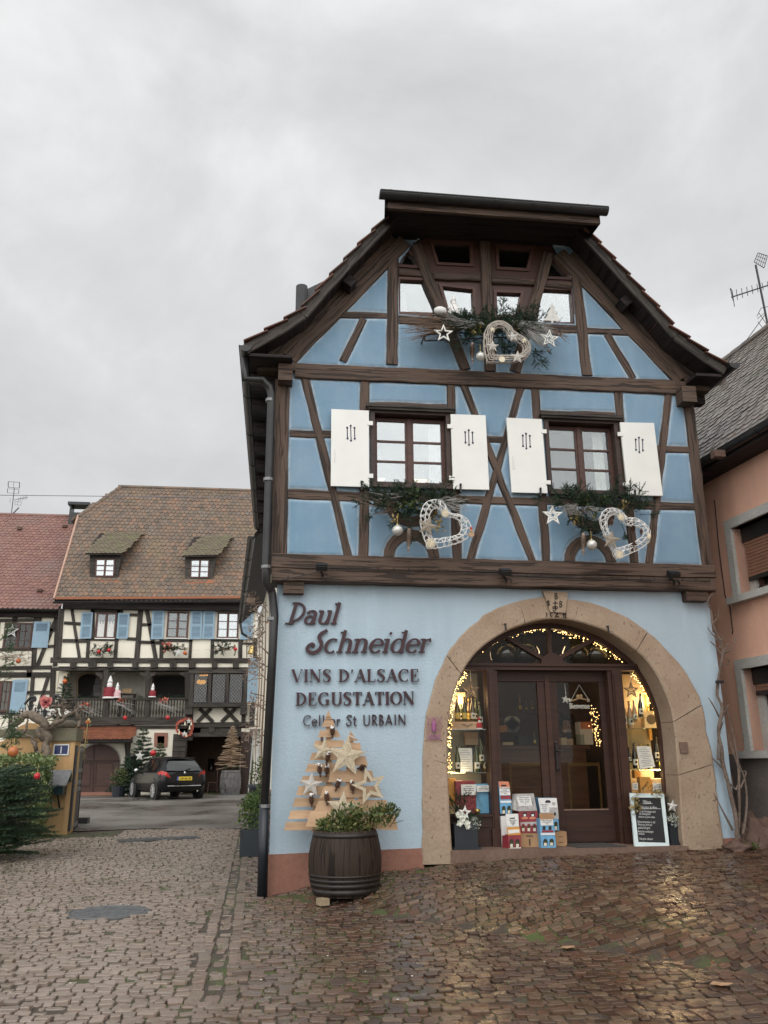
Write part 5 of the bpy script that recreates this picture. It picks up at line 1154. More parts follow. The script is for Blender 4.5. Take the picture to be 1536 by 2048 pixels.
# board trees
def boardtree(label,tip,boards,posts,Y):
    t_=thing('board_tree',label,'wooden tree',F('t',tip[0][0],1000,Y),'pallet wood trees')
    k=0
    for q in [tip]+boards:
        Yk=Y+rnd.uniform(-.006,.006); P_=[F('t',x,y,Yk) for x,y in q]; c=sum(P_,Vector())/len(P_); b=MB(); b.slab(P_[::-1],(0,.02,0)); uo=rnd.uniform(0,20); b.uv=[[(u+uo,v+uo) for u,v in f] for f in b.uv]; b.build('board',M['pallet'],t_)
    for q in posts:
        P_=[F('t',x,y,Y+.03) for x,y in q]; b=MB(); b.slab(P_[::-1],(0,.03,0)); b.build('back_post',M['barrel_grey'] if 0 else M['pallet'],t_)
    return t_
Q=lambda xl0,xr0,y0,xl1,xr1,y1,s=0:[(xl0,y0+s),(xr0,y0),(xr1,y1),(xl1,y1+s)]
boardtree('taller pallet board tree at the back left of the barrel',[(755,78),(775,128),(735,130)],[Q(733,778,136,727,783,148),Q(727,790,152,705,808,205),Q(692,826,230,676,848,284,4),Q(655,876,308,642,868,362,4),Q(632,840,402,610,850,460,3),Q(600,830,486,578,840,548,4),Q(562,830,580,538,840,632,4),Q(528,800,658,510,800,730,3),Q(500,760,748,480,730,816,4),Q(468,690,844,446,690,910,5),Q(432,640,934,414,640,998,4)],[[(738,130),(778,130),(790,1010),(735,1010)],[(575,560),(600,560),(570,1000),(570,1000)][:0] or [(640,800),(672,800),(660,1010),(625,1010)]],-.17)
boardtree('shorter pallet board tree leaning in front at the right of the barrel',[(928,236),(962,292),(905,292)],[Q(905,975,296,900,982,312),Q(890,1000,330,880,1010,412),Q(860,1040,430,850,1060,505),Q(772,1090,542,755,1112,628,4),Q(725,1140,660,690,1175,748,5),Q(682,1200,768,642,1222,858,6),Q(622,1264,880,580,1292,1000,-28)],[[(900,290),(950,290),(960,1010),(880,1010)],[(980,520),(1010,520),(1030,1010),(990,1010)]],-.34)
M['bark_star']=islandmat('shredded_pale_bark',[(.40,.32,.20),(.55,.47,.33),(.62,.56,.44)],.8)
t=NT('shredded_birch_bark'); v=t.coord('Object'); f=t.noise(t.coord('Object',(1,1,1)),70,5,.7,1.5); t.set(col=t.ramp(f,(.3,(.27,.20,.12)),(.5,(.50,.42,.29)),(.7,(.68,.62,.50))),rough=.8,nrm=t.bump(f,.8,.01)); M['bark_star']=t.m
t=NT('silvery_birch_bark'); v=t.coord('Object'); f=t.noise(v,70,5,.7,1.5); t.set(col=t.ramp(f,(.3,(.28,.25,.22)),(.5,(.48,.45,.40)),(.7,(.70,.68,.63))),rough=.8,nrm=t.bump(f,.8,.01)); M['bark_silver']=t.m
star(F('t',893,432,-.42),.25,'largest bark covered star hung on the front board tree','bark_star',0,6,.02,cord=F('t',960,295,-.40))
star(F('t',715,388,-.24),.148,'bark star near the top of the taller board tree','bark_star',0,12,.02)
star(F('t',622,652,-.24),.15,'silvery bark star at the left of the taller board tree','bark_silver',0,4,.02)
star(F('t',1072,660,-.42),.225,'open outline bark star at the right of the front board tree','bark_star',.55,-14,.02)
star(F('t',862,830,-.42),.20,'bark star low on the front board tree just above the shrub','bark_star',0,6,.02)
M['cone']=islandmat('brown_cone_scales',[(.06,.03,.018),(.10,.05,.03),(.14,.075,.045)],.7,bump=0)
M['cone_grey']=islandmat('dry_grey_cone_scales',[(.24,.17,.13),(.36,.27,.21),(.45,.35,.28)],.8,bump=0)
def cone(c,h,r_,label,snow=True,mt='cone',tilt=0,grp='cones on the board trees',name='pine_cone'):
    t_=thing(name,label,'cone',c,grp); b=MB(); c=Vector(c); ro=rotm(0,tilt,0)
    n=int(h/.0105)
    for i in range(n):
        k=(i+.5)/n; rr=r_*(math.sin(PI*min(1,k*1.15+.08))**.65 if k<.8 else max(.18,(1-k)*3.1))
        for j in range(9):
            a=2*PI*(j+i*.5)/9; o_=Vector((math.cos(a),math.sin(a),0)); q=Vector((0,0,h/2-k*h)); s=Vector((-math.sin(a),math.cos(a),0))*rr*.42
            b.add([c+ro@(q+o_*rr*.3+Vector((0,0,.01))),c+ro@(q+o_*rr*.95-s-Vector((0,0,.003))),c+ro@(q+o_*rr*1.12-Vector((0,0,.009))),c+ro@(q+o_*rr*.95+s-Vector((0,0,.003)))],[(0,1,2,3)])
    b.tube([c+ro@Vector((0,0,h/2)),c+ro@Vector((0,0,-h/2*.92))],[r_*.55,r_*.2],8); b.build('scales',M[mt],t_)
    if snow:
        b=MB()
        for _ in range(7): b.ball(c+ro@Vector((rnd.gauss(0,r_*.4),-r_*.4+rnd.gauss(0,.006),h/2+rnd.uniform(-.03,.008))),.011*rnd.uniform(.7,1.2),7)
        b.build('snow',M['fluff'],t_,smooth=True)
    return t_
for x,y,Y,l_,tl in((787,248,-.22,'snow capped cone hanging at the tip of the taller board tree',0),(748,450,-.30,'snow capped cone left of the largest bark star',12),(690,545,-.25,'snow capped cone on the taller board tree, left of a paired cone',-8),(742,545,-.25,'snow capped cone below the left point of the largest bark star',4),(826,655,-.38,'snow capped cone on the upper wide board of the front tree',20),(940,672,-.38,'reddish snow capped cone beside the open outline star',-6),(626,775,-.24,'cone hanging under the silvery bark star',-4),(745,758,-.36,'slim snow capped cone at the left edge of the front board tree',-6)): cone(F('t',x,y,Y),.155,.034,l_,tilt=tl)
cone(F('t',1010,520,-.36),.12,.038,'dark bare cone lying sideways under the right point of the largest star',False,tilt=80)
cone(F('t',705,300,-.2),.05,.024,'tiny dark cone above the upper bark star',False)
# ================================================================ flower pots, chalkboard and doormat
M['pot_black']=simple('anthracite_planter',(.012,.017,.022),.45,.2,6,.03); M['petalw']=islandmat('white_flower_petals',[(.62,.62,.55),(.74,.73,.66),(.68,.70,.55)],.6,bump=0); M['paleball']=islandmat('pale_grey_green_tuft',[(.45,.50,.42),(.58,.6,.52)],.8,bump=0)
def pot(c,w_,h,label,hi):
    t_=thing('planter',label,'planter',c,'black planters flanking the shop door'); c=Vector(c); b=MB(); b.bx(c.x-w_/2,c.x+w_/2,c.y,c.y+w_,c.z+.03,c.z+h); b.build('pot',M['pot_black'],t_)
    b=MB(); b.bx(c.x-w_/2-.02,c.x+w_/2+.03,c.y-.03,c.y+w_+.02,c.z,c.z+.03); b.build('saucer',M['pot_black'],t_); b=MB(); b.bx(c.x-w_/2+.01,c.x+w_/2-.01,c.y+.01,c.y+w_-.01,c.z+h,c.z+h+.006); b.build('soil',M['soil'],t_)
    p_=thing('potted_arrangement',hi,'plant',c+Vector((0,w_/2,h)),'flower arrangements in the black planters'); m_=c+Vector((0,w_/2,h))
    return t_,p_,m_
p=F('i1',262,1985,.16); PT,PA,m_=pot((p.x,.16,.456),.30,.30,'black square planter left of the gift boxes','white flowers and fir twigs in the left black planter')
b=MB(); 
for k in range(16): spray(b,m_+Vector((rnd.uniform(-.1,.1),rnd.uniform(-.08,.08),0)),(rnd.gauss(0,.6),rnd.gauss(-.3,.5),rnd.uniform(.2,1)),rnd.uniform(.12,.22),1,.028)
for k in range(7): spray(b,m_+Vector((-.05,.05,.05)),(rnd.gauss(-.05,.25),rnd.gauss(0,.25),1),rnd.uniform(.3,.46),1,.03)
b.build('greenery',M['fir'],PA)
def flower(b,c,r_,n=6):
    c=Vector(c)
    for i in range(n):
        a=2*PI*i/n+rnd.random(); d=Vector((math.cos(a),-.45+rnd.uniform(-.2,.2),math.sin(a))); s=Vector((-math.sin(a),0,math.cos(a)))*r_*.42; b.add([c,c+d*r_*.6+s,c+d*r_,c+d*r_*.6-s],[(0,1,2,3)])
b=MB()
for x,y,r_ in((195,1620,.05),(175,1600,.04),(215,1660,.045),(262,1690,.05),(190,1690,.045),(230,1625,.04),(270,1720,.04)): flower(b,F('i1',x,y,.14),r_); flower(b,F('i1',x+6,y-6,.12),r_*.7)
b.build('white_flower',M['petalw'],PA); b=MB(); leaves(b,F('i1',330,1695,.2),(.085,.08,.085),260,.022); b.build('pale_tuft',M['paleball'],PA)
star(F('i1',243,1585,.12),.088,'white wooden star stuck in the left black planter','white_wood',.42,5,.015)
p=F('i2',1290,1925,.2); PT,PA,m_=pot((p.x,.2,.456),.30,.27,'black square planter at the right beside the chalkboard','white flowers and fir twigs in the right black planter')
b=MB()
for k in range(22): spray(b,m_+Vector((rnd.uniform(-.1,.12),rnd.uniform(-.1,.05),0)),(rnd.gauss(.2,.6),rnd.gauss(-.2,.5),rnd.uniform(.2,1)),rnd.uniform(.12,.24),1,.028)
for k in range(6): spray(b,m_+Vector((-.1,.08,.05)),(rnd.gauss(-.15,.2),rnd.gauss(0,.2),1),rnd.uniform(.3,.42),1,.03)
b.build('greenery',M['fir'],PA); b=MB()
for x,y,r_ in((1320,1630,.055),(1290,1590,.03),(1390,1630,.03),(1305,1680,.03)): flower(b,F('i2',x,y,.14),r_,7)
b.build('white_flower',M['petalw'],PA); b=MB(); leaves(b,F('i2',1210,1660,.2),(.09,.08,.08),260,.022); b.build('pale_tuft',M['paleball'],PA)
star(F('i2',1195,1522,.15),.085,'white star stuck in the right black planter','silver',0,10,.015)
# chalkboard
M['mint']=simple('pale_mint_paint',(.60,.70,.70),.55,.08,9,.08); M['slate']=simple('black_slate_board',(.014,.014,.015),.7,.4,6,.05); M['chalk']=simple('white_chalk',(.6,.6,.58),.9,.2,60,0)
Yc=lambda y:.12+.14*(1-(y-1400)/520)
ff=lambda x,y,o_=0:F('i2',x,y,Yc(y)-o_); CB=thing('chalkboard','leaning chalkboard with pale mint frame and handwritten wine list','chalkboard',ff(990,1920))
O=[ff(780,1400),ff(1112,1405),ff(1166,1922),ff(826,1915)]; I=[ff(815,1438),ff(1080,1441),ff(1130,1882),ff(862,1874)]
b=MB(); b.ringslab(O[::-1],I[::-1],(0,.03,.006)); b.build('board_frame',M['mint'],CB); b=MB(); b.slab([p+Vector((0,.008,0)) for p in I[::-1]],(0,.01,0)); b.build('slate',M['slate'],CB)
lean=math.atan2(.14,.74)
for s,x,y,sz in(("l'Alsace",905,1495,.06),('Sélection de fêtes',880,1545,.052),('Cuvée Vendanges tard.',868,1582,.04),('vin d’exception',870,1606,.04),('sélection de grains nobles',862,1634,.035),('Gewurztraminer x nid',852,1685,.043),('Muscat sec, pinot gris',856,1710,.036),('spécial foie gras',858,1742,.042),('Avec les vendanges',855,1778,.044),('moelleux',862,1800,.036),('foie gras, dessert',872,1850,.043)):
    q=ff(x,y,.001); textmesh(s,sz,q,'chalk',CB,.0005,'LEFT',(PI/2+lean*.0-.18,R(2.5),0),'chalk_line',.62,.3)
b=MB()
for y,x0,x1 in((1500,905,1000),(1550,880,1080)): A=ff(x0,y,.002);B=ff(x1,y-2,.002); b.beam(A,B,.005,.001)
b.build('chalk_underline',M['chalk'],CB)
t_=thing('ivy_garland','golden leaf garland draped over the chalkboard corner','garland',ff(830,1420)); b=MB()
M['goldleaf']=islandmat('golden_leaves',[(.16,.11,.03),(.28,.20,.06),(.36,.28,.12),(.12,.12,.04)],.4,bump=0)
for x,y,n in((835,1475,26),(845,1525,30),(825,1570,18),(870,1405,10),(950,1375,12),(1030,1400,26),(1095,1410,22),(1000,1345,8)): leaves(b,ff(x,y,.03),(.045,.03,.05),n,.045)
b.build('leaf_cluster',M['goldleaf'],t_); b=MB(); b.tube([ff(x,y,.02) for x,y in((775,1490),(800,1430),(870,1408),(960,1372),(1040,1390),(1100,1400),(1080,1420))],.004,4); b.build('stem',M['twig'],t_)
# doormat
b=MB(); A=F('i2',175,1890,.25); x0,x1=fx(775,1310,.2).x,fx(1055,1318,.2).x; b.slab([(x0+.12,.08,.470),(x1,.08,.470),(x1-.12,.56,.470),(x0,.56,.470)],(0,0,-.013)); M['mat']=simple('grey_ribbed_doormat',(.055,.05,.046),.9,.3,60,.5); tag(b.build('doormat',M['mat'],at=(x0,.1,.457)),'dark grey doormat on the step before the right door leaf','doormat')
# ================================================================ printed house cartons on the step
def quadpart(nm,mt,pa,z,q,Y,dep=.002):
    b=MB(); b.slab([F(z,x,y,Y) for x,y in q][::-1],(0,dep,0)); return b.build(nm,M[mt],pa)
def archwin(pa,x0,x1,y0,y1,Y,bg='ink'):
    b=MB(); n=8; xm=(x0+x1)/2; rr=(x1-x0)/2; pts=[(x0,y1),(x1,y1)]+[(xm+rr*math.cos(R(180*i/n)),y0+rr*1.2-rr*1.2*math.sin(R(180*i/n))) for i in range(n+1)]; b.slab([F('bx',x,y,Y) for x,y in pts][::-1],(0,.002,0)); b.build('carton_window',M[bg],pa)
    w_=(x1-x0)*.32; b=MB(); pts=[(xm-w_,y1),(xm+w_,y1),(xm+w_,y0+rr*1.6),(xm+w_*.35,y0+rr*.9),(xm-w_*.35,y0+rr*.9),(xm-w_,y0+rr*1.6)]; b.slab([F('bx',x,y,Y-.002) for x,y in pts][::-1],(0,.002,0)); b.build('bottle_neck',M['gl_green'],pa)
    b=MB(); pts=[(xm-w_*1.05,y1),(xm+w_*1.05,y1),(xm+w_*1.05,lerp(y1,y0,.42)),(xm-w_*1.05,lerp(y1,y0,.42))]; b.slab([F('bx',x,y,Y-.004) for x,y in pts][::-1],(0,.002,0)); b.build('bottle_label',M['lab_white'],pa)
def carton(label,Y,dep,body,mt,name='house_carton'):
    P_=[F('bx',x,y,Y) for x,y in body]; t_=thing(name,label,'gift box',P_[-1],'house shaped wine cartons'); b=MB(); b.slab(P_[::-1],(0,dep,0)); b.build('carton_body',M[mt],t_); return t_
def cardp(pa,q,Y,words):
    quadpart('price_card','paper',pa,'bx',q,Y); P_=[F('bx',x,y,Y-.0015) for x,y in q]; n=len(words)
    for i,wd in enumerate(words):
        A=P_[0].lerp(P_[3],(i+.85)/(n+.5));B=P_[1].lerp(P_[2],(i+.85)/(n+.5)); textmesh(wd,.024,A.lerp(B,.5),'ink',pa,.0005,'CENTER',name='card_text',sx=.75)
# stand-off box and cartons
b=MB(); A=F('bx',235,1500,.40);B=F('bx',410,885,.40); b.bx(A.x,B.x,.40,.55,.456,B.z); tag(b.build('carton_stand',M['paper'],at=A),'tall white carton standing against the door post under the orange topped carton','box')
k=carton('tall orange topped blue house carton, upper left of the display by the door',.42,.12,[(165,225),(362,225),(425,838),(205,845)],'house_blue'); quadpart('top_flap','salmon',k,'bx',[(165,222),(360,222),(388,345),(178,345)],.417); quadpart('handle_hole','ink',k,'bx',[(212,285),(312,282),(318,312),(218,315)],.414); quadpart('curtain_print','house_red',k,'bx',[(200,492),(392,490),(400,560),(205,562)],.417); quadpart('band_print','paper',k,'bx',[(196,592),(412,588),(415,628),(199,632)],.417)
cardp(k,[(178,332),(372,328),(395,482),(190,488)],.411,['Coffret des Alpages','Riesling','Gewurztraminer','15,60']); archwin(k,228,300,690,838,.417); archwin(k,330,402,685,835,.417)
b=MB(); A=F('bx',590,1505,.30);B=F('bx',945,1215,.30); b.bx(A.x,B.x,.30,.52,.456,B.z); o=b.build('cardboard_box',M['brown_card'],at=A); tag(o,'brown cardboard box under the grey roofed red carton','box','brown cardboard boxes by the door'); lines(o,'bx',680,840,(1260,1280),.30); b=MB(); q=F('bx',762,1370,.298); b.bx(q.x-.008,q.x+.008,.297,.299,q.z-.05,q.z+.03); q=b.build('printed_bottle',M['beam_dark']); q.parent=o; q.location=-o.location
k=carton('wide red house carton with a grey roof on the brown cardboard box',.33,.16,[(555,790),(912,780),(920,1200),(575,1212)],'house_red'); quadpart('roof','house_grey',k,'bx',[(482,460),(838,450),(905,782),(548,792)],.32,.012); quadpart('side_roof','house_grey',k,'bx',[(482,460),(548,790),(470,770),(440,760)],.335,.12); quadpart('handle_slot','ink',k,'bx',[(812,600),(822,598),(835,680),(825,682)],.317); quadpart('stone_print','house_grey',k,'bx',[(585,1005),(910,990),(915,1060),(590,1075)],.327)
cardp(k,[(512,510),(770,500),(818,682),(560,694)],.316,['Coffret Découverte','Riesling   Pinot gris','Muscat   Sylvaner','30'])
for x in(668,820): quadpart('window_print','ink',k,'bx',[(x-40,820),(x+40,818),(x+42,890),(x-38,892)],.327); quadpart('curtain_print','paper',k,'bx',[(x-22,850),(x+22,848),(x+23,890),(x-21,892)],.325); quadpart('flower_print','salmon',k,'bx',[(x-60,905),(x+55,902),(x+57,940),(x-58,945)],.327)
for x in(640,745,855): archwin(k,x-35,x+35,1030,1175,.326,'house_red')
b=MB(); A=F('bx',1240,1475,.36);B=F('bx',1468,1185,.36); b.bx(A.x,B.x,.36,.55,.456,B.z); o=b.build('cardboard_box',M['brown_card'],at=A); tag(o,'brown cardboard box under the white topped carton beside the doormat','box','brown cardboard boxes by the door'); lines(o,'bx',1290,1430,(1280,1390),.36)
k=carton('grey white house carton at the right rear of the display by the door',.37,.14,[(925,540),(1280,540),(1330,1160),(1010,1165)],'house_blue'); quadpart('top_flap','paper',k,'bx',[(922,540),(1280,538),(1300,720),(950,720)],.366); quadpart('handle_hole','ink',k,'bx',[(1060,600),(1090,578),(1140,578),(1165,605),(1160,630),(1065,632)],.363); quadpart('crest_print','house_grey',k,'bx',[(1190,620),(1255,618),(1255,660),(1225,690),(1195,665)],.363); quadpart('painting_print','house_grey',k,'bx',[(950,722),(1302,720),(1322,940),(975,945)],.366); quadpart('window_print','ink',k,'bx',[(1225,815),(1265,813),(1268,870),(1228,872)],.362)
cardp(k,[(955,645),(1130,640),(1142,815),(970,820)],.361,['Coffret Alsace','Riesling','Pinot noir','24,30']); archwin(k,1232,1300,990,1150,.366)
k=carton('low red house carton with a white top at the front left by the door',.20,.16,[(345,1255),(592,1240),(592,1500),(365,1525)],'house_red'); quadpart('top_flap','paper',k,'bx',[(300,845),(540,838),(560,1090),(325,1100)],.20,.01); quadpart('painting_print','orange_box',k,'bx',[(325,1098),(562,1088),(590,1240),(345,1258)],.20,.01); quadpart('flower_print','paper',k,'bx',[(350,1150),(560,1140),(565,1200),(355,1225)],.197); quadpart('boat_print','ink',k,'bx',[(375,920),(470,915),(468,895),(478,912),(470,938),(385,940)],.197)
cardp(k,[(325,955),(540,950),(552,1075),(335,1085)],.195,['Coffret cadeau','Riesling','Crémant','9,90']); quadpart('base_print','paper',k,'bx',[(362,1502),(590,1480),(592,1505),(365,1528)],.196)
for x in(415,528): archwin(k,x-38,x+38,1325,1490,.196)
P_=[F('bx',x,y,.20) for x,y in((288,1270),(345,1262),(365,1525),(288,1505))]; b=MB(); b.slab([P_[1],P_[0]+Vector((0,.14,0)),P_[3]+Vector((0,.14,0)),P_[2]],(.003,0.002,0)); b.build('side_panel',M['house_red'],k)
k=carton('sky blue house carton with brown gable at the front right by the door',.19,.16,[(950,940),(1225,935),(1270,1498),(985,1505)],'house_blue'); quadpart('top_flap','brown_card',k,'bx',[(940,830),(1212,825),(1230,945),(955,952)],.187); quadpart('chair_print','house_red',k,'bx',[(995,1160),(1215,1155),(1222,1195),(1000,1200)],.186); quadpart('rail_print','paper',k,'bx',[(975,1212),(1245,1206),(1250,1245),(980,1250)],.186)
cardp(k,[(968,950),(1208,945),(1215,1060),(975,1066)],.182,['Coffret Découverte','Gewurztraminer','17,30']); archwin(k,1022,1105,1320,1455,.186); archwin(k,1142,1225,1318,1450,.186)
for x in(1040,1155): quadpart('window_print','ink',k,'bx',[(x-30,1080),(x+25,1078),(x+27,1150),(x-28,1152)],.184)
# ================================================================ winter arrangements under the windows
M['withy']=islandmat('bare_willow_twigs',[(.10,.06,.04),(.17,.11,.075),(.24,.17,.12)],.7,bump=0); M['withy_grey']=islandmat('silver_grey_twigs',[(.20,.19,.175),(.32,.31,.29),(.42,.41,.39)],.7,bump=0)
M['white_cane']=simple('white_painted_cane',(.72,.71,.68),.5,.08,30,.1); M['rattan']=simple('pale_grey_rattan',(.40,.36,.31),.7,.25,40,.2); M['pearl']=simple('pearl_glass_ball',(.55,.54,.50),.15,.15,8,0,.3)
t=NT('wrapped_cane'); v=t.coord('Object',(1,1,1)); f=t.node('ShaderNodeTexWave',{'Vector':v,'Scale':26,'Distortion':6,'Detail':2}).outputs['Fac']; t.set(col=t.ramp(f,(.2,(.13,.10,.075)),(.7,(.46,.40,.31))),rough=.7,nrm=t.bump(f,.6,.01)); M['wrapped']=t.m
def twigs(b,p,q,n,sp,r_=.005,fan=.12):
    p,q=Vector(p),Vector(q)
    for _ in range(n):
        a=p+Vector((rnd.gauss(0,sp),rnd.gauss(0,sp),rnd.gauss(0,sp*.7))); e=q+Vector((rnd.gauss(0,fan),rnd.gauss(0,fan*.7),rnd.gauss(0,fan*.7))); m_=a.lerp(e,.5)+Vector((rnd.gauss(0,.02),rnd.gauss(0,.02),rnd.gauss(0,.02))); b.tube([a,m_,e],[r_,r_*.8,r_*.4],4,cap=False)
def heart(z,outer,inner,Y,mt,label,strands=3,cross=34,r_=.0058):
    def sm(P_): return catm([(a.x,a.y,a.z) for a in P_],8)
    O=resample([Vector(p) for p in sm([F(z,x,y,Y) for x,y in outer+outer[:1]])],64); I=resample([Vector(p) for p in sm([F(z,x,y,Y) for x,y in inner+inner[:1]])],64)
    t_=thing('heart_wreath',label,'wreath',O[0],'heart wreaths under the windows'); b=MB()
    for k in range(strands):
        f_=k/(strands-1); b.tube([o.lerp(i,f_)+Vector((rnd.gauss(0,.003),-.025 if 0<k<strands-1 else 0,rnd.gauss(0,.003))) for o,i in zip(O,I)],r_,6)
        k in(0,strands-1) and b.tube([o.lerp(i,f_)+Vector((rnd.gauss(0,.004),.04,rnd.gauss(0,.004))) for o,i in zip(O,I)],r_*.8,6)
    for k in range(cross):
        a=int(k*64/cross); c_=(a+rnd.choice((2,3)))%64
        A,B=(O[a],I[c_]) if k%2 else (I[a],O[c_]); b.tube([A,A.lerp(B,.5)+Vector((0,-.03,0)),B],r_*.75,5); b.tube([A+Vector((0,.04,0)),B+Vector((0,.0,0))],r_*.7,5)
    b.build('cane',M[mt],t_); return t_
def bauble(c,r_,label,mt,grp=None,name='bauble',cord=.12):
    t_=thing(name,label,'bauble',c,grp); b=MB(); b.ball(c,r_,18); b.build('ball',M[mt],t_,smooth=True); b=MB(); c=Vector(c); b.lathe([(.2*r_,.95*r_),(.2*r_,1.15*r_)],c,8); b.tube([c+Vector((0,0,r_)),c+Vector((0,0,r_+cord))],.003,4); b.build('cap',M['foil'],t_); return t_
def arrangement(z,label,spots,Y,hang,twg,gold,grey,ivy):
    c=F(z,*spots[0],Y); t_=thing('fir_arrangement',label,'arrangement',c,'fir arrangements under the blue house windows'); b=MB()
    for x,y in spots:
        p=F(z,x,y,Y+rnd.uniform(-.04,.1))
        for _ in range(5): spray(b,p,(rnd.gauss(0,.9),rnd.gauss(-.5,.5),rnd.gauss(.1,.6)),rnd.uniform(.15,.28),1,.03,1.2)
    for x,y,dx,dz,l_ in hang: spray(b,F(z,x,y,Y),(dx,-.25,dz),l_,2,.026)
    b.build('fir_twigs',M['fir'],t_)
    b=MB()
    for a in twg: twigs(b,F(z,a[0],a[1],Y),F(z,a[2],a[3],Y-.08),a[4],.03)
    b.build('bare_twigs',M['withy'],t_); b=MB()
    for a in grey: twigs(b,F(z,a[0],a[1],Y-.06),F(z,a[2],a[3],Y-.14),a[4],.025,.004,.07)
    b.build('silver_twigs',M['withy_grey'],t_); b=MB()
    for x,y,n in gold: leaves(b,F(z,x,y,Y-.08),(.05,.03,.06),n,.05)
    if gold: b.build('gold_leaves',M['goldleaf'],t_)
    b=MB()
    for x,y,n in ivy: leaves(b,F(z,x,y,Y-.04),(.09,.05,.06),n,.06)
    b.build('ivy_leaves',M['shrub'],t_)
    return t_
YD_=-.28
arrangement('d1','fir, twig and gold leaf arrangement under the left white shuttered window',[(x,y) for x in range(150,1180,95) for y in (180,290)]+[(460,430),(600,420),(700,480),(760,380)],YD_,[(150,330,-.5,-1,.2),(420,420,-.1,-1,.24),(560,470,.0,-1,.24),(700,520,.2,-1,.26),(620,560,-.2,-1,.2),(1000,120,.3,.9,.2),(230,140,-.9,.3,.26),(60,290,-1,.05,.2),(500,150,.2,1,.15)],[(420,300,210,300,16),(420,330,190,340,10),(300,360,250,400,6)],[(700,300,10),(900,430,22),(930,520,22),(950,600,14),(420,460,14),(390,500,8)],[(930,240,1150,260,36),(900,260,1180,330,26),(480,190,280,220,9)],[(560,300,60),(620,160,40),(480,330,40)])
arrangement('d2','fir, twig and gold leaf arrangement under the right white shuttered window',[(x,y) for x in range(330,1200,95) for y in (170,270)]+[(450,430),(640,520),(690,600),(620,430)],YD_,[(230,250,-1,.1,.26),(380,160,.1,1,.2),(470,170,.3,1,.18),(640,560,.2,-1,.22),(700,560,.1,-1,.22),(950,130,0,1,.22),(1050,170,.5,.7,.2),(1200,380,1,.0,.28),(1150,350,.9,.4,.22),(560,450,-.1,-1,.18),(1000,480,.2,-.9,.24)],[(560,330,600,420,10)],[(500,420,26),(520,470,14),(1010,290,22),(1060,300,18),(660,370,10)],[(500,290,380,350,40),(620,310,720,320,24),(560,370,420,330,16)],[(600,230,50),(820,220,40),(700,350,40)])
arrangement('g0','fir and twig arrangement with silver twigs under the gable windows',[(x,y) for x in range(500,1120,45) for y in (575,605,640)]+[(640,700),(870,700),(900,760),(700,660)],-.32,[(640,560,-.2,1,.16),(890,540,0,1,.24),(870,520,.2,1,.22),(790,560,-.2,1,.22),(960,560,.3,1,.2),(1020,540,.6,.8,.2),(1060,510,.5,.8,.2),(580,710,-.3,-.9,.16),(560,690,-.6,-.5,.16),(890,720,.1,-1,.24),(840,740,-.1,-1,.22),(1060,770,.6,-.2,.2),(1080,790,.7,-1,.34),(1090,790,.9,.1,.26)],[(600,590,310,595,70),(600,620,320,655,60),(1180,640,1300,670,26)],[(690,640,24),(720,620,16),(960,600,18),(990,640,14)],[(700,600,520,560,26),(960,590,1190,640,90),(1000,600,1170,730,70),(760,590,600,600,20)],[(800,620,60),(700,650,50)])
heart('d1',[(800,805),(735,600),(718,430),(765,275),(880,228),(985,262),(1065,395),(1180,405),(1280,480),(1322,600),(1250,700),(1050,775),(900,800)],[(855,690),(812,560),(822,410),(880,335),(950,350),(1010,430),(1090,440),(1165,465),(1205,550),(1165,640),(1020,680),(920,695)],-.45,'white_cane','white cane heart wreath under the left window with a pale straw star',3,44)
heart('d2',[(950,865),(835,620),(782,490),(780,385),(830,320),(930,305),(1010,350),(1060,412),(1170,420),(1270,480),(1328,580),(1300,680),(1200,760),(1040,830)],[(945,745),(880,590),(842,480),(870,402),(930,372),(990,425),(1060,488),(1170,498),(1235,535),(1250,600),(1180,660),(1080,712),(990,742)],-.45,'white_cane','white cane heart wreath under the right window hung with small cones',3,44)
heart('g0',[(785,848),(764,750),(765,660),(800,595),(870,573),(930,600),(970,650),(1030,682),(1072,735),(1060,800),(1000,840),(890,850)],[(832,800),(813,710),(830,635),(870,612),(908,640),(935,690),(1000,720),(1028,760),(1000,797),(910,803)],-.5,'rattan','pale rattan heart wreath with stars under the gable windows',5,26,.009)
WG='stars pinned to the window decorations'
star(F('d1',800,545,-.52),.145,'grey cane wrapped star on the left heart wreath','wrapped',0,18,.02,grp=WG); star(F('d2',890,655,-.52),.14,'grey cane wrapped star on the right heart wreath','wrapped',0,10,.02,grp=WG)
M['straw']=simple('pale_straw',(.66,.58,.42),.6,.15,30,.1)
def strawstar(c,r_,label):
    t_=thing('straw_star',label,'star',c,WG); b=MB()
    for i in range(8):
        a=PI*i/8; d=Vector((math.cos(a),0,math.sin(a))); b.tube([c-d*r_,c+d*r_],.0035 if i%2 else .0045,5)
    for i in range(8):
        a=PI*i/4; d=Vector((math.cos(a),0,math.sin(a)))*r_*.62; s=Vector((-math.sin(a),0,math.cos(a)))*r_*.2; b.tube([c+d*.6,c+d+s,c+d*1.4],.003,4); b.tube([c+d*.6,c+d-s,c+d*1.4],.003,4)
    b.build('straws',M['straw'],t_)
strawstar(F('d1',1005,390,-.5),.062,'small straw star high on the left heart wreath'); strawstar(F('d1',838,745,-.52),.072,'straw star at the lower tip of the left heart wreath'); strawstar(F('d2',1000,405,-.5),.055,'small straw star high on the right heart wreath'); strawstar(F('d2',982,815,-.52),.065,'straw star at the lower tip of the right heart wreath')
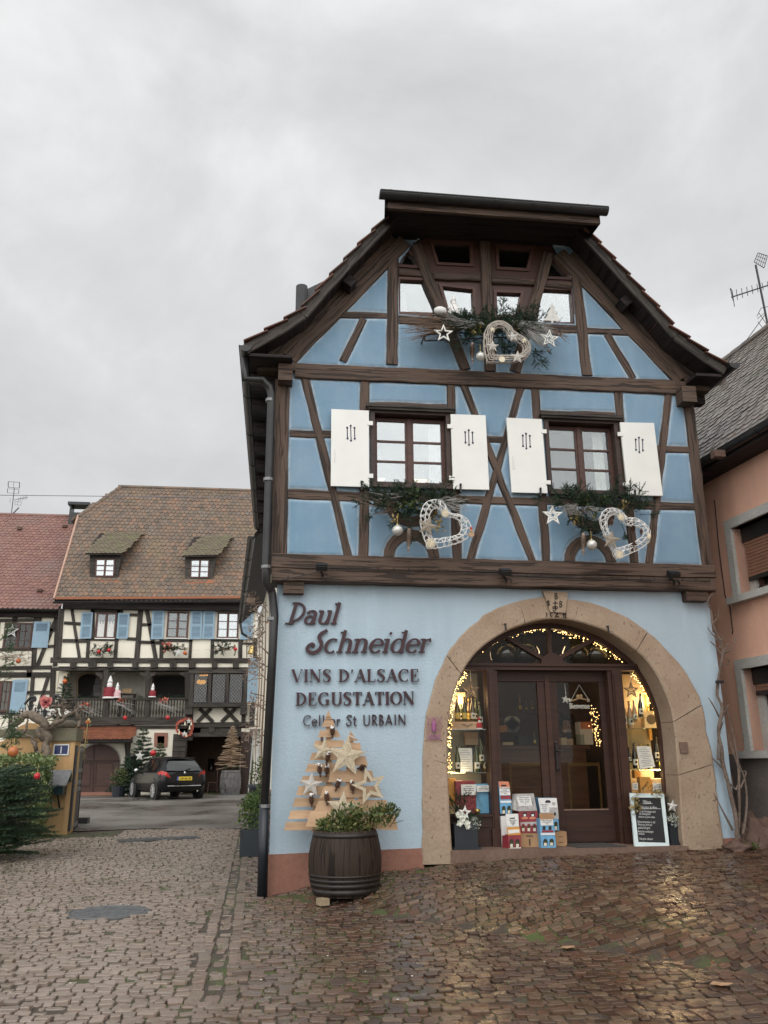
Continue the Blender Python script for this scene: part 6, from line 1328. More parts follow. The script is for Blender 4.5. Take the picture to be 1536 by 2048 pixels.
def snowman(c,label):
    t_=thing('snowman_tag',label,'ornament',c,WG); b=MB(); b.lathe([(.001,0),(.038,0),(.038,.012),(.001,.012)],c+Vector((0,0,-.02)),14,ax=(0,-1,0)); b.lathe([(.001,0),(.024,0),(.024,.012),(.001,.012)],c+Vector((0,0,.03)),12,ax=(0,-1,0)); b.build('wooden_body',M['pallet'],t_); b=MB(); b.box(c+Vector((0,-.006,.062)),(.03,.014,.03)); b.build('red_hat',M['red'],t_)
snowman(F('d1',1315,625,-.5),'small wooden snowman tag at the right end of the left heart wreath'); b=MB(); q=F('d2',1305,625,-.5); b.lathe([(.02,-.03),(.026,0),(.02,.045),(.001,.05)],q,10); tag(b.build('wooden_tag',M['straw'],at=q),'pale wooden slip at the right end of the right heart wreath','ornament',WG)
GC='cones of the window decorations'
cone(F('d1',575,715,-.4),.33,.036,'long hanging cone left of the white heart under the left window',False,'cone_grey',3,GC); cone(F('d2',585,705,-.4),.31,.036,'long hanging cone left of the white heart under the right window',False,'cone_grey',4,GC); cone(F('g0',683,790,-.42),.33,.033,'long hanging cone left of the rattan heart under the gable',False,'cone_grey',2,GC)
for x,y,l_ in((898,470,'small brown cone at the upper left inside the right heart wreath'),(1220,570,'small brown cone at the right of the right heart wreath'),(1140,700,'small brown cone at the lower right of the right heart wreath')): cone(F('d2',x,y,-.5),.10,.02,l_,False,'cone',10,GC)
cone(F('d2',1130,540,-.42),.12,.028,'hanging dark cone inside the right heart wreath',False,'cone',14,GC)
BG='pearl baubles under the windows'
bauble(F('d1',443,597,-.42),.073,'pearly bauble hanging beside the long cone under the left window','pearl',BG); bauble(F('d2',678,712,-.42),.072,'pearly bauble hanging beside the long cone under the right window','pearl',BG); bauble(F('g0',738,812,-.44),.068,'pearly bauble hanging beside the rattan heart under the gable','pearl',BG)
star(F('d2',250,385,-.45),.15,'white outline star with inner star left of the right fir arrangement','white_wood',.62,0,.02,inner=.5,grp=WG)
star(F('g0',492,655,-.5),.145,'white outline star at the left of the gable arrangement','white_wood',.66,0,.025,grp=WG); star(F('g0',1198,690,-.5),.15,'white outline star with inner star at the right of the gable arrangement','white_wood',.72,5,.025,inner=.5,grp=WG)
for x,y,r_,l_ in((818,632,.05,'small pale star near the top of the rattan heart'),(955,678,.09,'larger pale star in the middle of the rattan heart'),(820,742,.095,'pale star at the left of the rattan heart'),(1030,706,.05,'tiny pale star at the right of the rattan heart'),(985,815,.105,'rust tinged star at the bottom right of the rattan heart')): star(F('g0',x,y,-.58),r_,l_,'bark_silver' if r_>.06 else 'straw',0,rnd.uniform(-15,15),.014,grp=WG)
q=F('g0',880,832,-.56); b=MB(); b.lathe([(.001,0),(.045,0),(.045,.012),(.001,.012)],q,16,ax=(0,-1,0)); tag(b.build('wooden_disc',M['straw'],at=q),'round wooden disc at the bottom of the rattan heart','ornament',WG)
p=F('g0',560,540,-.3); figurine(p,.34,'pale cloaked figurine with a pointed hat sitting on the gable window ledge','fluff')
p=F('g0',470,530,-.3); t_=thing('toy_sledge','pale toy sledge bundle left of the gable figurine','toy',p); b=MB(); b.ball(p+Vector((0,0,.06)),.09,10,(1.1,.7,.7)); b.build('bundle',M['fluff'],t_,smooth=True); b=MB(); b.tube([p+Vector((-.12,0,.02)),p+Vector((.1,0,-.06)),p+Vector((.3,-.02,-.04))],.012,6); b.tube([p+Vector((-.12,.1,.02)),p+Vector((.1,.1,-.06)),p+Vector((.3,.08,-.04))],.012,6); b.build('runner',M['beam_dark'],t_)
# white wooden tree inside the right gable pane
p=F('g0',1218,585,.02); t_=thing('wooden_fir','small cream wooden fir ornament before the right gable window','ornament',p); b=MB(); pts=[F('g0',x,y,.0) for x,y in((1215,455),(1235,485),(1225,488),(1255,520),(1243,524),(1275,575),(1225,572),(1222,590),(1212,590),(1210,572),(1160,570),(1190,528),(1180,524),(1205,490),(1197,487))]; b.slab(pts[::-1],(0,.02,0)); b.build('tree_cut_out',M['white_wood'],t_); 
# flower rail (iron basket) under the gable
A,B=F('g0',365,665,-.3),F('g0',1275,625,-.3); b=MB(); 
for dz in(0,-.1): b.tube([A+Vector((0,0,dz)),B+Vector((0,0,dz))],.012,6)
for q in(A,B): b.tube([q,q+Vector((0,.3,0))],.012,6); b.tube([q,q+Vector((0,0,-.1))],.012,6)
tag(b.build('flower_rail',M['black'],at=A),'black iron flower rail under the gable windows','rail')
# ================================================================ the shopkeeper behind the counter
def person_behind():
    hc=F('i2',158,722,3.1); t_=thing('person','person with dark curly hair in a dark top standing behind the shop counter','person',(hc.x,3.1,FL+.1)); z0=hc.z
    b=MB(); sh=z0-.27
    # one continuous body: legs, torso, neck, head, arms by a skin graph
    vs=[(0,0,-1.62+.0),]
    me=bpy.data.meshes.new('body'); P_=[(0,0,-.78),(0,0,-.55),(0,.0,-.35),(0,0,-.25),(0,-.01,-.12),(0,-.01,.0),(0,-.01,.09),(-.17,0,-.29),(-.22,-.02,-.55),(-.16,-.2,-.72),(.17,0,-.29),(.22,-.02,-.55),(.16,-.2,-.72),(-.1,0,-.85),(-.1,0,-1.2),(-.1,0,-1.58),(.1,0,-.85),(.1,0,-1.2),(.1,0,-1.58)]
    E=[(0,1),(1,2),(2,3),(3,4),(4,5),(5,6),(3,7),(7,8),(8,9),(3,10),(10,11),(11,12),(0,13),(13,14),(14,15),(0,16),(16,17),(17,18)]
    rr=[.15,.14,.16,.13,.055,.085,.07,.075,.05,.04,.075,.05,.04,.09,.065,.05,.09,.065,.05]
    me.from_pydata([(hc.x+a,3.1+b_,z0+c) for a,b_,c in P_],E,[]); o=bpy.data.objects.new('body',me); COL.objects.link(o); m_=o.modifiers.new('skin','SKIN'); 
    for i,v in enumerate(me.skin_vertices[0].data): v.radius=(rr[i],rr[i]*.85); v.use_root=(i==0)
    o.modifiers.new('sub','SUBSURF').levels=1; bpy.context.view_layer.update(); me2=bpy.data.meshes.new_from_object(o.evaluated_get(bpy.context.evaluated_depsgraph_get())); bpy.data.objects.remove(o); 
    M['dark_cloth']=simple('dark_red_black_cloth',(.035,.012,.012),.9,.3,20,.2)
    me2.materials.clear(); me2.materials.append(M['dark_cloth']); me2.materials.append(M['skin'])
    for p in me2.polygons: p.material_index=1 if p.center.z>z0-.15 or (p.center.z<z0-.68 and p.center.y<3.1-.17) else 0; p.use_smooth=True
    o=bpy.data.objects.new('body',me2); COL.objects.link(o); o.parent=t_; o.location=-Vector(t_.location)
    M['hair']=islandmat('dark_curly_hair',[(.012,.008,.006),(.03,.018,.012)],.7,bump=0)
    b=MB()
    for _ in range(150):
        a=rnd.uniform(0,6.3); k=rnd.uniform(-.2,1); v=Vector((math.cos(a)*.12,math.sin(a)*.11,.02+k*.11)); 
        if v.y<-.05 and v.z<.07: continue
        b.ball((hc.x+v.x,3.1+v.y,z0+v.z),.032,6)
    b.build('hair',M['hair'],t_)
    b=MB()
    for s in(-1,1): b.ball((hc.x+s*.033,3.1-.088,z0+.015),.011,8)
    b.build('eye',M['black'],t_); b=MB(); b.ball((hc.x,3.1-.10,z0-.02),.017,8,(.8,1,1.5)); b.build('nose',M['skin'],t_,smooth=True); b=MB(); b.ball((hc.x,3.1-.085,z0-.055),.02,8,(1.2,.5,.35)); b.build('mouth',M['red'],t_,smooth=True)
    b=MB(); b.ball((hc.x,3.1-.03,z0-.115),.075,10,(1,.9,.45)); b.build('pale_collar',M['curtain'],t_,smooth=True)
person_behind()
# ================================================================ salmon house on the right
PN=Vector((1,.084,0)); PD=Vector((-.084,1,0)).normalized(); PP=Vector((6.75,0,0))
W=lambda z,x,y,o=0.0:PL(z,x,y,PP-PN*o,PN)      # o: metres in front of the wall (towards the lane)
SH=thing('salmon_house','salmon rendered house at the right edge with roller shutters and a grey tiled roof','house',(6.9,-1,.4))
def wp(s,z,o=0.0): q=PP+PD*s-PN.normalized()*o; return Vector((q.x,q.y,z))
def wbox(b,s0,s1,z0,z1,o0,o1): # o0 front .. o1 back
    b.slab([wp(s0,z0,o0),wp(s1,z0,o0),wp(s1,z1,o0),wp(s0,z1,o0)],PN.normalized()*(o0-o1))
ev=W('p',1409,966).z; S_of=lambda p:(p-PP).dot(PD)
# windows first: opening extents along the wall (s) and height
def win(zl,tl,bl,top,bot,label,shut):
    s1=S_of(W(zl,*tl)); zt=W(zl,*top).z; zb=W(zl,*bot).z; return s1,zt,zb
a1=W('x',285,150); s1=S_of(a1); zt1=a1.z; zb1=W('x',300,570).z
a2=W('x',345,945); s2=S_of(a2); zt2=a2.z; zb2=W('x',410,1435).z
WINS=[(s1-.06,s1-1.35,zb1+.02,zt1-.05),(s2-.06,s2-1.35,zb2+.02,zt2-.05)]
s0,sE=-9.0,4.5; zs_=sorted([.2]+[q for w_ in WINS for q in w_[2:]]+[ev+.05])
b=MB()
for za,zb_ in zip(zs_,zs_[1:]):
    row=[w_ for w_ in WINS if w_[2]<=za+1e-6 and w_[3]>=zb_-1e-6]
    if row: wbox(b,s0,row[0][1],za,zb_,0,-.3); wbox(b,row[0][0],sE,za,zb_,0,-.3)
    else: wbox(b,s0,sE,za,zb_,0,-.3)
b.build('wall',M['pinkwall'],SH)
zp=W('x',330,1445).z; b=MB(); wbox(b,s0,sE,-.1,zp,.03,-.02); b.build('plinth',M['concrete'],SH)
M['roller']=simple('brown_roller_slats',(.24,.12,.075),.55,.1,8,0)
for (sa,sb,za,zb_),half in zip(WINS,(.62,.08)):
    b=MB(); O=[wp(sa+.14,za-.02,.05),wp(sb-.14,za-.02,.05),wp(sb-.14,zb_+.14,.05),wp(sa+.14,zb_+.14,.05)]; I=[wp(sa,za-.02,.05),wp(sb,za-.02,.05),wp(sb,zb_,.05),wp(sa,zb_,.05)]
    b.ringslab(O,I,PN.normalized()*.3); w_=b.build('window',M['grey_stone'],SH)
    b=MB(); wbox(b,sb-.2,sa+.2,za-.1,za,.13,-.1); b.build('sill',M['grey_stone'],w_)
    b=MB(); wbox(b,sb,sa,zb_-.22,zb_,-.12,-.2); b.build('shutter_box',M['metal_dark'],w_)
    zz=zb_-.22; zl=lerp(zb_-.22,za,half); b=MB()
    while zz>zl: wbox(b,sb+.04,sa-.04,zz-.045,zz-.004,-.13,-.15); zz-=.048
    b.build('roller_shutter',M['roller'],w_); b=MB(); wbox(b,sb+.04,sa-.04,zz-.06,zz,-.125,-.155); b.build('shutter_rail',M['metal_dark'],w_); q=wp((sa+sb)/2,zz-.03,-.12); b=MB(); b.box(q,(.02,.05,.03)); b.build('shutter_stop',M['white_paint'],w_)
    b=MB(); wbox(b,sa-.14,sa,za,zb_-.22,-.16,-.22); b.build('guide_rail',M['grey_stone'],w_); b=MB(); wbox(b,sb,sb+.14,za,zb_-.22,-.16,-.22); b.build('guide_rail',M['grey_stone'],w_)
    b=MB(); wbox(b,sb,sa,za,zb_,-.285,-.30); b.build('dark_room',M['void'],w_)
    b=MB(); wbox(b,sb+.14,sa-.14,za+.06,za+.12,-.2,-.24); wbox(b,(sa+sb)/2-.04,(sa+sb)/2+.04,za,zb_-.2,-.2,-.24); wbox(b,sa-.24,sa-.16,za,zb_-.2,-.2,-.24); b.build('sash',M['sash'],w_); b=MB(); wbox(b,sb+.1,sa-.1,za,zb_-.2,-.25,-.255); b.build('pane',M['glass_dim'],w_)
# eaves, gutter and tiled roof
b=MB(); wbox(b,s0,sE+.1,ev-.02,ev+.06,.36,-.02); b.build('eaves_board',M['soffit'],SH)
gp0,gp1=wp(s0,ev+.11,.42),wp(S_of(W('p',1409,966,.42))+.05,ev+.11,.42); gutter(gp0,wp(sE+.15,ev+.11,.42),.085,parent=SH,joints=12)
def tileroof(name,mt,pa,O,U,V,poly,tw,tg,lift=.03,jit=.006,th=.016):
    # plain tiles with rounded tails on the plane O + u*U + v*V, inside poly (u,v)
    N_=U.cross(V).normalized(); N_=N_ if N_.z>0 else -N_; b=MB(); us=[p[0] for p in poly]; vs_=[p[1] for p in poly]; P2=np.array(poly); r=0; v=min(vs_)
    f=lambda u,vv,h:O+U*u+V*vv+N_*h
    while v<max(vs_):
        u=min(us)-(tw/2 if r%2 else 0)
        while u<max(us):
            if pip(np.array([u+tw/2]),np.array([v+tg/2]),poly)[0]:
                l_=tg*1.9; h=lift+rnd.uniform(-jit,jit); x0,x1=u+.004,u+tw-.004; dv=rnd.uniform(-.006,.006)
                pts=[(x0,v+tg*.38+dv),(x0+tw*.16,v+tg*.10+dv),(u+tw/2,v+dv),(x1-tw*.16,v+tg*.10+dv),(x1,v+tg*.38+dv)]
                A=[f(a,c,h) for a,c in pts]+[f(x1,v+l_,h*.3),f(x0,v+l_,h*.3)]; B=[p-N_*th for p in A[:5]]
                b.add(A+B,[(0,1,2,3,4,5,6)]+[(i+1,i,7+i,8+i) for i in range(4)])
            u+=tw
        v+=tg; r+=1
    return b.build(name,M[mt],pa)
M['tile_wet']=islandmat('wet_grey_beige_tile',[(.13,.105,.085),(.20,.165,.14),(.25,.205,.175),(.165,.14,.12)],.32,moss=((.10,.09,.06),1.2,.52,.72))
e0=wp(sE+.25,ev+.17,.36); U=-PD; inw=PN.normalized(); pit=R(49); V=inw*math.cos(pit)+Vector((0,0,math.sin(pit)))
rdg=PL('p',1536,657,e0,U.cross(V)); vr=(rdg-e0).dot(V); c1=PL('p',1393,806,e0,U.cross(V)); u1=0
ru=(PL('p',1448,727,e0,U.cross(V))-e0)
uv0=(PL('p',1398,800,e0,U.cross(V))-e0); uu0=uv0.dot(U)
rp_=PL('p',1450,725,e0,U.cross(V))-e0; 
poly=[(min(0,uu0),0),(13,0),(13,vr),(rp_.dot(U)*0+min(0,uu0),vr)]
b=MB(); b.slab([e0+U*min(0,uu0),e0+U*13,e0+U*13+V*vr,e0+U*min(0,uu0)+V*vr],Vector((0,0,-.12))); b.build('roof',M['soffit'],SH)
tileroof('roof_tiles','tile_wet',SH,e0,U,V,poly,.19,.155,.028)
b=MB(); q=e0+V*vr
for i in range(34): a=q+U*(min(0,uu0)+i*.36); b.lathe([(.11,0),(.10,.38)],a+Vector((0,0,-.02)),10,ax=U)
b.build('ridge_tiles',M['tile_wet'],SH)
for x,y in ((1441,917),(1443,766)):
    p=PL('p',x,y,e0+V.cross(U).normalized()*0,U.cross(V)); b=MB(); b.box(p+Vector((-.03,0,.06)),(.16,.12,.1)); b.build('roof_vent',M['rubble'],SH)
# thin cable down the wall
b=MB(); b.tube([W('p',x,y,.012) for x,y in((1429,1000),(1437,1090),(1450,1190),(1460,1215),(1465,1260),(1466,1262),(1464,1268))],.008,5); tag(b.build('wall_cable',M['metal_dark'],at=W('p',1450,1190)),'thin dark cable running down the salmon wall past the window','cable')
# antenna
AP=PL('p',1534,645,wp(-1.5,0,0)+inw*3,(0,1,0)); 
def antenna(base,z,mast,label,els,Y):
    t_=thing('tv_antenna',label,'antenna',base); b=MB(); b.tube([F(z,*p,Y) for p in mast],.022,6); b.build('mast',M['metal_dark'],t_)
    for e_ in els:
        b=MB()
        for A,B_,r_ in e_: b.tube([F(z,*A,Y),F(z,*B_,Y)],r_,5)
        b.build('aerial',M['metal_dark'],t_)
    return t_
M['galv']=simple('grey_antenna_rod',(.16,.15,.17),.45,.2,9,0,.5)
Ya=2.0
ra=PL('p',1535,657,e0,U.cross(V)); Ya=ra.y
mast=[(590,610),(500,165)]
boom=[((340,378),(581,300),.014)]+[((340+34*i-2,378-11*i+(-42+2*i)),(340+34*i+6,378-11*i+(30-2*i)),.007) for i in range(1,8)]+[((332,318),(352,400),.01),((345,335),(360,440),.008),((332,318),(345,335),.007)]
grid=[((515,85),(578,105),.008),((490,145),(555,185),.008),((515,85),(490,145),.008),((578,105),(555,185),.008)]+[((515+13*i,85+4*i),(490+13*i,145+8*i),.006) for i in range(1,5)]+[((507,104),(571,128),.005),((499,124),(563,155),.005)]
low=[((508,505),(535,450),.006),((535,450),(581,440),.006),((512,520),(560,480),.006),((515,540),(545,580),.006),((545,580),(581,570),.006),((520,480),(575,560),.006)]
antenna(F('v',575,600,Ya),'v',mast,'tall rooftop antenna with grid and rake aerials on the grey tiled roof',[boom,grid,low],Ya)
b=MB(); A=F('v',560,495,Ya);B=F('v',300,818,-.2+3); b.tube([A,A.lerp(B,.5)+Vector((0,0,-.05)),B],.008,5); tag(b.build('guy_wire',M['metal_dark'],at=A),'thin wire running from the rooftop antenna mast down to the blue house eaves','wire')
# bare climber at the corner, rocks at its foot
M['vinewood']=simple('bare_vine_wood',(.15,.11,.085),.8,.35,25,.5)
t_=thing('bare_climber','leafless climbing plant at the corner between blue and salmon walls','plant',F('x',325,1950,-.05)); YV=.02
st=[([(325,1930),(318,1820),(300,1720),(270,1600),(245,1500),(235,1400),(222,1340),(225,1270),(240,1180),(210,1110),(215,1030),(235,930),(245,850),(215,780),(185,700),(180,640),(160,590),(165,560),(200,520)],.03),([(330,1900),(340,1780),(335,1650),(330,1520),(310,1360),(270,1220),(205,1110)],.022),([(360,1900),(380,1740),(370,1600),(335,1500)],.02),([(300,1880),(240,1760),(190,1665)],.014),([(325,1860),(290,1700),(250,1560),(215,1440)],.013),([(335,1530),(285,1380),(262,1290)],.012),([(243,1530),(180,1465)],.012),([(225,1240),(190,1170),(163,1125)],.012),([(240,1235),(262,1190),(278,1155)],.012),([(235,885),(275,815)],.014),([(250,868),(290,850),(325,770)],.014),([(240,935),(285,930),(268,895)],.01),([(240,880),(200,830),(172,805)],.012),([(225,810),(165,740),(160,720)],.011),([(240,800),(205,755)],.009),([(185,700),(215,670),(222,625)],.011),([(190,655),(205,650)],.007),([(165,600),(178,550)],.011),([(225,840),(245,790),(235,765)],.01),([(318,1650),(255,1580),(250,1560)],.012),([(318,1650),(340,1590),(338,1500)],.016),([(345,1640),(375,1550),(350,1545)],.014),([(215,1480),(215,1345)],.016),([(300,1620),(290,1565)],.01),([(380,1760),(390,1800)],.01),([(232,1300),(245,1260)],.012)]
b=MB()
for P_,r_ in st:
    n=len(P_); q=[F('x',x+rnd.uniform(-2,2),y,YV-.03+rnd.uniform(-.04,.04)) for x,y in P_]; q=[Vector(v) for v in catm([tuple(v) for v in q],3)]; b.tube(q,[r_*(1-.65*i/len(q))*rnd.uniform(.8,1.2) for i in range(len(q))],6)
b.build('stems',M['vinewood'],t_); b=MB(); p=F('x',225,1035,-.04); b.box(p,(.09,.06,.04)); b.build('tie',M['black'],t_)
def rock(z,x,y,Y,s,label,mt='rubble'):
    p=F(z,x,y,Y); b=MB(); b.ball((0,0,0),1,30)
    for i,v in enumerate(b.v): v=Vector(v); k=1+.4*noise.noise(v*1.7+p)+.2*noise.noise(v*4+p); b.v[i]=(p.x+v.x*k*s[0],p.y+v.y*k*s[1],p.z+v.z*k*s[2])
    tag(b.build('rock',M[mt],at=p,smooth=True),label,'rock','rough stones at the foot of the salmon house')
rock('x',385,1960,.15,(.13,.2,.24),'large rough red rock behind the foot of the bare climber'); rock('x',455,1950,.1,(.24,.25,.34),'large rough rock against the foot of the salmon house'); rock('x',330,1985,-.25,(.2,.14,.09),'low stone at the foot of the bare climber')
b=MB(); 
for x in range(300,430,12): leaves(b,F('x',x,1975,-.25),(.06,.05,.03),22,.05)
tag(b.build('weeds',M['box']),'small green weeds growing at the foot of the bare climber','plant')
# ================================================================ half-timbered house across the yard
YB=28.0
BH=thing('white_timber_house','white half-timbered house with balcony and brown tiled roof across the yard','house',(-5.5,YB,.15))
def kz(z): return (YB+11)/FPX/ZM[z][2]
def bb(name,z,x0,y0,x1,y1,wpx,dy=.06,d=.12,mt='beam_dark',pa=None):
    b=MB(); b.beam(F(z,x0,y0,YB-dy),F(z,x1,y1,YB-dy),wpx*kz(z),d); return b.build(name,M[mt],pa or BH)
def qd(b,z,pts,Y,dep): b.slab([F(z,x,y,Y) for x,y in pts][::-1],(0,dep,0))
xl,xr=F('p',110,1400,YB).x,F('p',509,1400,YB).x; zfl=F('p',300,1452,YB).z; z1=F('p',300,1336,YB).z; ze=F('p',300,1203,YB).z
b=MB(); b.bx(xl,xr,YB,YB+.3,z1,ze); b.build('wall',M['cream'],BH)
xo=F('p',377,1400,YB).x; b=MB(); b.bx(xo,xr,YB,YB+.3,zfl-.1,z1); b.build('wall',M['cream'],BH)
xb0=F('p',357,1500,YB).x; xb1=F('p',481,1500,YB).x; zb=F('p',420,1468,YB).z
b=MB(); b.bx(xl,xb0,YB,YB+.3,.0,zfl); b.build('wall',M['cream'],BH); b=MB(); b.bx(xb1,xr+.6,YB,YB+.3,0,zfl-.05); b.build('wall',M['cream'],BH)
b=MB(); b.bx(xl,xr,YB+6,YB+6.2,0,ze); b.build('rear_wall',M['cream'],BH); b=MB(); b.bx(xl,xl+.2,YB+.3,YB+6,0,ze-.1); b.build('gable_wall',M['cream'],BH)
# loggia
M['loggia']=simple('grey_loggia_plaster',(.40,.37,.31),.9,.12,3,.1)
b=MB(); b.bx(xl,xo+.1,YB+1.5,YB+1.6,zfl,z1); b.build('loggia_wall',M['loggia'],BH); b=MB(); b.bx(xl,xo,YB,YB+1.5,z1-.02,z1+.05); b.build('loggia_ceiling',M['beam_dark'],BH); b=MB(); b.bx(xl,xo,YB-.05,YB+1.5,zfl-.12,zfl); b.build('loggia_floor',M['beam_dark'],BH)
# roof
e0=F('p',109,1200,YB-.5); U=Vector((1,0,0)); vp=F('p',157,1035,30.0); d=ray('p',157,1035); tt=(e0.x-CAM.x)/d.x; vp=CAM+d*tt; V=(vp-e0); V.x=0; V.normalize(); N_=U.cross(V)
uvp=lambda z,x,y:((PL(z,x,y,e0,N_)-e0).dot(U),(PL(z,x,y,e0,N_)-e0).dot(V))
pv=uvp('p',150,1033); r0=uvp('p',243,974); r1=uvp('p',520,981); poly=[(0,0),(uvp('p',520,1199)[0],0),(r1[0],r0[1]),r0,(0,pv[1])]
b=MB(); b.slab([e0+U*u+V*v for u,v in poly],-N_*.15); b.build('roof',M['soffit'],BH)
M['tile_old']=islandmat('old_mixed_clay_tile',[(.115,.09,.068),(.18,.122,.085),(.145,.112,.086),(.235,.14,.088),(.165,.132,.102)],.55,moss=((.17,.125,.07),.45,.55,.8))
t=bpy.data.materials['old_mixed_clay_tile']
tileroof('roof_tiles','tile_old',BH,e0,U,V,poly,.215,.235,.055,.009,.03)
M['tile_orange']=islandmat('new_orange_tile',[(.30,.095,.045),(.36,.13,.06),(.26,.09,.045)],.6)
b=MB(); 
hip0=e0+V*pv[1]; hip1=e0+U*r0[0]+V*r0[1]; hv=hip1-hip0; n_=int(hv.length/.35)
for i in range(n_): b.lathe([(.12,0),(.10,.38)],hip0+hv*(i/n_)+Vector((0,0,.0)),8,ax=hv)
rg=(e0+U*r1[0]+V*r0[1])-hip1; n_=int(rg.length/.35)
for i in range(n_): b.lathe([(.12,0),(.10,.38)],hip1+rg*(i/n_),8,ax=rg)
b.build('ridge_tiles',M['tile_old'],BH)
# half hip on the left and its dark eaves
q=[hip0+Vector((-.35,0,-.1)),hip1,hip1+Vector((0,2.8,-1.6)),hip0+Vector((-.35,3.6,-.1))]; b=MB(); b.slab(q,(0,0,-.15)); b.build('hip_roof',M['tile_old'],BH)
b=MB(); b.tube([e0+Vector((-.03,-.03,.06)),hip0+Vector((-.03,-.03,.06))],.05,6); b.build('verge_strip',simple('pink_verge_mortar',(.45,.28,.21),.8,.15,6,.1),BH)
b=MB(); qd(b,'p',[(111,1194),(498,1192),(498,1196.5),(111,1198.5)],YB-.56,.1) ; b.build('orange_tile_course',M['tile_orange'],BH)
gutter(F('p',107,1204,YB-.6),F('p',512,1203,YB-.6),.07,parent=BH,joints=9)
b=MB(); b.bx(xl-.1,xr,YB-.55,YB,ze-.02,ze+.04); b.build('soffit',M['soffit'],BH); b=MB(); b.bx(xl,xr,YB-.35,YB-.01,ze-.42,ze-.02); b.build('eaves_beam',M['soffit'],BH)
# chimney
p=F('u',860,455,YB+4.5); b=MB(); b.bx(p.x-.45,p.x+.45,p.y,p.y+.7,p.z-.8,p.z-.05); b.bx(p.x-.55,p.x+.55,p.y-.1,p.y+.8,p.z+.35,p.z+.5); 
for sx_ in(-.45,.38): b.bx(p.x+sx_,p.x+sx_+.07,p.y,p.y+.7,p.z-.05,p.z+.35)
b.build('chimney',M['metal_dark'],BH)
# dormers
def dormer(z,rt,bd,wn,lab,px):
    A,B,C,D=[F(z,x,y,0) for x,y in rt] if 0 else (None,)*4
    pb=PL(z,*bd[3],e0+N_*.02,N_); Yd=pb.y          # front plane where the cheek foot meets the roof
    f=lambda x,y,o=0:F(z,x,y,Yd-o)
    fr=[f(*p) for p in bd]; b=MB(); b.slab(fr[::-1],(0,2.2,0)); d_=b.build('dormer',M['beam_dark'],BH)
    tl,tr=PL(z,*rt[0],e0+N_*.05,N_),PL(z,*rt[1],e0+N_*.05,N_); bl,br=f(*rt[3],.25),f(*rt[2],.25)
    b=MB(); b.slab([bl,br,tr,tl],(0,0,-.08)); b.build('dormer_roof',M['soffit'],d_)
    u_=(br-bl); w_=u_.length; u_.normalize(); v_=((tl+tr)/2-(bl+br)/2); h_=v_.length; v_.normalize(); k0=(tl-bl).dot(u_); k1=(tr-bl).dot(u_)
    tileroof('dormer_tiles','tile_mossy',d_,bl,u_,v_,[(-.05,-.04),(w_+.05,-.04),(k1,h_),(k0,h_)],.19,.15,.03)
    wf=[f(*p,.03) for p in wn]; b=MB(); c=sum(wf,Vector())/4; inn=[p.lerp(c,.14) for p in wf]; b.ringslab(wf[::-1],inn[::-1],(0,.05,0)); b.slab([Vector((c.x-.045,Yd-.04,inn[3].z)),Vector((c.x+.045,Yd-.04,inn[3].z)),Vector((c.x+.045,Yd-.04,inn[0].z)),Vector((c.x-.045,Yd-.04,inn[0].z))],(0,.05,0))
    for k in(.36,.68): zq=lerp(inn[0].z,inn[3].z,k); b.bx(inn[0].x,inn[1].x,Yd-.03,Yd,zq-.018,zq+.018)
    ww=b.build('window',M['sash'],d_); b=MB(); b.slab([p+Vector((0,.02,0)) for p in inn[::-1]],(0,.005,0)); b.build('pane',M['glass_mirror'],ww)
    b=MB(); b.slab([p+Vector((0,-.15,-.22)) for p in (fr[3]+Vector((-.1,0,0)),fr[2]+Vector((.1,0,0)))]+[p+Vector((0,-.05,-.06)) for p in (fr[2]+Vector((.1,0,0)),fr[3]+Vector((-.1,0,0)))],(0,0.06,0)); b.build('apron_tiles',M['tile_orange'],d_)
M['tile_mossy']=islandmat('mossy_olive_tile',[(.125,.10,.068),(.18,.145,.095),(.145,.12,.085)],.65,moss=((.13,.13,.06),2,.5,.7))
M['glass_mirror']=glassmat('sky_reflecting_pane',.4)
dormer('u',[(1100,690),(1510,685),(1335,912),(935,912)],[(985,925),(1330,925),(1292,1188),(985,1185)],[(1050,975),(1262,975),(1252,1170),(1042,1170)],'d',0)
dormer('b',[(1065,368),(1240,362),(1190,465),(1000,470)],[(1015,475),(1185,475),(1165,598),(1015,600)],[(1045,490),(1150,490),(1145,592),(1042,592)],'d',0)
# timbers, upper storey
L_=[('corner_post','bl',628,190,592,700,52),('brace','bl',732,185,812,695,28),('rail','bl',655,335,825,345,30),('rail','bl',640,518,900,520,34),('stud','bl',905,500,893,700,32),('stud','bl',1192,505,1180,700,34),('rail','bl',1330,252,1425,256,28),('rail','bl',1300,498,1425,502,30),('stud','bl',1440,190,1400,700,50),('head_rail','bl',930,205,1260,212,50),('ledge','bl',880,503,1215,506,26),
 ('rail','br',110,352,240,356,28),('rail','br',80,530,310,540,30),('brace','br',170,195,262,700,40),('ledge','br',300,515,640,518,24),('stud','br',322,515,318,700,36),('stud','br',622,510,612,700,30),('stud','br',845,505,838,700,34),('ledge','br',830,512,1160,516,24),('stud','br',1130,510,1128,700,40),('rail','br',1150,545,1275,548,20),('corner_post','br',1284,490,1278,1350,34),
 ('floor_beam','bl',515,717,1330,721,52),('floor_beam','br',2,722,1285,722,50),('lower_beam','bl',540,808,1330,811,32),('lower_beam','br',2,810,1230,806,32)]
for a in L_: bb(*a)
for z,x0,x1 in(('bl',718,775),('bl',905,980),('bl',1100,1152),('bl',1355,1412),('br',210,278),('br',408,472),('br',603,668),('br',838,892),('br',1053,1112)): bb('joist_end',z,(x0+x1)/2,738,(x0+x1)/2,796,x1-x0,.16,.2)
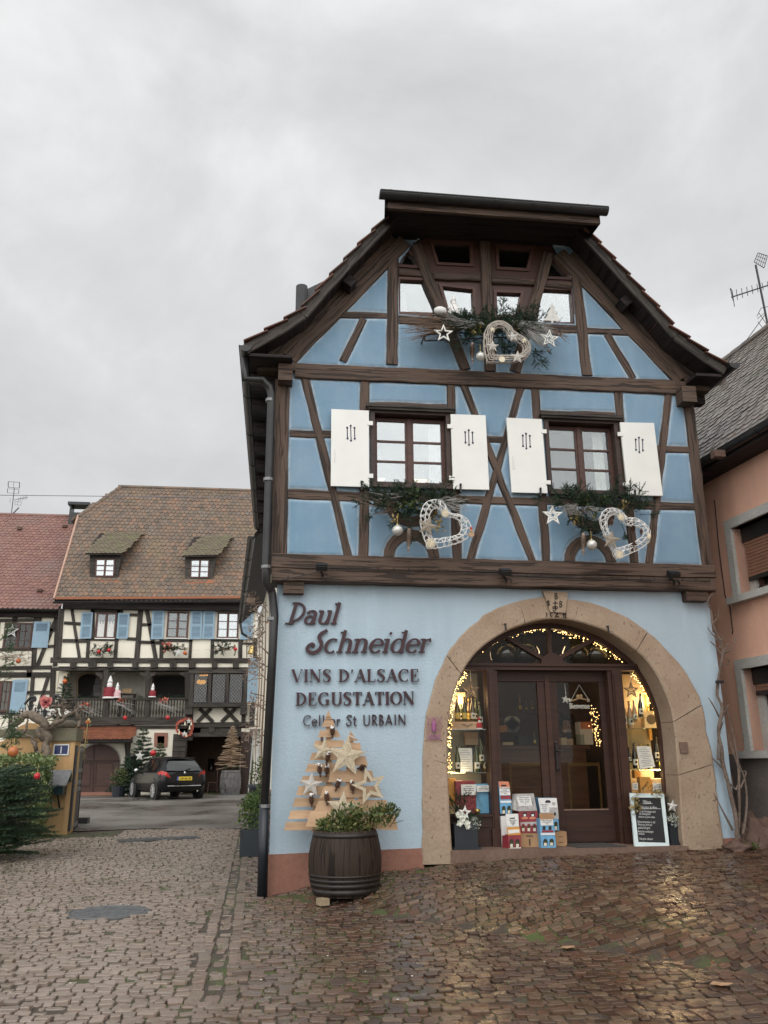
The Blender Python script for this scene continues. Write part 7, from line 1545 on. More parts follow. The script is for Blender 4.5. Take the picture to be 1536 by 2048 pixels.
# windows and louvred shutters
M['shutter_blue']=simple('blue_louvre_paint',(.25,.365,.455),.55,.06,6,.03); M['shutter_shade']=simple('blue_louvre_painted_shade',(.06,.11,.16),.6,.1,6,0)  # darker blue copy: shade between the slats put into the colour
def bwin(z,x0,y0,x1,y1,kind='sash',curt=False,refl='glass_mirror',pa=BH,Y=YB,rows=1):
    A,B=F(z,x0,y1,Y-.07),F(z,x1,y0,Y-.07); t_=.075; b=MB(); O=[(A.x,A.y,A.z),(B.x,A.y,A.z),(B.x,A.y,B.z),(A.x,A.y,B.z)]; I=[(A.x+t_,A.y,A.z+t_),(B.x-t_,A.y,A.z+t_),(B.x-t_,A.y,B.z-t_),(A.x+t_,A.y,B.z-t_)]; b.ringslab(O,I,(0,.1,0)); m_=(A.x+B.x)/2; b.bx(m_-.05,m_+.05,A.y+.005,A.y+.08,A.z+t_,B.z-t_)
    for r_ in range(1,rows): zq=lerp(A.z+t_,B.z-t_,r_/rows); b.bx(A.x+t_,B.x-t_,A.y+.02,A.y+.06,zq-.014,zq+.014)
    w_=b.build('window',M['sash'],pa); b=MB(); b.bx(A.x+t_,B.x-t_,A.y+.05,A.y+.055,A.z+t_,B.z-t_); b.build('pane',M[refl],w_); b=MB(); b.bx(A.x+t_,B.x-t_,A.y+.066,A.y+.069,A.z,B.z); b.build('dark_room',M['void'],w_)
    b=MB(); b.bx(A.x+.02,B.x-.02,A.y-.05,A.y+.01,A.z-.03,A.z+.012); b.build('sill',M['white_paint'],w_)
    if curt:
        b=MB()
        for a,c in((A.x+t_+.02,m_-.06),(m_+.06,B.x-t_-.02)):
            n=10; hz=lerp(A.z+t_,B.z-t_,.58); vs=[]
            for i in range(n+1): x=lerp(a,c,i/n); vs+=[(x,A.y+.045,A.z+t_),(x,A.y+.045,hz+(.12 if i%4 in(1,2) else 0))]
            b.add(vs,[(2*i,2*i+2,2*i+3,2*i+1) for i in range(n)])
        b.build('lace_curtain',M['curtain'],w_)
    return w_
def louv(z,q,pa=BH,Y=YB,solid=False):
    P_=[F(z,x,y,Y-.12) for x,y in q]; b=MB(); b.slab(P_[::-1],(0,.05,0)); s_=b.build('shutter',M['shutter_blue'],pa)
    f=lambda u,v:(P_[0].lerp(P_[1],u)).lerp(P_[3].lerp(P_[2],u),v)
    for v0,v1 in(((.06,.46),(.54,.93)) if not solid else ((.08,.36),)):
        b=MB(); b.slab([f(.16,v0)+Vector((0,-.004,0)),f(.16,v1)+Vector((0,-.004,0)),f(.84,v1)+Vector((0,-.004,0)),f(.84,v0)+Vector((0,-.004,0))],(0,.003,0)); b.build('louvre_shade',M['shutter_shade'],s_); b=MB(); n=9
        for i in range(n):
            a=lerp(v0,v1,(i+.25)/n); c=lerp(v0,v1,(i+.78)/n); b.slab([f(.16,a)+Vector((0,-.006,0)),f(.16,c)+Vector((0,-.022,0)),f(.84,c)+Vector((0,-.022,0)),f(.84,a)+Vector((0,-.006,0))],(0,.002,0))
        b.build('louvre',M['shutter_blue'],s_)
bwin('bl',965,232,1200,495,curt=True,refl='glass_dim'); bb('window_jamb','bl',950,200,950,500,34); bb('window_jamb','bl',1215,205,1205,500,40)
louv('bl',[(838,228),(952,226),(932,497),(814,497)]); louv('bl',[(1210,234),(1327,238),(1306,498),(1190,497)])
bwin('br',368,222,605,492,refl='glass_dim',rows=3); louv('br',[(230,210),(355,208),(338,502),(212,504)]); louv('br',[(626,214),(742,212),(732,502),(610,502)]); louv('br',[(752,213),(872,213),(858,502),(738,500)])
bwin('br',885,228,1118,495,refl='glass_half',rows=3); louv('br',[(1135,215),(1262,215),(1255,505),(1130,505)])

# ---------------------------------------------------------------- balcony, oriel and ground floor of the house across the yard
bal=thing('balcony','dark wooden balcony with turned balusters on the white house','balcony',F('bl',1100,1340,YB-.15))
YR=YB-.12
def rb(nm,z,x0,y0,x1,y1,wpx,dy=.12,pa=bal,d=.1): return bb(nm,z,x0,y0,x1,y1,wpx,dy,d,'beam_dark',pa)
for z,x0,x1 in(('bl',600,1330),('br',2,605)): rb('handrail',z,x0,1118,x1,1112,22,.2,d=.2); rb('lower_rail',z,x0,1308,x1,1305,14); rb('floor_beam',z,x0,1342,x1,1338,62,.18,d=.3)
for z,x,y0,y1 in(('bl',1085,825,1320),('bl',1512,830,1320),('bl',632,1120,1320),('br',588,835,1310)): rb('post',z,x,y0,x-6,y1,44,.14,d=.18)
b0=MB()
xs_=F('bl',640,1200,YR).x; xe_=F('br',585,1200,YR).x; zb0=F('bl',1000,1306,YR).z; zb1=F('bl',1000,1128,YR).z; n_=42
for i in range(n_):
    x=lerp(xs_,xe_,(i+.5)/n_); h_=zb1-zb0; b=MB(); b.lathe([(.022,0),(.022,.12*h_),(.045,.25*h_),(.05,.36*h_),(.026,.55*h_),(.022,.7*h_),(.034,.78*h_),(.022,.85*h_),(.022,h_)],(x,YR+.05,zb0),7); b.build('baluster',M['beam_dark'],bal)
for z,x,s in(('bl',1130,1),('bl',1030,-1),('br',215,1),('br',150,-1),('br',560,-1)):
    b=MB(); b.slab([F(z,x-20*s,845,YR),F(z,x+55*s,845,YR),F(z,x+40*s,872,YR),F(z,x+5*s,885,YR),F(z,x-20*s,930,YR)][::-s],(0,.1,0)); b.build('bracket',M['beam_dark'],bal)
# arched doorway and dark window in the loggia
def archslab(z,x0,x1,ys,yt,yb,Y,dep,mt,nm,pa):
    n=12; pts=[(x0,yb),(x1,yb)]+[((x0+x1)/2+(x1-x0)/2*math.cos(PI*i/n),ys-(ys-yt)*math.sin(PI*i/n)) for i in range(n+1)]; b=MB(); b.slab([F(z,x,y,Y) for x,y in pts][::-1],(0,dep,0)); return b.build(nm,M[mt] if isinstance(mt,str) else mt,pa)
archslab('bl',775,1045,930,835,1115,YB+1.46,.03,'sandstone','door_surround',BH); archslab('bl',800,1020,935,860,1115,YB+1.43,.02,'void','doorway',BH)
b=MB(); qd(b,'bl',[(955,1000),(985,890),(1030,920),(1032,1090),(955,1090)],YB+1.40,.02); b.build('door_leaf',M['barrel_grey'],BH)
b=MB(); qd(b,'br',[(225,870),(575,862),(575,1110),(225,1110)],YB+1.44,.04); b.build('loggia_window',M['sash'],BH); b=MB(); qd(b,'br',[(245,885),(560,880),(560,1105),(245,1105)],YB+1.42,.02); b.build('loggia_window_dark',M['void'],BH)
# oriel with three leaded lights
YO=YB-.45; OR=thing('oriel','projecting dark wooden oriel with three leaded windows','oriel',F('br',900,1200,YO))
def ob(nm,x0,y0,x1,y1,w_,dy=0): b=MB(); b.beam(F('br',x0,y0,YO-dy),F('br',x1,y1,YO-dy),w_*kz('br'),.12); return b.build(nm,M['beam_dark'],OR)
ob('frame_rail',600,838,1215,832,36,.03); ob('frame_rail',600,1180,1200,1172,44,.03)
for x0,x1 in((632,620),(820,808),(1000,988),(1182,1172)): ob('frame_post',x0,820,x1,1195,44 if x0!=820 and x0!=1000 else 34)
A,B=F('br',612,1195,YO),F('br',1200,825,YO); b=MB(); b.bx(A.x,B.x,YO+.1,YB,A.z-.03,A.z); b.bx(A.x,B.x,YO+.1,YB,B.z,B.z+.05); b.bx(A.x,A.x+.06,YO+.1,YB,A.z,B.z); b.bx(B.x-.06,B.x,YO+.1,YB,A.z,B.z); b.build('side_panel',M['beam_dark'],OR)
M['lead']=simple('lead_came',(.16,.15,.15),.5,.2,9,0)
for k,(x0,x1) in enumerate(((655,800),(842,985),(1020,1160))):
    A,B=F('br',x0-6,1150,YO+.05),F('br',x1-6,862,YO+.05); b=MB(); b.bx(A.x,B.x,YO+.06,YO+.065,A.z,B.z); p_=b.build('leaded_pane',M['glass_dark'],OR); b=MB(); n=5; dx=(B.x-A.x)/4; dz=(B.z-A.z)/8
    for i in range(-8,5):
        for s in(1,-1):
            pts=[]
            for j in range(9):
                x=A.x+(i+j*1.0)*dx if s==1 else B.x-(i+j)*dx; z=A.z+j*dz
                pts.append((x,z))
            for (xa_,za_),(xb_,zb_) in zip(pts,pts[1:]):
                if A.x-.001<=min(xa_,xb_) and max(xa_,xb_)<=B.x+.001: b.tube([(xa_,YO+.05,za_),(xb_,YO+.05,zb_)],.008,4)
    b.build('lead_lattice',M['lead'],p_)
b=MB(); A,B=F('br',612,1195,YB-.1),F('br',1200,825,YB-.1); b.bx(A.x,B.x,YB-.12,YB-.05,A.z,B.z); b.build('dark_room',M['void'],OR)
t_=thing('lit_lamp','small glowing amber lamp behind the first leaded oriel window','lamp',F('br',730,940,YB-.2)); 
for x,y in((705,940),(725,945),(755,942)): b=MB(); b.ball(F('br',x,y,YB-.22),.1,10); b.build('lamp_shade',M['lamp_warm'],t_)
b=MB(); A,B=F('br',708,876,YB-.2),F('br',795,872,YB-.2); b.tube([A,B],.03,6); b.build('lamp_tube',M['lamp_warm'],t_)
t_=star(F('br',905,985,YO+.2),.13,'pale star hanging behind the middle leaded oriel window','silver',.4)
# panels with crossed braces beneath the oriel
for a in[('brace','br',712,1215,850,1352,36),('brace','br',830,1210,688,1352,36),('brace','br',965,1210,1100,1352,36),('brace','br',1080,1210,935,1352,36),('post','br',622,1200,612,1540,50),('post','br',1168,1200,1160,1352,40),('floor_beam','br',600,1385,1285,1375,50),('post','br',835,1402,835,1455,56),('post','br',1062,1400,1062,1450,54),('door_lintel','br',500,1485,1290,1478,40),('stud','br',1238,1180,1232,1350,16),('post','y',665,250,655,420,62)]: bb(*a,.08,.15)
b=MB(); A=F('br',650,1200,YB-.05); 
for x in(608,1165): q=F('br',x,1235,YB-.3); b=MB(); b.box(q,(.3,.5,.35)); b.build('oriel_bracket',M['beam_dark'],BH)
louv('br',[(1235,860),(1260,860),(1250,1115),(1228,1115)])
# ground floor: arched gate, sill, canopy, small stone window
GA=archslab('r',840,1322,880,690,1232,YB-.05,.04,'grey_stone','gate_surround',BH)
gd=archslab('r',868,1312,885,702,1230,YB-.08,.04,M['sash'],'arched_gate',BH)
for q in([(1050,905),(1240,905),(1240,1160),(1040,1165)],[(880,905),(1000,905),(985,1165),(870,1165)]): b=MB(); P_=[F('r',x,y,YB-.085) for x,y in q]; c=sum(P_,Vector())/4; b.ringslab(P_[::-1],[p.lerp(c,.08) for p in P_][::-1],(0,-.02,0)); b.build('gate_panel',M['door_wood'],gd)
b=MB(); b.beam(F('r',1030,720,YB-.1),F('r',1015,1225,YB-.1),.06,.03); b.build('gate_strip',M['door_wood'],gd); b=MB(); b.beam(F('r',865,890,YB-.1),F('r',1310,890,YB-.1),.08,.03); b.build('gate_rail',M['door_wood'],gd)
A,B=F('r',860,1285,YB-.3),F('r',1245,1228,YB-.3); b=MB(); b.bx(A.x-.6,B.x,YB-.3,YB-.05,0,B.z); b.build('gate_sill',M['plinth'],BH)
CN=thing('tiled_canopy','small orange tiled canopy over the arched brown gate','canopy',F('r',1150,600,YB-.5)); bl_,br_,tr_,tl_=F('r',790,655,YB-1.1),F('r',1450,648,YB-1.1),F('r',1492,515,YB-.05),F('r',790,525,YB-.05)
b=MB(); b.slab([bl_,br_,tr_,tl_],(0,0,-.1)); b.build('boarding',M['soffit'],CN); U=(br_-bl_).normalized(); V=((tl_+tr_)/2-(bl_+br_)/2); vh=V.length; V.normalize(); wd_=(br_-bl_).length
M['tile_canopy']=islandmat('orange_brown_canopy_tile',[(.20,.07,.035),(.26,.095,.05),(.17,.065,.04)],.6); tileroof('canopy_tiles','tile_canopy',CN,bl_,U,V,[(-.05,-.03),(wd_+.05,-.03),(wd_+.1,vh),(-.05,vh)],.19,.16,.03)
b=MB(); b.beam(bl_+Vector((0,.1,-.1)),br_+Vector((0,.1,-.1)),.14,.12); b.build('canopy_beam',M['beam_dark'],CN); q=F('r',1395,700,YB-.5); b=MB(); b.tube([q+Vector((0,-.4,.2)),q+Vector((0,.2,-.35)),q+Vector((0,.45,-.9))],.09,6); b.bx(q.x-.08,q.x+.08,YB-.2,YB,q.z-1.3,q.z+.3); b.build('canopy_bracket',M['beam_dark'],CN)
O=[F('y',x,y,YB-.05) for x,y in((400,205),(522,205),(518,335),(398,332))]; c=sum(O,Vector())/4; b=MB(); b.ringslab(O[::-1],[p.lerp(c,.48) for p in O][::-1],(0,.08,0)); w_=b.build('stone_window',M['plinth'],BH); b=MB(); b.slab([p.lerp(c,.45)+Vector((0,.05,0)) for p in O[::-1]],(0,.02,0)); b.build('pane',M['void'],w_)
# open bay: walls, door leaf, niche
b=MB(); b.bx(xb0,xb1,YB+4,YB+4.1,0,3.2); b.build('bay_wall',M['step'],BH); b=MB(); b.bx(xb0-.1,xb0,YB+.3,YB+4,0,3.2); b.build('bay_side',M['loggia'],BH); b=MB(); b.bx(xb1,xb1+.1,YB+.3,YB+4,0,3.2); b.build('bay_side',M['step'],BH)
b=MB(); b.bx(xb0,xo+.6,YB-.02,YB+.3,zb,zfl); b.bx(xb0,xb1,YB-.02,YB+.3,zb,zfl-.02); b.build('bay_lintel',M['beam_dark'],BH); b=MB(); b.bx(xb0,xb1,YB+.3,YB+4,zb+.2,zb+.3); b.build('bay_ceiling',M['soffit'],BH)
b=MB(); b.bx(xb0-.25,xb0+.3,YB-.1,YB+.25,.1,zb); b.build('bay_post',M['beam_dark'],BH)
O=[F('y',x,y,YB+3.95) for x,y in((885,440),(945,440),(940,552),(885,552))]; c=sum(O,Vector())/4; b=MB(); b.slab(O[::-1],(0,.03,0)); b.build('niche',M['void'],BH); bot('y',915,452,548,'gl_black','lab_white','dark bottle standing in the lit niche of the open bay',YB+3.9)
b=MB(); q=[F('y',x,y,YB-.4) for x,y in((1182,195),(1290,200),(1290,790),(1172,788))]; b.slab(q[::-1],(0,.06,0)); o=b.build('bay_door',M['frame_dark'],BH)
# ---------------------------------------------------------------- winter decorations on that house
def box_deco(z,x,y,wpx,label,balls,stars=(),red=None,grp='flower boxes of the white house',n=26):
    c=F(z,x,y,YB-.3); t_=thing('window_box_greenery',label,'arrangement',c,grp); b=MB(); s=wpx*kz(z)
    for _ in range(n): spray(b,c+Vector((rnd.uniform(-s/2,s/2),rnd.uniform(-.1,.1),rnd.uniform(-.12,.12))),(rnd.gauss(0,.8),-.4,rnd.gauss(.1,.6)),rnd.uniform(.2,.4),1,.07,1.0)
    b.build('fir_twigs',M['fir'],t_); b=MB(); 
    for _ in range(4): twigs(b,c+Vector((rnd.uniform(-s/2,s/2),-.1,0)),c+Vector((rnd.uniform(-s/2,s/2)*1.6,-.2,rnd.uniform(-.3,.3))),4,.05,.008,.15)
    b.build('bare_twigs',M['withy'],t_)
    if red: b=MB(); leaves(b,F(z,*red,YB-.42),(.2,.06,.22),60,.16); b.build('red_leaves',M['red_leaf'],t_)
    for bx_,by_,m_ in balls: bauble(F(z,bx_,by_,YB-.5),.085,'small '+m_+' bauble in the '+label,'ball_'+m_,'baubles on the white house')
    for bx_,by_ in stars: star(F(z,bx_,by_,YB-.52),.24,'pale star in the '+label,'silver')
M['red_leaf']=islandmat('red_poinsettia_leaves',[(.42,.08,.05),(.5,.14,.09)],.6,bump=0)
for n_,c_ in(('red',(.45,.02,.025)),('orange',(.48,.10,.02)),('copper',(.42,.13,.04))): M['ball_'+n_]=simple('glossy_'+n_+'_bauble',c_,.18,.1,6,0)
box_deco('bl',1045,612,190,'greenery under the lace curtained window',[(1012,632,'red'),(1115,615,'red')]); box_deco('br',470,610,210,'greenery with red leaves and a star',[(562,645,'orange')],[(498,636)],(388,592)); box_deco('br',985,600,220,'greenery at the right upstairs window',[(1078,605,'red')])
for x,y,lab,m_ in((('bl',890,1250),0,'left balcony garland','orange'),(('bl',1270,1210),0,'middle balcony garland','red'),(('br',370,1210),0,'right balcony garland','red')):
    z,xx,yy=x; c=F(z,xx,yy,YR-.15); t_=thing('balcony_garland','small twig and fir '+lab+' hanging on the balusters','garland',c,'garlands on the balcony'); b=MB()
    for _ in range(16): spray(b,c+Vector((rnd.gauss(0,.25),rnd.gauss(0,.05),rnd.gauss(0,.15))),(rnd.gauss(0,.9),-.3,rnd.gauss(-.1,.6)),rnd.uniform(.15,.3),0,.05,.5)
    b.build('fir_twigs',M['fir'],t_); b=MB(); twigs(b,c+Vector((-.3,-.1,.2)),c+Vector((.45,-.15,-.1)),14,.08,.008,.15); b.build('pale_twigs',M['withy_grey'],t_); b=MB(); leaves(b,c+Vector((-.1,-.1,.3)),(.16,.05,.1),22,.12); b.build('red_leaves',M['red_leaf'],t_)
    bauble(c+Vector((.12,-.25,-.42)),.095,'small '+m_+' bauble below the '+lab,'ball_'+m_,'baubles on the white house')
t_=thing('handrail_greenery','loose fir sprigs laid along the balcony handrail','greenery',F('bl',850,1095,YR)); b=MB()
for z,x0,x1,n in(('bl',720,980,26),('bl',1380,1450,7),('br',60,130,6),('br',260,540,34)):
    for _ in range(n): spray(b,F(z,rnd.uniform(x0,x1),1096,YR-.05),(rnd.gauss(0,1),-.3,rnd.gauss(.2,.3)),rnd.uniform(.15,.3),0,.06,.5)
b.build('fir_twigs',M['fir'],t_)
def conifer(p,h,rad,label,mt='fir',n=None,dens=.9,cat='fir tree',star_=None,grp=None,lift=0.12,nl=.05,trunkr=.02,name='fir_tree'):
    t_=thing(name,label,cat,p,grp); p=Vector(p); b=MB(); b.tube([p,p+Vector((0,0,h*.97))],[trunkr*h*.5+.01,.008],7); b.build('trunk',M['twig'],t_); b=MB(); z=h*lift; k=0
    while z<h*.96:
        f_=1-(z/h); m_=max(4,int(9*f_+3))
        for i in range(m_):
            a=2*PI*(i/m_)+k*1.1+rnd.uniform(-.25,.25); l_=rad*(f_**.8)*rnd.uniform(.65,1.1)+.03*h; d=Vector((math.cos(a),math.sin(a),rnd.uniform(-.05,.3))); q=p+Vector((0,0,z)); needles(b,q,d,l_,nl,dens)
            for s in(-1,1):
                for t0 in(.35,.6,.8): needles(b,q+d*l_*t0,d+Vector((-math.sin(a),math.cos(a),0))*s*.8,l_*.36*(1.2-t0),nl,dens)
        z+=h*.055; k+=1
    spray(b,p+Vector((0,0,h*.9)),(0,0,1),h*.1,0,nl,dens); b.build('crown',M[mt],t_); return t_
q=F('bl',660,1120,YB+.2); q.z=zfl; conifer(q,F('bl',668,880,YB+.2).z-zfl,.75,'decorated little fir at the left end of the balcony',nl=.09,dens=.7); q2=F('bl',668,858,YB+.2); star(q2,.17,'yellow star on top of the balcony fir tree','straw'); bauble(F('bl',665,935,YB-.45),.1,'small orange bauble on the balcony fir tree','ball_orange','baubles on the white house')
GF='festive figures on the balcony'
q=F('bl',1115,1112,YR); pass
M['darkred']=simple('dark_red_cloth',(.20,.02,.03),.85,.2,12,.1); figurine(q,F('bl',1138,876,YR).z-q.z,'tall bearded figure in dark red with a white pointed hat on the balcony rail','darkred',GF)
q=F('bl',1195,1106,YR); M['pinkcloth']=simple('pink_white_cloth',(.60,.40,.40),.85,.15,12,.1); figurine(q,F('bl',1195,945,YR).z-q.z,'slim pink and white figure beside the tall bearded one','pinkcloth',GF)
q=F('br',228,1100,YR); figurine(q,F('br',246,955,YR).z-q.z,'small white haired figure in dark red right of the balcony post','darkred',GF)
boxq('bl',1252,1010,1350,1055,YB+.6,.1,'star_wood','wooden_case','small pale wooden case on a table on the balcony','box'); b=MB(); A,B=F('bl',1215,1062,YB+.5),F('bl',1400,1056,YB+.9); b.bx(A.x,B.x,YB+.4,YB+.95,A.z-.04,A.z)
for x in(A.x+.06,B.x-.06): b.bx(x-.03,x+.03,YB+.45,YB+.5,zfl,A.z-.04); b.bx(x-.03,x+.03,YB+.85,YB+.9,zfl,A.z-.04)
tag(b.build('balcony_table',M['beam_dark'],at=A),'dark small table standing on the balcony','table')
# red heart wreath at the bay corner
P_=[F('y',x,y,YB-.3) for x,y in((688,240),(625,205),(598,165),(610,125),(660,95),(700,80),(735,90),(745,150),(735,210),(700,240))]; P_=resample([Vector(v) for v in catm([tuple(v) for v in P_+P_[:1]],5)],40); t_=thing('twig_wreath','red twig heart wreath with pale tags at the corner of the open bay','wreath',P_[0]); b=MB()
for k in range(6): b.tube([p+Vector((rnd.gauss(0,.035),rnd.gauss(0,.03),rnd.gauss(0,.035))) for p in P_],.02,5)
b.build('red_twigs',M['red_leaf'],t_)
for x,y in((678,120),(735,122),(720,158),(625,205),(690,225)): b=MB(); b.lathe([(.045,-.08),(.02,.06),(.001,.09)],F('y',x,y,YB-.4),8); b.build('pale_tag',M['straw'],t_)
for x,y in((712,100),(672,215)): star(F('y',x,y,YB-.42),.14,'small grey star on the red heart wreath' if y<150 else 'small grey star at the foot of the red heart wreath','silver')
# bell on a bracket
q=F('br',1250,655,YB-.5); t_=thing('bell','small brass bell hanging from an iron bracket on the white house','bell',q); M['brass']=simple('brass',(.50,.36,.13),.35,.15,8,0,.8); b=MB(); b.lathe([(.24,0),(.20,.05),(.15,.2),(.11,.34),(.05,.38),(.001,.39)],q,16); b.build('bell_cup',M['brass'],t_,smooth=True); b=MB(); b.tube([q+Vector((0,0,.38)),q+Vector((0,0,.5)),F('br',1195,585,YB-.1)],.02,5); b.tube([F('br',1195,505,YB-.1),F('br',1195,690,YB-.1)],.02,5); b.build('bracket',M['black'],t_)
# plants and things in the yard
def yp(z,x,y,Y): p=F(z,x,y,Y); return p
q=F('y',270,700,26.4); q.z=.15; conifer(q,F('y',285,150,26.4).z-.15,1.0,'tall sparse fir tree with ornaments behind the black car',dens=.9,nl=.11,trunkr=.03); star(F('y',268,415,25.6),.2,'white star on the fir tree behind the car','silver'); bauble(F('y',205,415,25.7),.12,'dark bauble on the fir tree behind the car','black'); bauble(F('y',390,388,25.8),.12,'red bauble at the right of the fir tree behind the car','ball_red')
q=F('y',165,700,26.2); q.z=.15; conifer(q,F('y',130,385,26.2).z-.15,1.05,'lower bushy fir left of the tall one behind the car',dens=.9,nl=.11); q=F('y',450,430,26.8); q.z=.15; conifer(q,F('y',470,290,26.8).z-.15,.75,'short fir in front of the stone framed window',dens=.9,nl=.11,mt='fir_light')
q=F('y',75,780,25.6); q.z=gz(-6,25.6); t_=thing('potted_box','small round clipped bush in a grey pot beside the arched gate','plant',q); b=MB(); b.lathe([(.24,0),(.3,.42),(.26,.42),(.001,.4)],q,4+8); b.build('pot',M['pot_black'],t_); b=MB(); leaves(b,q+Vector((0,0,.75)),(.36,.36,.42),420,.07); b.build('foliage',M['shrub'],t_)
# grey barrel with a driftwood tree
q=F('y',1085,740,27.2); q.z=.15; h_=F('y',1085,545,27.2).z-q.z; t_=thing('grey_barrel','weathered grey barrel under the driftwood tree in the bay','barrel',q); b=MB(); b.lathe([(.42*(.84+.16*(1-(2*k/12-1)**2))*1.08,k/12*h_) for k in range(13)],q,24); b.build('staves',M['barrel_grey'],t_,smooth=True)
for k in(.08,.3,.68,.92): b=MB(); r_=.42*1.08*(.84+.16*(1-(2*k-1)**2))+.008; b.lathe([(r_,k*h_-.03),(r_,k*h_+.03)],q,24,cap=False); b.build('hoop',M['castiron'],t_)
p0=q+Vector((0,0,h_)); ht=F('y',1108,135,27.2).z-p0.z; t_=thing('driftwood_tree','cone shaped tree built of driftwood sticks on the grey barrel','wooden tree',p0); M['drift']=islandmat('pale_driftwood',[(.20,.13,.08),(.32,.22,.14),(.42,.31,.20)],.7,bump=0)
b=MB(); b.tube([p0,p0+Vector((.02,0,ht))],[.03,.012],6); b.build('pole',M['twig'],t_); b=MB(); n=26
for i in range(n):
    k=i/n; r_=.62*(1-k)**.9+.07
    for j in range(2): a=rnd.uniform(-.6,.6)+j*PI/2*.9; d=Vector((math.cos(a),math.sin(a),rnd.uniform(-.12,.12)))*r_*rnd.uniform(.85,1.1); c=p0+Vector((0,0,.12+k*(ht-.15))); b.tube([c-d,c+Vector((0,0,.02)),c+d],[.014,.028,.012],5)
b.build('sticks',M['drift'],t_); b=MB()
for _ in range(24): spray(b,p0+Vector((0,0,.05)),(rnd.gauss(0,1),rnd.gauss(0,1),.2),rnd.uniform(.3,.6),0,.07,.5)
b.build('fir_twigs',M['fir'],t_)
q=F('y',930,720,28.6); q.z=.2; t_=thing('wooden_chair','dark wooden chair beside the grey barrel in the bay','chair',q)
for nm,bxs in(('seat',[(q.x-.22,q.x+.22,q.y-.22,q.y+.22,.62,.67)]),('backrest',[(q.x+.16,q.x+.21,q.y-.2,q.y+.2,.67,1.2)])): part(nm,'door_wood',t_,*bxs)
for sx_,sy_ in((-.2,-.2),(.2,-.2),(-.2,.2),(.2,.2)): b=MB(); b.tube([q+Vector((sx_*.8,sy_*.8,.44)),q+Vector((sx_*1.15,sy_*1.15,-.03))],.03,6); b.build('leg',M['door_wood'],t_)
# patio heater, urn and pots along the wall on the right of the drive
YH=15.0; q=F('y',1262,888,YH); q.z=gz(q.x,YH); t_=thing('patio_heater','slim silver pyramid patio heater beside the drain pipe','patio heater',q); ztp=F('y',1305,165,YH).z; M['alu']=simple('brushed_aluminium',(.45,.45,.44),.35,.1,12,0,.7)
cx_=q.x+.18; 
def hp(s,z): r_=lerp(.25,.13,(z-q.z)/(ztp-q.z)); return [Vector((cx_+a*r_*s,YH+c*r_*s,z)) for a,c in((-1,-1),(1,-1),(1,1),(-1,1))]
for i in range(4): b=MB(); b.tube([hp(1,q.z+.05)[i],hp(1,ztp-.08)[i]],.02,5); b.build('corner_bar',M['alu'],t_)
b=MB(); A=hp(1.25,ztp-.02); b.slab(hp(2.1,ztp-.02)[::-1],(0,0,.03)); b.build('reflector',M['white_paint'],t_); b=MB(); b.slab(hp(1.12,q.z+.06),(0,0,-.06)); b.build('base',M['metal_dark'],t_)
M['mesh_grey']=simple('grey_wire_guard',(.30,.30,.29),.5,.15,40,.2); b=MB()
for i in range(4):
    lo,hi=hp(.98,q.z+.75),hp(.98,ztp-.1)
    for k in range(7): b.tube([lo[i].lerp(lo[(i+1)%4],k/6),hi[i].lerp(hi[(i+1)%4],k/6)],.006,4)
b.build('wire_guard',M['mesh_grey'],t_); b=MB(); b.lathe([(.05,q.z+.7),(.05,ztp-.1)],(cx_,YH,0),10); b.build('glass_tube',M['curtain'],t_); b=MB(); lo,hi=hp(.95,q.z+.06),hp(.95,q.z+.7); 
for i in range(4): b.quad(lo[i],lo[(i+1)%4],hi[(i+1)%4],hi[i])
b.build('lower_housing',M['metal_dark'],t_)
YU=12.2; q=F('y',1330,930,YU); q.z=gz(q.x,YU); t_=thing('garden_urn','black footed urn with a green shrub behind the drain pipe','planter',q); hh=F('y',1320,672,YU).z-q.z; b=MB(); b.lathe([(.17,0),(.17,.06*hh),(.07,.2*hh),(.1,.32*hh),(.09,.42*hh),(.18,.55*hh),(.21,.85*hh),(.28,.97*hh),(.25,hh),(.001,.95*hh)],q,18); b.build('urn',M['pot_black'],t_,smooth=True); b=MB(); leaves(b,q+Vector((.02,0,hh+.25)),(.24,.24,.42),420,.07); b.build('shrub',M['box'],t_)
for px,pyb,pyt,Y,lab in((505,1722,1655,4.6,'round box bush in a square black pot beside the drain pipe base'),(519,1610,1560,8.4,'small green bush in a dark pot further along the blue house wall')):
    q=F('p',px,pyb,Y); q.z=gz(q.x,Y); t_=thing('potted_bush',lab,'plant',q,'potted bushes along the blue house'); b=MB(); s=.19; b.slab([q+Vector((a*s,c*s,.42)) for a,c in((-1.15,-1.15),(1.15,-1.15),(1.15,1.15),(-1.15,1.15))],(0,0,-.42)); b.build('pot',M['pot_black'],t_); b=MB(); leaves(b,q+Vector((0,0,.68)),(.30,.30,.31),900,.06); b.build('foliage',M['box'],t_)
# ================================================================ red roofed house at the far left
YL=29.0; LH=thing('red_roofed_house','half-timbered house with a plain red tiled roof at the left edge','house',(-12,YL,.15))
xl2,xr2=F('p',-160,1400,YL).x,F('p',112,1400,YL).x; zle=F('p',50,1222,YL).z
b=MB(); b.bx(xl2,xr2,YL,YL+.3,0,zle); b.build('wall',M['cream'],LH)
e0=F('p',-160,1216,YL-.45); e1=F('p',116,1212,YL-.45); e1.z=e0.z; pit=R(52); U=Vector((1,0,0)); V=Vector((0,math.cos(pit),math.sin(pit))); N_=U.cross(V); vr=(PL('p',60,1031,e0,N_)-e0).dot(V); ur=(PL('p',118,1212,e0,N_)-e0).dot(U)+.1; ut=(PL('p',152,1030,e0,N_)-e0).dot(U)
poly=[(0,0),(ur,0),(ut,vr),(0,vr)]; b=MB(); b.slab([e0+U*u+V*v for u,v in poly],-N_*.15); b.build('roof',M['soffit'],LH)
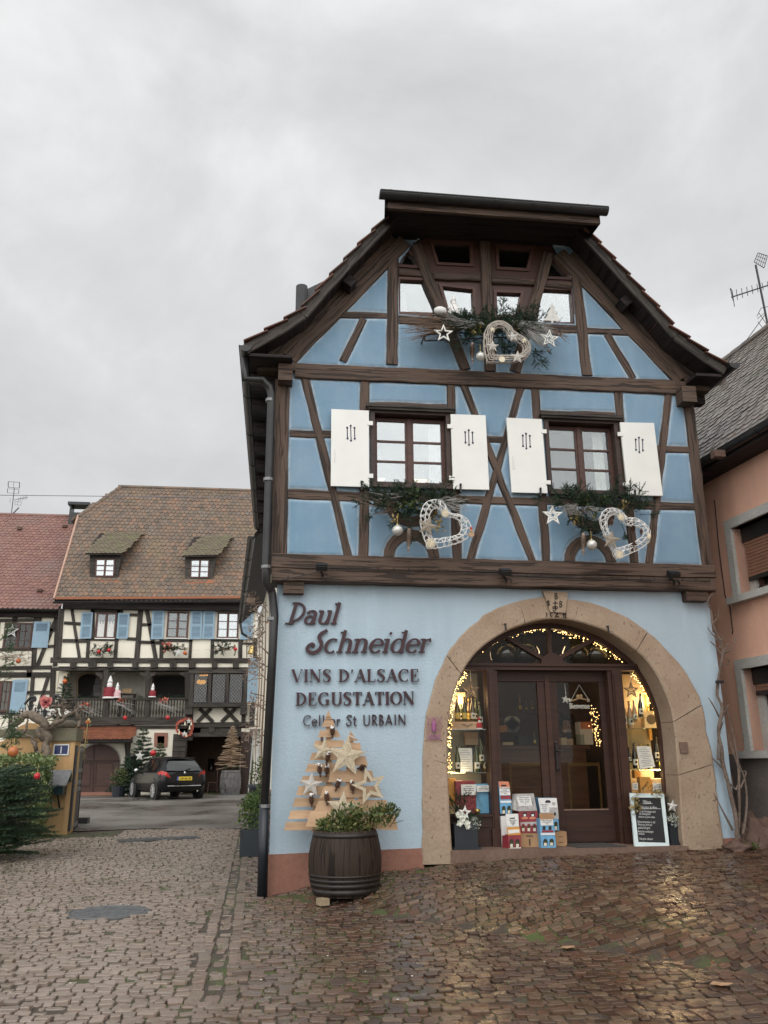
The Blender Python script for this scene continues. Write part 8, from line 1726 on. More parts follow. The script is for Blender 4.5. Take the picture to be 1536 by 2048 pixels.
M['tile_pink']=islandmat('dull_red_tile',[(.20,.10,.08),(.26,.13,.105),(.23,.115,.10),(.29,.15,.115)],.5,moss=((.19,.13,.11),.5,.5,.75)); tileroof('roof_tiles','tile_pink',LH,e0,U,V,poly,.22,.205,.05,.006,.03)
b=MB(); q=e0+V*vr
for i in range(int(ut/.36)+1): b.lathe([(.1,0),(.09,.38)],q+U*(i*.36),8,ax=U)
b.build('ridge_tiles',M['tile_pink'],LH); gutter(e0+Vector((0,-.1,0)),e0+U*(ur-.1)+Vector((0,-.1,0)),.07,parent=LH); b=MB(); b.bx(xl2,xr2,YL-.45,YL,zle-.03,zle+.05); b.bx(xl2,xr2,YL-.2,YL-.02,zle-.3,zle-.03); b.build('eaves',M['soffit'],LH)
for x,y in((40,1058+2),(130,1055),(80,1184)): p=PL('p',x,y,e0,N_); b=MB(); b.box(p+Vector((0,-.05,.06)),(.22,.2,.12)); b.build('roof_vent',M['rubble'],LH)
def lb(nm,x0,y0,x1,y1,w_,z='bl',dy=.06): b=MB(); b.beam(F(z,x0,y0,YL-dy),F(z,x1,y1,YL-dy),w_*(YL+11)/FPX/ZM[z][2],.12); return b.build(nm,M['beam_dark'],LH)
for a in (('rail',-200,225,600,225,30),('rail',-200,268,590,262,22),('stud',150,230,150,330,50),('stud',375,180,340,800,44),('brace',575,285,375,790,36),('stud',410,180,405,320,30),('rail',500,410,580,405,30),('rail',480,578,570,572,26),('floor_beam',-200,806,530,790,36),('floor_beam',-200,868,530,868,50),('stud',300,800,298,890,50),('stud',335,880,310,1260,36),('brace',490,890,370,1290,34),('rail',280,1050,520,1048,34),('corner_post',545,800,525,1300,50),('corner_post',590,200,560,780,40),('rail',-200,1258,240,1262,30),('stud',110,1240,95,1500,34),('stud',410,1240,400,1420,34),('rail',-200,610,345,606,26),('lintel',-20,312,345,305,30),('stud',-20,300,-40,620,40)): lb(*a)
def lwin(x0,y0,x1,y1,n,refl='glass_dark',curt=False):
    A,B=F('bl',x0,y1,YL-.08),F('bl',x1,y0,YL-.08); b=MB(); t_=.08; O=[(A.x,A.y,A.z),(B.x,A.y,A.z),(B.x,A.y,B.z),(A.x,A.y,B.z)]; I=[(A.x+t_,A.y,A.z+t_),(B.x-t_,A.y,A.z+t_),(B.x-t_,A.y,B.z-t_),(A.x+t_,A.y,B.z-t_)]; b.ringslab(O,I,(0,.1,0)); m_=(A.x+B.x)/2; b.bx(m_-.06,m_+.06,A.y,A.y+.08,A.z+t_,B.z-t_)
    for k in(1,2): zq=lerp(A.z,B.z,k/3); b.bx(A.x+t_,B.x-t_,A.y+.02,A.y+.05,zq-.012,zq+.012)
    for xx in((A.x+m_)/2,(B.x+m_)/2): b.bx(xx-.012,xx+.012,A.y+.02,A.y+.05,A.z+t_,B.z-t_)
    w_=b.build('window',M['sash'],LH); b=MB(); b.bx(A.x+t_,B.x-t_,A.y+.05,A.y+.054,A.z+t_,B.z-t_); b.build('pane',M[refl],w_); b=MB(); b.bx(A.x,B.x,A.y+.07,A.y+.075,A.z,B.z); b.build('curtain' if curt else 'dark_room',M['curtain' if curt else 'void'],w_)
lwin(20,335,340,600,3); lwin(-130,930,125,1250,3,'glass_dark',True)
louv('bl',[(350,322),(516,320),(487,590),(320,590)],LH,YL,True); louv('bl',[(133,918),(290,912),(245,1256),(92,1256)],LH,YL,True)
star(F('bl',118,418,YL-.2),.33,'grey wire star hanging in the window of the red roofed house','silver',.6,0,.02,inner=.4)
c=F('bl',110,690,YL-.35); t_=thing('window_box_greenery','dense fir and twig greenery under the red roofed house window','arrangement',c,'flower boxes of the white house'); b=MB()
for _ in range(40): spray(b,c+Vector((rnd.uniform(-1.0,.9),rnd.uniform(-.1,.1),rnd.uniform(-.2,.2))),(rnd.gauss(0,.8),-.4,rnd.gauss(0,.7)),rnd.uniform(.25,.5),0,.06,.5)
b.build('fir_twigs',M['fir'],t_); b=MB()
for _ in range(7): twigs(b,c+Vector((rnd.uniform(-.8,.7),-.1,0)),c+Vector((rnd.uniform(-1,1.1),-.2,rnd.uniform(-.4,.4))),4,.05,.01,.15)
b.build('bare_twigs',M['withy'],t_); bauble(F('bl',188,728,YL-.5),.11,'orange bauble under the window of the red roofed house','ball_orange','baubles on the white house')
# chimney antenna and wire on the left
mast=[(125,480),(158,200)]; gr=[((90,128),(215,135),.012),((90,190),(212,200),.012),((90,128),(90,190),.02),((215,135),(212,200),.02),((150,130),(150,200),.01),((82,205),(82,250),.016),((207,215),(205,258),.016),((82,205),(207,215),.008),((82,250),(205,258),.008)]; rk=[((150,330),(300,300),.014)]+[((205+18*i,300-4*i),(208+18*i,345-5*i),.008) for i in range(6)]+[((165,345),(235,350),.008),((165,345),(163,380),.008),((235,350),(228,388),.008),((163,380),(228,388),.008),((195,346),(193,384),.008),((110,310),(110,360),.008),((140,480),(208,412),.03)]
q=PL('u',125,485,e0,N_); antenna(F('u',125,485,q.y),'u',mast,'rooftop antenna with square grid on the red roofed house',[gr,rk],q.y)
A,B=F('p',-30,990,22),F('p',640,994,22); b=MB(); b.tube([A,A.lerp(B,.5)+Vector((0,0,-.03)),B],.014,5); tag(b.build('overhead_wire',M['galv'],at=A),'thin overhead wire crossing the sky above the courtyard roofs','wire')
# ================================================================ annex wall and eaves behind the drain pipe
AN=thing('side_house','cream house with blue shutters seen edge-on behind the drain pipe','house',(0,15,.1))
a0,a1=Vector((.0,9.05,0)),Vector((-.75,22,0)); ad=(a1-a0).normalized(); an=Vector((-ad.y,ad.x,0))
def ax(s,o,z): q=a0+ad*s+an*o; return Vector((q.x,q.y,z))
b=MB(); b.slab([ax(0,0,0),ax(13,0,0),ax(13,0,6.7),ax(0,0,6.7)],-an*6); b.build('wall',M['cream'],AN)
b=MB(); b.slab([ax(0,.62,6.72),ax(13.2,.62,6.72),ax(13.2,-3,10.3),ax(0,-3,10.3)],(0,0,.14)); b.build('roof',M['soffit'],AN); gutter(ax(0,.68,6.78),ax(13.3,.68,6.78),.09,parent=AN); b=MB(); b.tube([ax(13.1,.68,6.7),ax(13.1,.6,6.3),ax(13.1,.1,6.0),ax(13.1,.08,.2)],.05,8); b.build('downpipe',M['metal_dark'],AN)
for s,z0,z1 in((10,3.6,5.0),(11.8,3.6,5.0)):
    b=MB(); b.slab([ax(s,.04,z0),ax(s+.1,.34,z0),ax(s+.1,.34,z1),ax(s,.04,z1)],ad*.04); b.build('shutter',M['shutter_blue'],AN)
b=MB(); b.slab([ax(0,.03,0),ax(9,.03,0),ax(9,.03,.9),ax(0,.03,.9)],-an*.05); b.build('plinth',M['plinth'],AN)
t_=thing('wall_creeper','brown leafless creeper hanging along the cream side wall','plant',ax(4,.1,1)); b=MB()
for _ in range(46): s=rnd.uniform(1,9); z=rnd.uniform(2,6); p=ax(s,.08,z); b.tube([p,p+an*rnd.uniform(.1,.4)+Vector((0,rnd.gauss(0,.2),rnd.uniform(-.2,.3))),p+an*rnd.uniform(.2,.6)+Vector((0,rnd.gauss(0,.4),rnd.uniform(-.4,.3)))],[.02,.012,.005],4,cap=False); leaves(b,p+an*rnd.uniform(.1,.4),(.2,.3,.25),9,.09)
for k in range(4): b.tube([ax(2+2*k,.05,0),ax(2.2+2*k,.1,2),ax(1.8+2*k,.08,4),ax(2.5+2*k,.1,6)],[.04,.03,.02,.012],5)
M['drycreeper']=islandmat('dry_creeper',[(.16,.11,.085),(.24,.17,.13),(.30,.23,.18)],.8,bump=0); b.build('stems',M['drycreeper'],t_)
# balcony box with flower under the annex eaves
q=ax(5.5,.5,6.2); b=MB(); b.box(q,(.25,.25,.15)); leaves(b,q+Vector((0,0,.1)),(.2,.2,.2),120,.07); tag(b.build('hanging_basket',M['drycreeper'],at=q),'dry hanging basket under the eaves beside the drain pipe','basket')
# ================================================================ black hatchback
def car():
    P0=G('y',405,818,.17); P1=G('y',180,793,.17); fwd=(P1-P0); fwd.z=0; wb=2.6; fwd.normalize(); lf=Vector((-fwd.y,fwd.x,0)); k=wb/2.54; zg=gz(-4.5,23)
    O=P0+lf*-.80*k-fwd*.72*k; O.z=zg
    T=lambda x,y,z:O+fwd*x*k+lf*y*k+Vector((0,0,z*k))
    C_=thing('parked_car','black hatchback parked in front of the fir trees, seen from behind','car',T(2,0,0))
    t=NT('black_car_paint'); M['carpaint']=t.set(col=(.006,.006,.007),rough=.25,spec=.25,coat=.15)
    S=[(0,.36,.72,.78,.60,.70,.58),(.05,.28,.84,.90,.70,.78,.64),(.16,.26,.93,.99,.80,.83,.67),(.36,.25,.96,1.22,.83,.85,.62),(.55,.25,.97,1.40,.84,.86,.57),(.95,.24,.96,1.46,.85,.87,.565),(1.6,.22,.94,1.48,.85,.87,.57),(2.15,.22,.93,1.45,.85,.87,.57),(2.65,.22,.92,1.26,.85,.87,.60),(3.05,.22,.91,1.00,.85,.87,.68),(3.3,.23,.86,.91,.84,.86,.70),(3.7,.25,.74,.78,.80,.82,.62),(3.95,.3,.58,.61,.66,.70,.5),(4.03,.36,.5,.52,.5,.55,.4)]
    def sec(s):
        x,zb,zs,zr,wb_,ws,wr=s; return [(x,wb_*.86,zb),(x,wb_,zb+.08),(x,max(wb_,ws)+.02,lerp(zb,zs,.5)),(x,ws,zs-.06),(x,ws-.035,zs),(x,wr+.02,zr-.05),(x,wr*.86,zr-.005),(x,wr*.45,zr+.015),(x,0,zr+.02)]
    b=MB(); vs=[]; 
    for s in S:
        h=sec(s); vs+=[T(x,-y,z) for x,y,z in h]+[T(x,y,z) for x,y,z in h[-2::-1]]
    n=17; fs=[]
    for i in range(len(S)-1):
        for j in range(n-1): fs.append((i*n+j,i*n+j+1,(i+1)*n+j+1,(i+1)*n+j))
        fs.append((i*n+n-1,i*n,(i+1)*n,(i+1)*n+n-1))
    fs+=[tuple(range(n-1,-1,-1)),tuple((len(S)-1)*n+j for j in range(n))]; b.add(vs,fs); b.build('body',M['carpaint'],C_,smooth=True)
    t=NT('car_window_glass'); M['carglass']=t.set(col=(.01,.012,.012),rough=.04,spec=.9,coat=.6); M['carglass_rear']=glassmat('rear_screen',.1,(.2,.22,.2))
    # side windows
    def side(sg,x0,x1,z0a,z0b,z1a,z1b,nm='side_window'):
        def P(x,f_):
            ss=S; i=max(q for q in range(len(ss)-1) if ss[q][0]<=x); t_=(x-ss[i][0])/(ss[i+1][0]-ss[i][0]); A=[lerp(a,c,t_) for a,c in zip(ss[i],ss[i+1])]; return T(x,sg*(lerp(A[5]-.035,A[6]+.02,f_)+.012),lerp(A[2],A[3]-.05,f_))
        b=MB(); V_=[]; n_=6
        for q in range(n_+1): x=lerp(x0,x1,q/n_); V_+=[P(x,lerp(z0a,z0b,q/n_)),P(x,lerp(z1a,z1b,q/n_))]
        b.add(V_,[(2*q,2*q+2,2*q+3,2*q+1)[::sg] for q in range(n_)]); b.build(nm,M['carglass'],C_)
    for sg in(1,-1): side(sg,.72,1.42,.10,.06,.62,.95); side(sg,1.50,2.75,.06,.06,.95,.72)
    pan=lambda pts,nm,mt,pa=C_:(lambda b:(b.slab([T(*p) for p in pts],fwd*.02),b.build(nm,M[mt],pa)))(MB())[1]
    # rear screen, lamps, plate, badge, bumper strip, wiper, exhaust
    rs=[(.125,-.60,1.01),(.125,.60,1.01),(.40,.52,1.33),(.40,-.52,1.33)]; rs=[(x-.03,y,z) for x,y,z in rs]
    rs=[(.10,-.63,1.0),(.08,-.3,.985),(.08,.3,.985),(.10,.63,1.0),(.24,.61,1.13),(.41,.50,1.33),(.41,-.50,1.33),(.24,-.61,1.13)]; pan(rs,'rear_screen','carglass_rear')
    pan([(.40,-.55,1.42),(.40,.55,1.42),(.55,.55,1.455),(.55,-.55,1.455)],'spoiler','carpaint')
    M['taillamp']=simple('red_lamp_lens',(.50,.03,.02),.15,.15,20,.05)
    for sg in(1,-1):
        q=[(.02,sg*.50,.74),(.10,sg*.79,.70),(.40,sg*.86,.93),(.17,sg*.80,1.0),(.05,sg*.62,.93)]; b=MB(); P_=[T(x-.025,y*1.015,z) for x,y,z in q]; b.slab(P_ if sg>0 else P_[::-1],fwd*.05); b.build('tail_lamp',M['taillamp'],C_)
    M['plate']=simple('yellow_number_plate',(.65,.47,.04),.5,.05,9,0); M['plateblue']=simple('blue_plate_end',(.03,.08,.35),.5,.05,9,0)
    pl=[(-.02,-.28,.66),(-.02,.28,.66),(.0,.28,.79),(.0,-.28,.79)]; p_=pan(pl,'number_plate','plate'); pan([(-.023,.22,.66),(-.023,.28,.66),(-.003,.28,.79),(-.003,.22,.79)],'plate_end','plateblue',p_)
    ang=math.atan2(fwd.y,fwd.x)-PI/2; textmesh('109 AC 68',.11*k,T(-.025,-.03,.685),'ink',p_,.001,rot=(PI/2,0,ang),name='plate_text',sx=.85)
    M['chrome']=simple('chrome',(.6,.6,.6),.12,.05,9,0,1.0); b=MB(); b.ball(T(-.01,0,.92),.045,8,(1,.6,1.1)); b.build('emblem',M['chrome'],C_); b=MB(); b.tube([T(-.02,y,.47) for y in(-.62,-.3,.3,.62)],.02,6); b.build('bumper_strip',M['chrome'],C_); b=MB(); b.tube([T(.06,.0,.99),T(.14,-.25,1.08)],.014,5); b.build('wiper',M['black'],C_); b=MB(); b.tube([T(-.03,-.5,.29),T(.2,-.5,.29)],.03,8); b.build('exhaust',M['chrome'],C_); b=MB(); b.tube([T(.75,0,1.5),T(.55,0,1.75)],.008,5); b.build('aerial',M['black'],C_)
    for sg in(1,-1): b=MB(); b.ball(T(2.62,sg*.98,1.0),.11,10,(.8,.8,.75)); b.build('door_mirror',M['chrome' if sg>0 else 'carpaint'],C_,smooth=True)
    M['tyre']=simple('rubber_tyre',(.012,.012,.012),.8,.2,30,.1); M['alloy']=simple('silver_alloy',(.5,.5,.5),.3,.08,9,0,.7)
    for sg in(1,-1):
        for x in(.72,3.26):
            b=MB(); c=T(x,sg*.74,.31); axl=lf*sg; 
            b.lathe([(.41*k,.0),(.41*k,.145*k)],T(x,sg*.735,.33),22,ax=axl); b.build('wheel_arch',M['black'],C_)
            b=MB(); b.lathe([(.20*k,-.05),(.31*k,-.05),(.325*k,.03),(.315*k,.15*k),(.23*k,.165*k),(.22*k,.10*k),(.001,.10*k)],c,24,ax=axl); w_=b.build('wheel',M['tyre'],C_)
            b=MB(); b.lathe([(.225*k,.166*k),(.235*k,.172*k),(.205*k,.172*k),(.205*k,.12*k)],c,24,ax=axl,cap=False)
            for i in range(7): a=2*PI*i/7; d=fwd*math.cos(a)+Vector((0,0,math.sin(a))); b.beam(c+axl*.172*k,c+axl*.168*k+d*.215*k,.055*k,.03,nrm=axl)
            b.lathe([(.05*k,.15*k),(.05*k,.178*k),(.001,.178*k)],c,12,ax=axl); b.build('rim',M['alloy'],w_)
    for sg in(1,-1): b=MB(); P_=[T(3.5,sg*.82,.70),T(3.88,sg*.70,.60),T(3.75,sg*.78,.78),T(3.35,sg*.845,.84)]; b.slab(P_[::sg],Vector((0,0,.01))); b.build('headlight',M['chrome'],C_)
car()
# ================================================================ gate pillar, letter box, gate leaf, garden wall
YP=9.4
PF=[F('r',x,y,YP) for x,y in((565,670),(825,668),(730,1692),(470,1640))]; pz=gz(-4.6,9.4); px0,px1=PF[3].x,PF[2].x; pzt=PF[0].z
GP=thing('gate_pillar','ochre rendered gate pillar with a stone cap and house number','pillar',((px0+px1)/2,YP,pz))
px0=(PF[0].x+PF[3].x)/2; px1=(PF[1].x+PF[2].x)/2
b=MB(); b.bx(px0,px1,YP,YP+.6,pz-.1,pzt); b.build('shaft',M['ochre'],GP); b=MB(); b.bx(px1-.09,px1+.012,YP-.03,YP-.002,pz-.1,pzt); b.build('corner_strip',M['ochre'],GP)
M['capstone']=stonemat('mossy_cap_stone',(.14,.125,.085),(.20,.18,.12),False); b=MB(); b.bx(px0-.06,px1+.03,YP-.07,YP+.65,pzt,pzt+.28); b.build('cap',M['capstone'],GP); 
b=MB(); q=F('r',670,765,YP-.03); b.bx(q.x-.17,q.x+.17,YP-.02,YP-.001,q.z-.12,q.z+.12); M['enamel']=simple('dark_blue_enamel',(.01,.02,.10),.3,.1,9,0); np_=b.build('number_plate',M['enamel'],GP); textmesh('1',.22,q+Vector((0,-.0,-.08)),'white_paint',np_,.003); b=MB(); O=[Vector((q.x+a*.17,YP-.024,q.z+c*.12)) for a,c in((-1,-1),(1,-1),(1,1),(-1,1))]; I=[q+Vector((a*.145,-.0,c*.095)) for a,c in((-1,-1),(1,-1),(1,1),(-1,1))]; I=[Vector((p.x,YP-.024,p.z)) for p in I]; b.ringslab(O,I,(0,.004,0)); b.build('plate_border',M['white_paint'],np_)
M['stain']=simple('black_damp_stain',(.05,.04,.025),.9,.4,9,0)
lb0=[F('r',x,y,YP-.38) for x,y in((475,1140),(685,1135),(685,1255),(445,1262))]; LB=thing('letter_box','dark green letter box with a pitched grey roof fixed to the gate pillar','letter box',lb0[3])
bx0,bx1=lb0[3].x+.05,lb0[2].x; bz0,bz1=lb0[3].z,lb0[0].z; M['boxgreen']=simple('dark_green_metal',(.012,.035,.04),.4,.2,8,.05,.2); M['roofgrey']=simple('grey_sheet_roof',(.13,.13,.13),.5,.2,10,.1)
b=MB(); b.bx(bx0,bx1,YP-.38,YP-.02,bz0,bz1); b.build('box_body',M['boxgreen'],LB); zt_=F('r',710,1000,YP-.2).z; ym=YP-.2
b=MB(); b.slab([Vector((bx0-.08,YP-.46,bz1-.05)),Vector((bx1+.08,YP-.46,bz1-.05)),Vector((bx1+.12,ym,zt_)),Vector((bx0-.02,ym,zt_))],(0,.0,.025)); b.slab([Vector((bx1+.08,YP+.02,bz1-.05)),Vector((bx0-.08,YP+.02,bz1-.05)),Vector((bx0-.02,ym,zt_)),Vector((bx1+.12,ym,zt_))],(0,0,.025)); b.build('box_roof',M['roofgrey'],LB); b=MB(); b.slab([Vector((bx1,YP-.38,bz1)),Vector((bx1,YP-.02,bz1)),Vector((bx1+.02,ym,zt_-.03))],(-.02,0,0)); b.build('box_gable',M['black'],LB)
for x in(bx0+.12,bx1-.12): b=MB(); b.tube([(x,YP-.3,bz0),(x,YP-.02,bz0-.28)],.02,5); b.build('box_bracket',M['black'],LB)
# open iron gate leaf swung back beside the pillar
M['gatewood']=simple('black_brown_gate',(.022,.019,.017),.5,.25,7,.1); GL=thing('gate_leaf','dark solid gate leaf swung open beside the ochre pillar','gate',(px1,YP+.3,pz))
gd0=Vector((px1+.04,YP+.02,pz)); gfar=F('p',155,1650,YP+1.75); gdir=Vector((gfar.x-px1-.04,1.73,0)).normalized(); gn=Vector((gdir.y,-gdir.x,0)); W_=1.7
def gq(s,z): return gd0+gdir*s+Vector((0,0,z))
zg_=pzt-pz-.1
b=MB(); b.slab([gq(0,.05),gq(W_,.05),gq(W_,zg_),gq(0,zg_)],-gn*.05); b.build('gate_panel',M['gatewood'],GL)
for z in(.12,.9,1.05,zg_-.55,zg_-.08): b=MB(); b.beam(gq(0,z)+gn*.012,gq(W_,z)+gn*.012,.09,.02,nrm=gn); b.build('gate_rail',M['castiron'],GL)
for s in(.03,W_-.04): b=MB(); b.beam(gq(s,.05)+gn*.016,gq(s,zg_)+gn*.016,.07,.02,nrm=gn); b.build('gate_stile',M['gatewood'],GL)
c=gq(W_,zg_); t_=thing('ivy_strand','thin strand of dry variegated ivy hanging over the gate leaf','plant',c); b=MB(); P_=[c+Vector((.05,-.1,.55)),c+Vector((.03,-.1,.1)),c+Vector((0,-.1,-.4)),c+Vector((-.05,-.15,-.9))]; b.tube(P_,.012,5); 
for p in resample(P_,14): leaves(b,p,(.06,.06,.08),6,.07)
for k in range(14): leaves(b,c+Vector((-.12+rnd.gauss(0,.1),-.4,-.75+rnd.gauss(0,.2))),(.06,.06,.08),5,.06)
b.build('ivy',M['goldleaf'],t_)
q=G('r',870,1600,.04); b=MB(); b.box(q+Vector((0,0,.09)),(.42,.3,.2)); tag(b.build('gate_stop',M['black'],at=q),'dark block lying at the foot of the open gate leaf','block')
# garden wall with a low round arch, behind the hedge
b=MB(); zw=F('r',200,660,YP+.3).z; zq=F('r',200,860,YP+.3).z; n=16; x0_,x1_=F('r',-700,700,YP+.3).x,px0; xc_=F('r',210,700,YP+.3).x
pts=[(x0_,0),(x1_,0),(x1_,F('r',500,690,YP+.3).z)]+[(lerp(x1_,x0_,i/n),F('r',500,690,YP+.3).z+.45*math.sin(PI*min(1,i/n*2.2))*(1 if i/n<.46 else 0)) for i in range(1,n)]+[(x0_,F('r',500,690,YP+.3).z)]
b.slab([Vector((x,YP+.3,z)) for x,z in pts],(0,.3,0)); tag(b.build('garden_wall',M['ochre'],at=(px0-1,YP+.3,0)),'ochre garden wall with a rounded top behind the hedge','wall'); b=MB(); b.bx(x0_,x1_,YP+.25,YP+.65,F('r',200,600,YP+.3).z-.06,F('r',200,540,YP+.3).z); tag(b.build('wall_beam',M['capstone'],at=(px0-1,YP+.3,1.9)),'mossy weathered beam running left from the gate pillar cap','beam')
# log and gnarled vine on the pillar
A,B=F('r',600,490,YP+.2),F('r',850,490,YP+.2); b=MB(); P_=[A.lerp(B,i/8) for i in range(9)]; b.tube(P_,[.04,.08,.10,.11,.11,.10,.10,.08,.03],10); M['oldwood']=simple('mossy_old_wood',(.13,.11,.08),.9,.35,14,.6); tag(b.build('stone_finial',M['oldwood'],smooth=True,at=A),'mossy bulging finial lying across the gate pillar cap','finial')
GV=thing('gnarled_vine','thick gnarled old vine trunk arching over the gate pillar','vine',F('r',510,840,YP-.25)); M['vinebark']=simple('grey_brown_vine_bark',(.15,.115,.085),.9,.4,16,.8)
for P_,rr in [([(490,900),(520,800),(500,720),(530,640),(480,560),(500,500),(420,430),(340,380),(260,390),(220,450),(150,490),(105,490)],[.17,.15,.15,.16,.16,.17,.18,.17,.15,.12,.10,.04]),([(480,570),(420,540),(440,620),(480,660)],[.12,.1,.1,.1]),([(500,500),(560,520),(600,470),(680,450),(700,400),(670,330),(690,270)],[.11,.1,.1,.09,.07,.06,.03]),([(600,470),(640,420),(620,330),(580,290)],[.08,.07,.05,.03]),([(690,420),(760,380),(830,340),(880,310),(960,330),(1030,370)],[.06,.05,.05,.04,.03,.015]),([(830,340),(850,390),(870,440),(860,520)],[.05,.06,.07,.06]),([(700,340),(650,280),(640,240)],[.05,.03,.02]),([(700,330),(720,280),(700,230)],[.04,.03,.02]),([(350,650),(390,720),(400,780),(450,790),(460,760)],[.09,.08,.08,.07,.04]),([(110,540),(220,570),(330,620),(430,680)],[.03,.035,.035,.03]),([(250,600),(290,520),(300,430)],[.05,.045,.03]),([(160,430),(190,400),(170,370)],[.04,.03,.02]),([(820,340),(840,280),(870,250)],[.03,.02,.015]),([(560,300),(590,280),(700,300),(740,290)],[.03,.03,.03,.02]),([(500,430),(560,400),(640,330)],[.05,.04,.03])]:
    n=len(P_); q=[F('r',x,y,YP-.25+rnd.uniform(-.06,.06)) for x,y in P_]; qq=catm([(v.x,v.y,v.z,r_) for v,r_ in zip(q,rr)],4); b=MB(); b.tube([Vector(v[:3])+Vector((rnd.gauss(0,.006),0,rnd.gauss(0,.006))) for v in qq],[max(.01,.58*v[3]*rnd.uniform(.88,1.1)) for v in qq],9); b.build('stem',M['vinebark'],GV,smooth=True)
b=MB()
for _ in range(60): x,y=rnd.choice(((640,300),(690,270),(860,300),(830,340),(720,320),(900,320),(170,400))); p=F('r',x+rnd.gauss(0,25),y+rnd.gauss(0,20),YP-.25); b.tube([p,p+Vector((rnd.gauss(0,.1),rnd.gauss(0,.05),rnd.gauss(.04,.1)))],[.012,.005],4)
b.build('twig',M['vinebark'],GV); b=MB(); p=F('r',165,450,YP-.3); leaves(b,p,(.2,.1,.1),60,.05); b.build('moss_leaves',M['box'],GV)
# painted scroll sign with a shield, on wrought iron
YG=11.2; SG_=thing('scroll_sign','white painted scroll sign with a red shield on wrought iron behind the vine','sign',F('r',490,400,YG)); M['signwhite']=simple('cream_white_sign_paint',(.70,.67,.60),.6,.08,6,.05); M['shield']=simple('red_pink_shield',(.52,.16,.14),.6,.35,7,.05)
pts=[(195,350),(240,320),(330,308),(420,318),(488,330),(560,318),(640,308),(720,318),(782,352),(740,360),(760,395),(700,400),(620,392),(540,402),(488,402),(420,400),(330,392),(250,405),(205,410),(235,370)]; b=MB(); b.slab([F('r',x,y,YG) for x,y in pts][::-1],(0,.04,0)); b.build('scroll',M['signwhite'],SG_); b=MB(); pts=[(430,190),(455,190),(480,165),(510,185),(570,188),(572,225),(560,260),(530,295),(492,318),(455,290),(436,250)]; b.slab([F('r',x,y,YG-.03) for x,y in pts],(0,.03,0)); b.build('shield',M['shield'],SG_); textmesh('Vins',.30,F('r',405,360,YG-.03),'ink',SG_,.004,name='sign_text'); textmesh("d'Alsace",.30,F('r',400,398,YG-.03),'ink',SG_,.004,name='sign_text',sx=.9); textmesh('Rentz',.26,F('r',590,382,YG-.03),'ink',SG_,.004,name='sign_text') if 0 else None
b=MB(); 
for P_ in ([(465,275),(540,215)],[(470,215),(535,275)]): b.beam(F('r',*P_[0],YG-.05),F('r',*P_[1],YG-.05),.07,.02)
b.build('shield_mark',simple('dark_red_mark',(.25,.03,.03),.6,.1,8,0),SG_)
for P_ in ([(270,270),(300,230),(340,190),(380,190),(385,220),(360,230)],[(580,290),(640,250),(660,200),(620,170),(595,180),(610,205)],[(340,300),(330,250),(350,220)],[(488,320),(488,405),(488,470)],[(690,300),(700,250),(730,230)]): b=MB(); b.tube([Vector(v) for v in catm([tuple(F('r',x,y,YG)) for x,y in P_],5)],.035,6); b.build('iron_scroll',M['black'],SG_)
# ================================================================ hedge, fir with baubles, sprigs at the left edge
def hedge(label,x0,x1,yt,yb,Y,dep,n,mt,sz,name='hedge'):
    A,B=F('p',x0,yb,Y),F('p',x1,yt,Y); z0=gz(A.x,Y); t_=thing(name,label,'hedge',((A.x+B.x)/2,Y,z0)); b=MB()
    for _ in range(n):
        u=rnd.random(); v=rnd.random()**.6; w_=rnd.random()
        if rnd.random()<.35: v=rnd.uniform(.93,1.03)
        elif rnd.random()<.5: w_=rnd.uniform(-.05,.1)
        else: u=rnd.uniform(.95,1.04)
        p=Vector((lerp(A.x,B.x,u)+noise.noise((u*9,v*5,0))*.15,Y+w_*dep,lerp(z0,B.z+.07*noise.noise((u*14,w_*5,2)),v))); d=Vector((rnd.gauss(0,.6),rnd.gauss(-.4,.5),rnd.gauss(.5,.5))).normalized(); s=d.orthogonal().normalized(); l_=sz*rnd.uniform(.6,1.3); s=(s*math.cos(l_*99)+d.cross(s)*math.sin(l_*99)); b.add([p,p+d*l_*.5+s*l_*.24,p+d*l_,p+d*l_*.5-s*l_*.24],[(0,1,2,3)])
    b.build('foliage',M[mt],t_); b=MB(); b.bx(A.x,B.x-.12,Y+.12,Y+dep-.1,z0-.05,B.z-.12); b.build('inner_twigs',M['joint'],t_); return t_
M['laurel']=islandmat('hedge_leaves',[(.07,.10,.03),(.15,.195,.07),(.22,.27,.11),(.30,.34,.17)],.45,bump=0)
hedge('light green clipped hedge with a flat top before the ochre garden wall',-260,80,1516,1640,7.9,.9,9500,'laurel',.075)
M['fir_deep']=islandmat('deep_green_fir_needles',[(.010,.026,.012),(.022,.044,.020),(.035,.062,.028),(.05,.08,.036)],.55,bump=0)
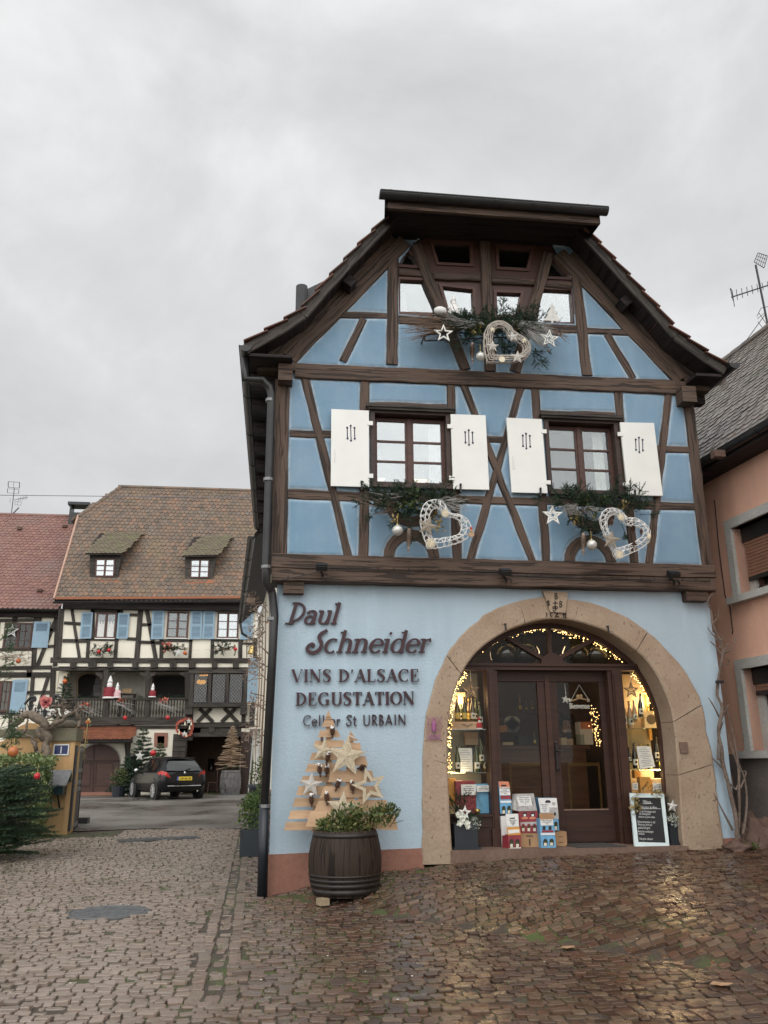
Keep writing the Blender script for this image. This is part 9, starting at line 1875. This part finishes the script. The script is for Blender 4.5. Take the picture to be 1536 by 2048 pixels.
q=F('p',-38,1680,4.6); q.z=gz(q.x,4.6); t_=thing('fir_tree','dark spreading fir at the left edge hung with orange and red baubles','fir tree',q); b=MB(); b.tube([q,q+Vector((0,0,.8)),q+Vector((.03,0,1.4))],[.09,.06,.02],8); b.build('trunk',M['twig'],t_); b=MB()
z=.15
while z<1.38:
    f_=1; m_=17
    for i in range(m_):
        a=2*PI*(i+rnd.random()*.7)/m_+z*3; l_=(1.02 if z<.35 else 1.2 if z<1.0 else .95)*rnd.uniform(.75,1.08)
        if z>1.75 and math.cos(a)>0: l_*=.8
        d=Vector((math.cos(a),math.sin(a),rnd.uniform(-.12,.22))); p=q+Vector((0,0,z)); needles(b,p+d*l_*.2,d,l_*.8,.05,1.1)
        for t0 in(.35,.5,.62,.74,.86,.95):
            for s in(-1,1): needles(b,p+d*l_*t0,d+Vector((-math.sin(a),math.cos(a),rnd.uniform(-.15,.25)))*s*rnd.uniform(.6,.9),.34*(1.25-t0)*rnd.uniform(.8,1.3),.05,1.3)
    z+=.13 if z<1.75 else .24
b.build('crown',M['fir_deep'],t_)
BT='baubles on the left fir tree'
bauble(F('p',26.5,1503,2.0),.073,'large copper orange bauble hanging at the left edge above the hedge','ball_copper',BT); bauble(F('p',74.5,1552,2.1),.046,'small shiny red bauble on the left fir above the letter box','ball_red',BT)
q=F('p',5,1400,2.2); t_=thing('fir_sprig','pale green fir sprigs reaching in from the left edge above the copper bauble','branch',q); b=MB(); 
for x,y,dx,dz,l_ in((-10,1480,1,.1,.4),(-8,1460,1,.35,.35),(-10,1440,.9,.2,.32),(-12,1490,1,-.15,.42),(-15,1380,.6,.9,.4),(-12,1340,.7,.3,.3),(-10,1310,.9,.5,.34),(-10,1290,.8,.9,.45),(-5,1475,1,.25,.36)): spray(b,F('p',x,y,2.2),(dx,-.15,dz),l_,2,.035,.8)
b.build('sprays',M['fir_light'],t_)
# leaf litter below the hedge
b=MB()
for _ in range(500): x,y=rnd.uniform(-5.5,-3.2),rnd.uniform(2.5,9.2); leaves(b,(x,y,gz(x,y)+.02),(.05,.05,.01),1,.05)
b.build('hedge_litter',islandmat('brown_hedge_litter',[(.05,.04,.02),(.09,.07,.03),(.06,.07,.025)],.8,bump=0))['kind']='stuff'
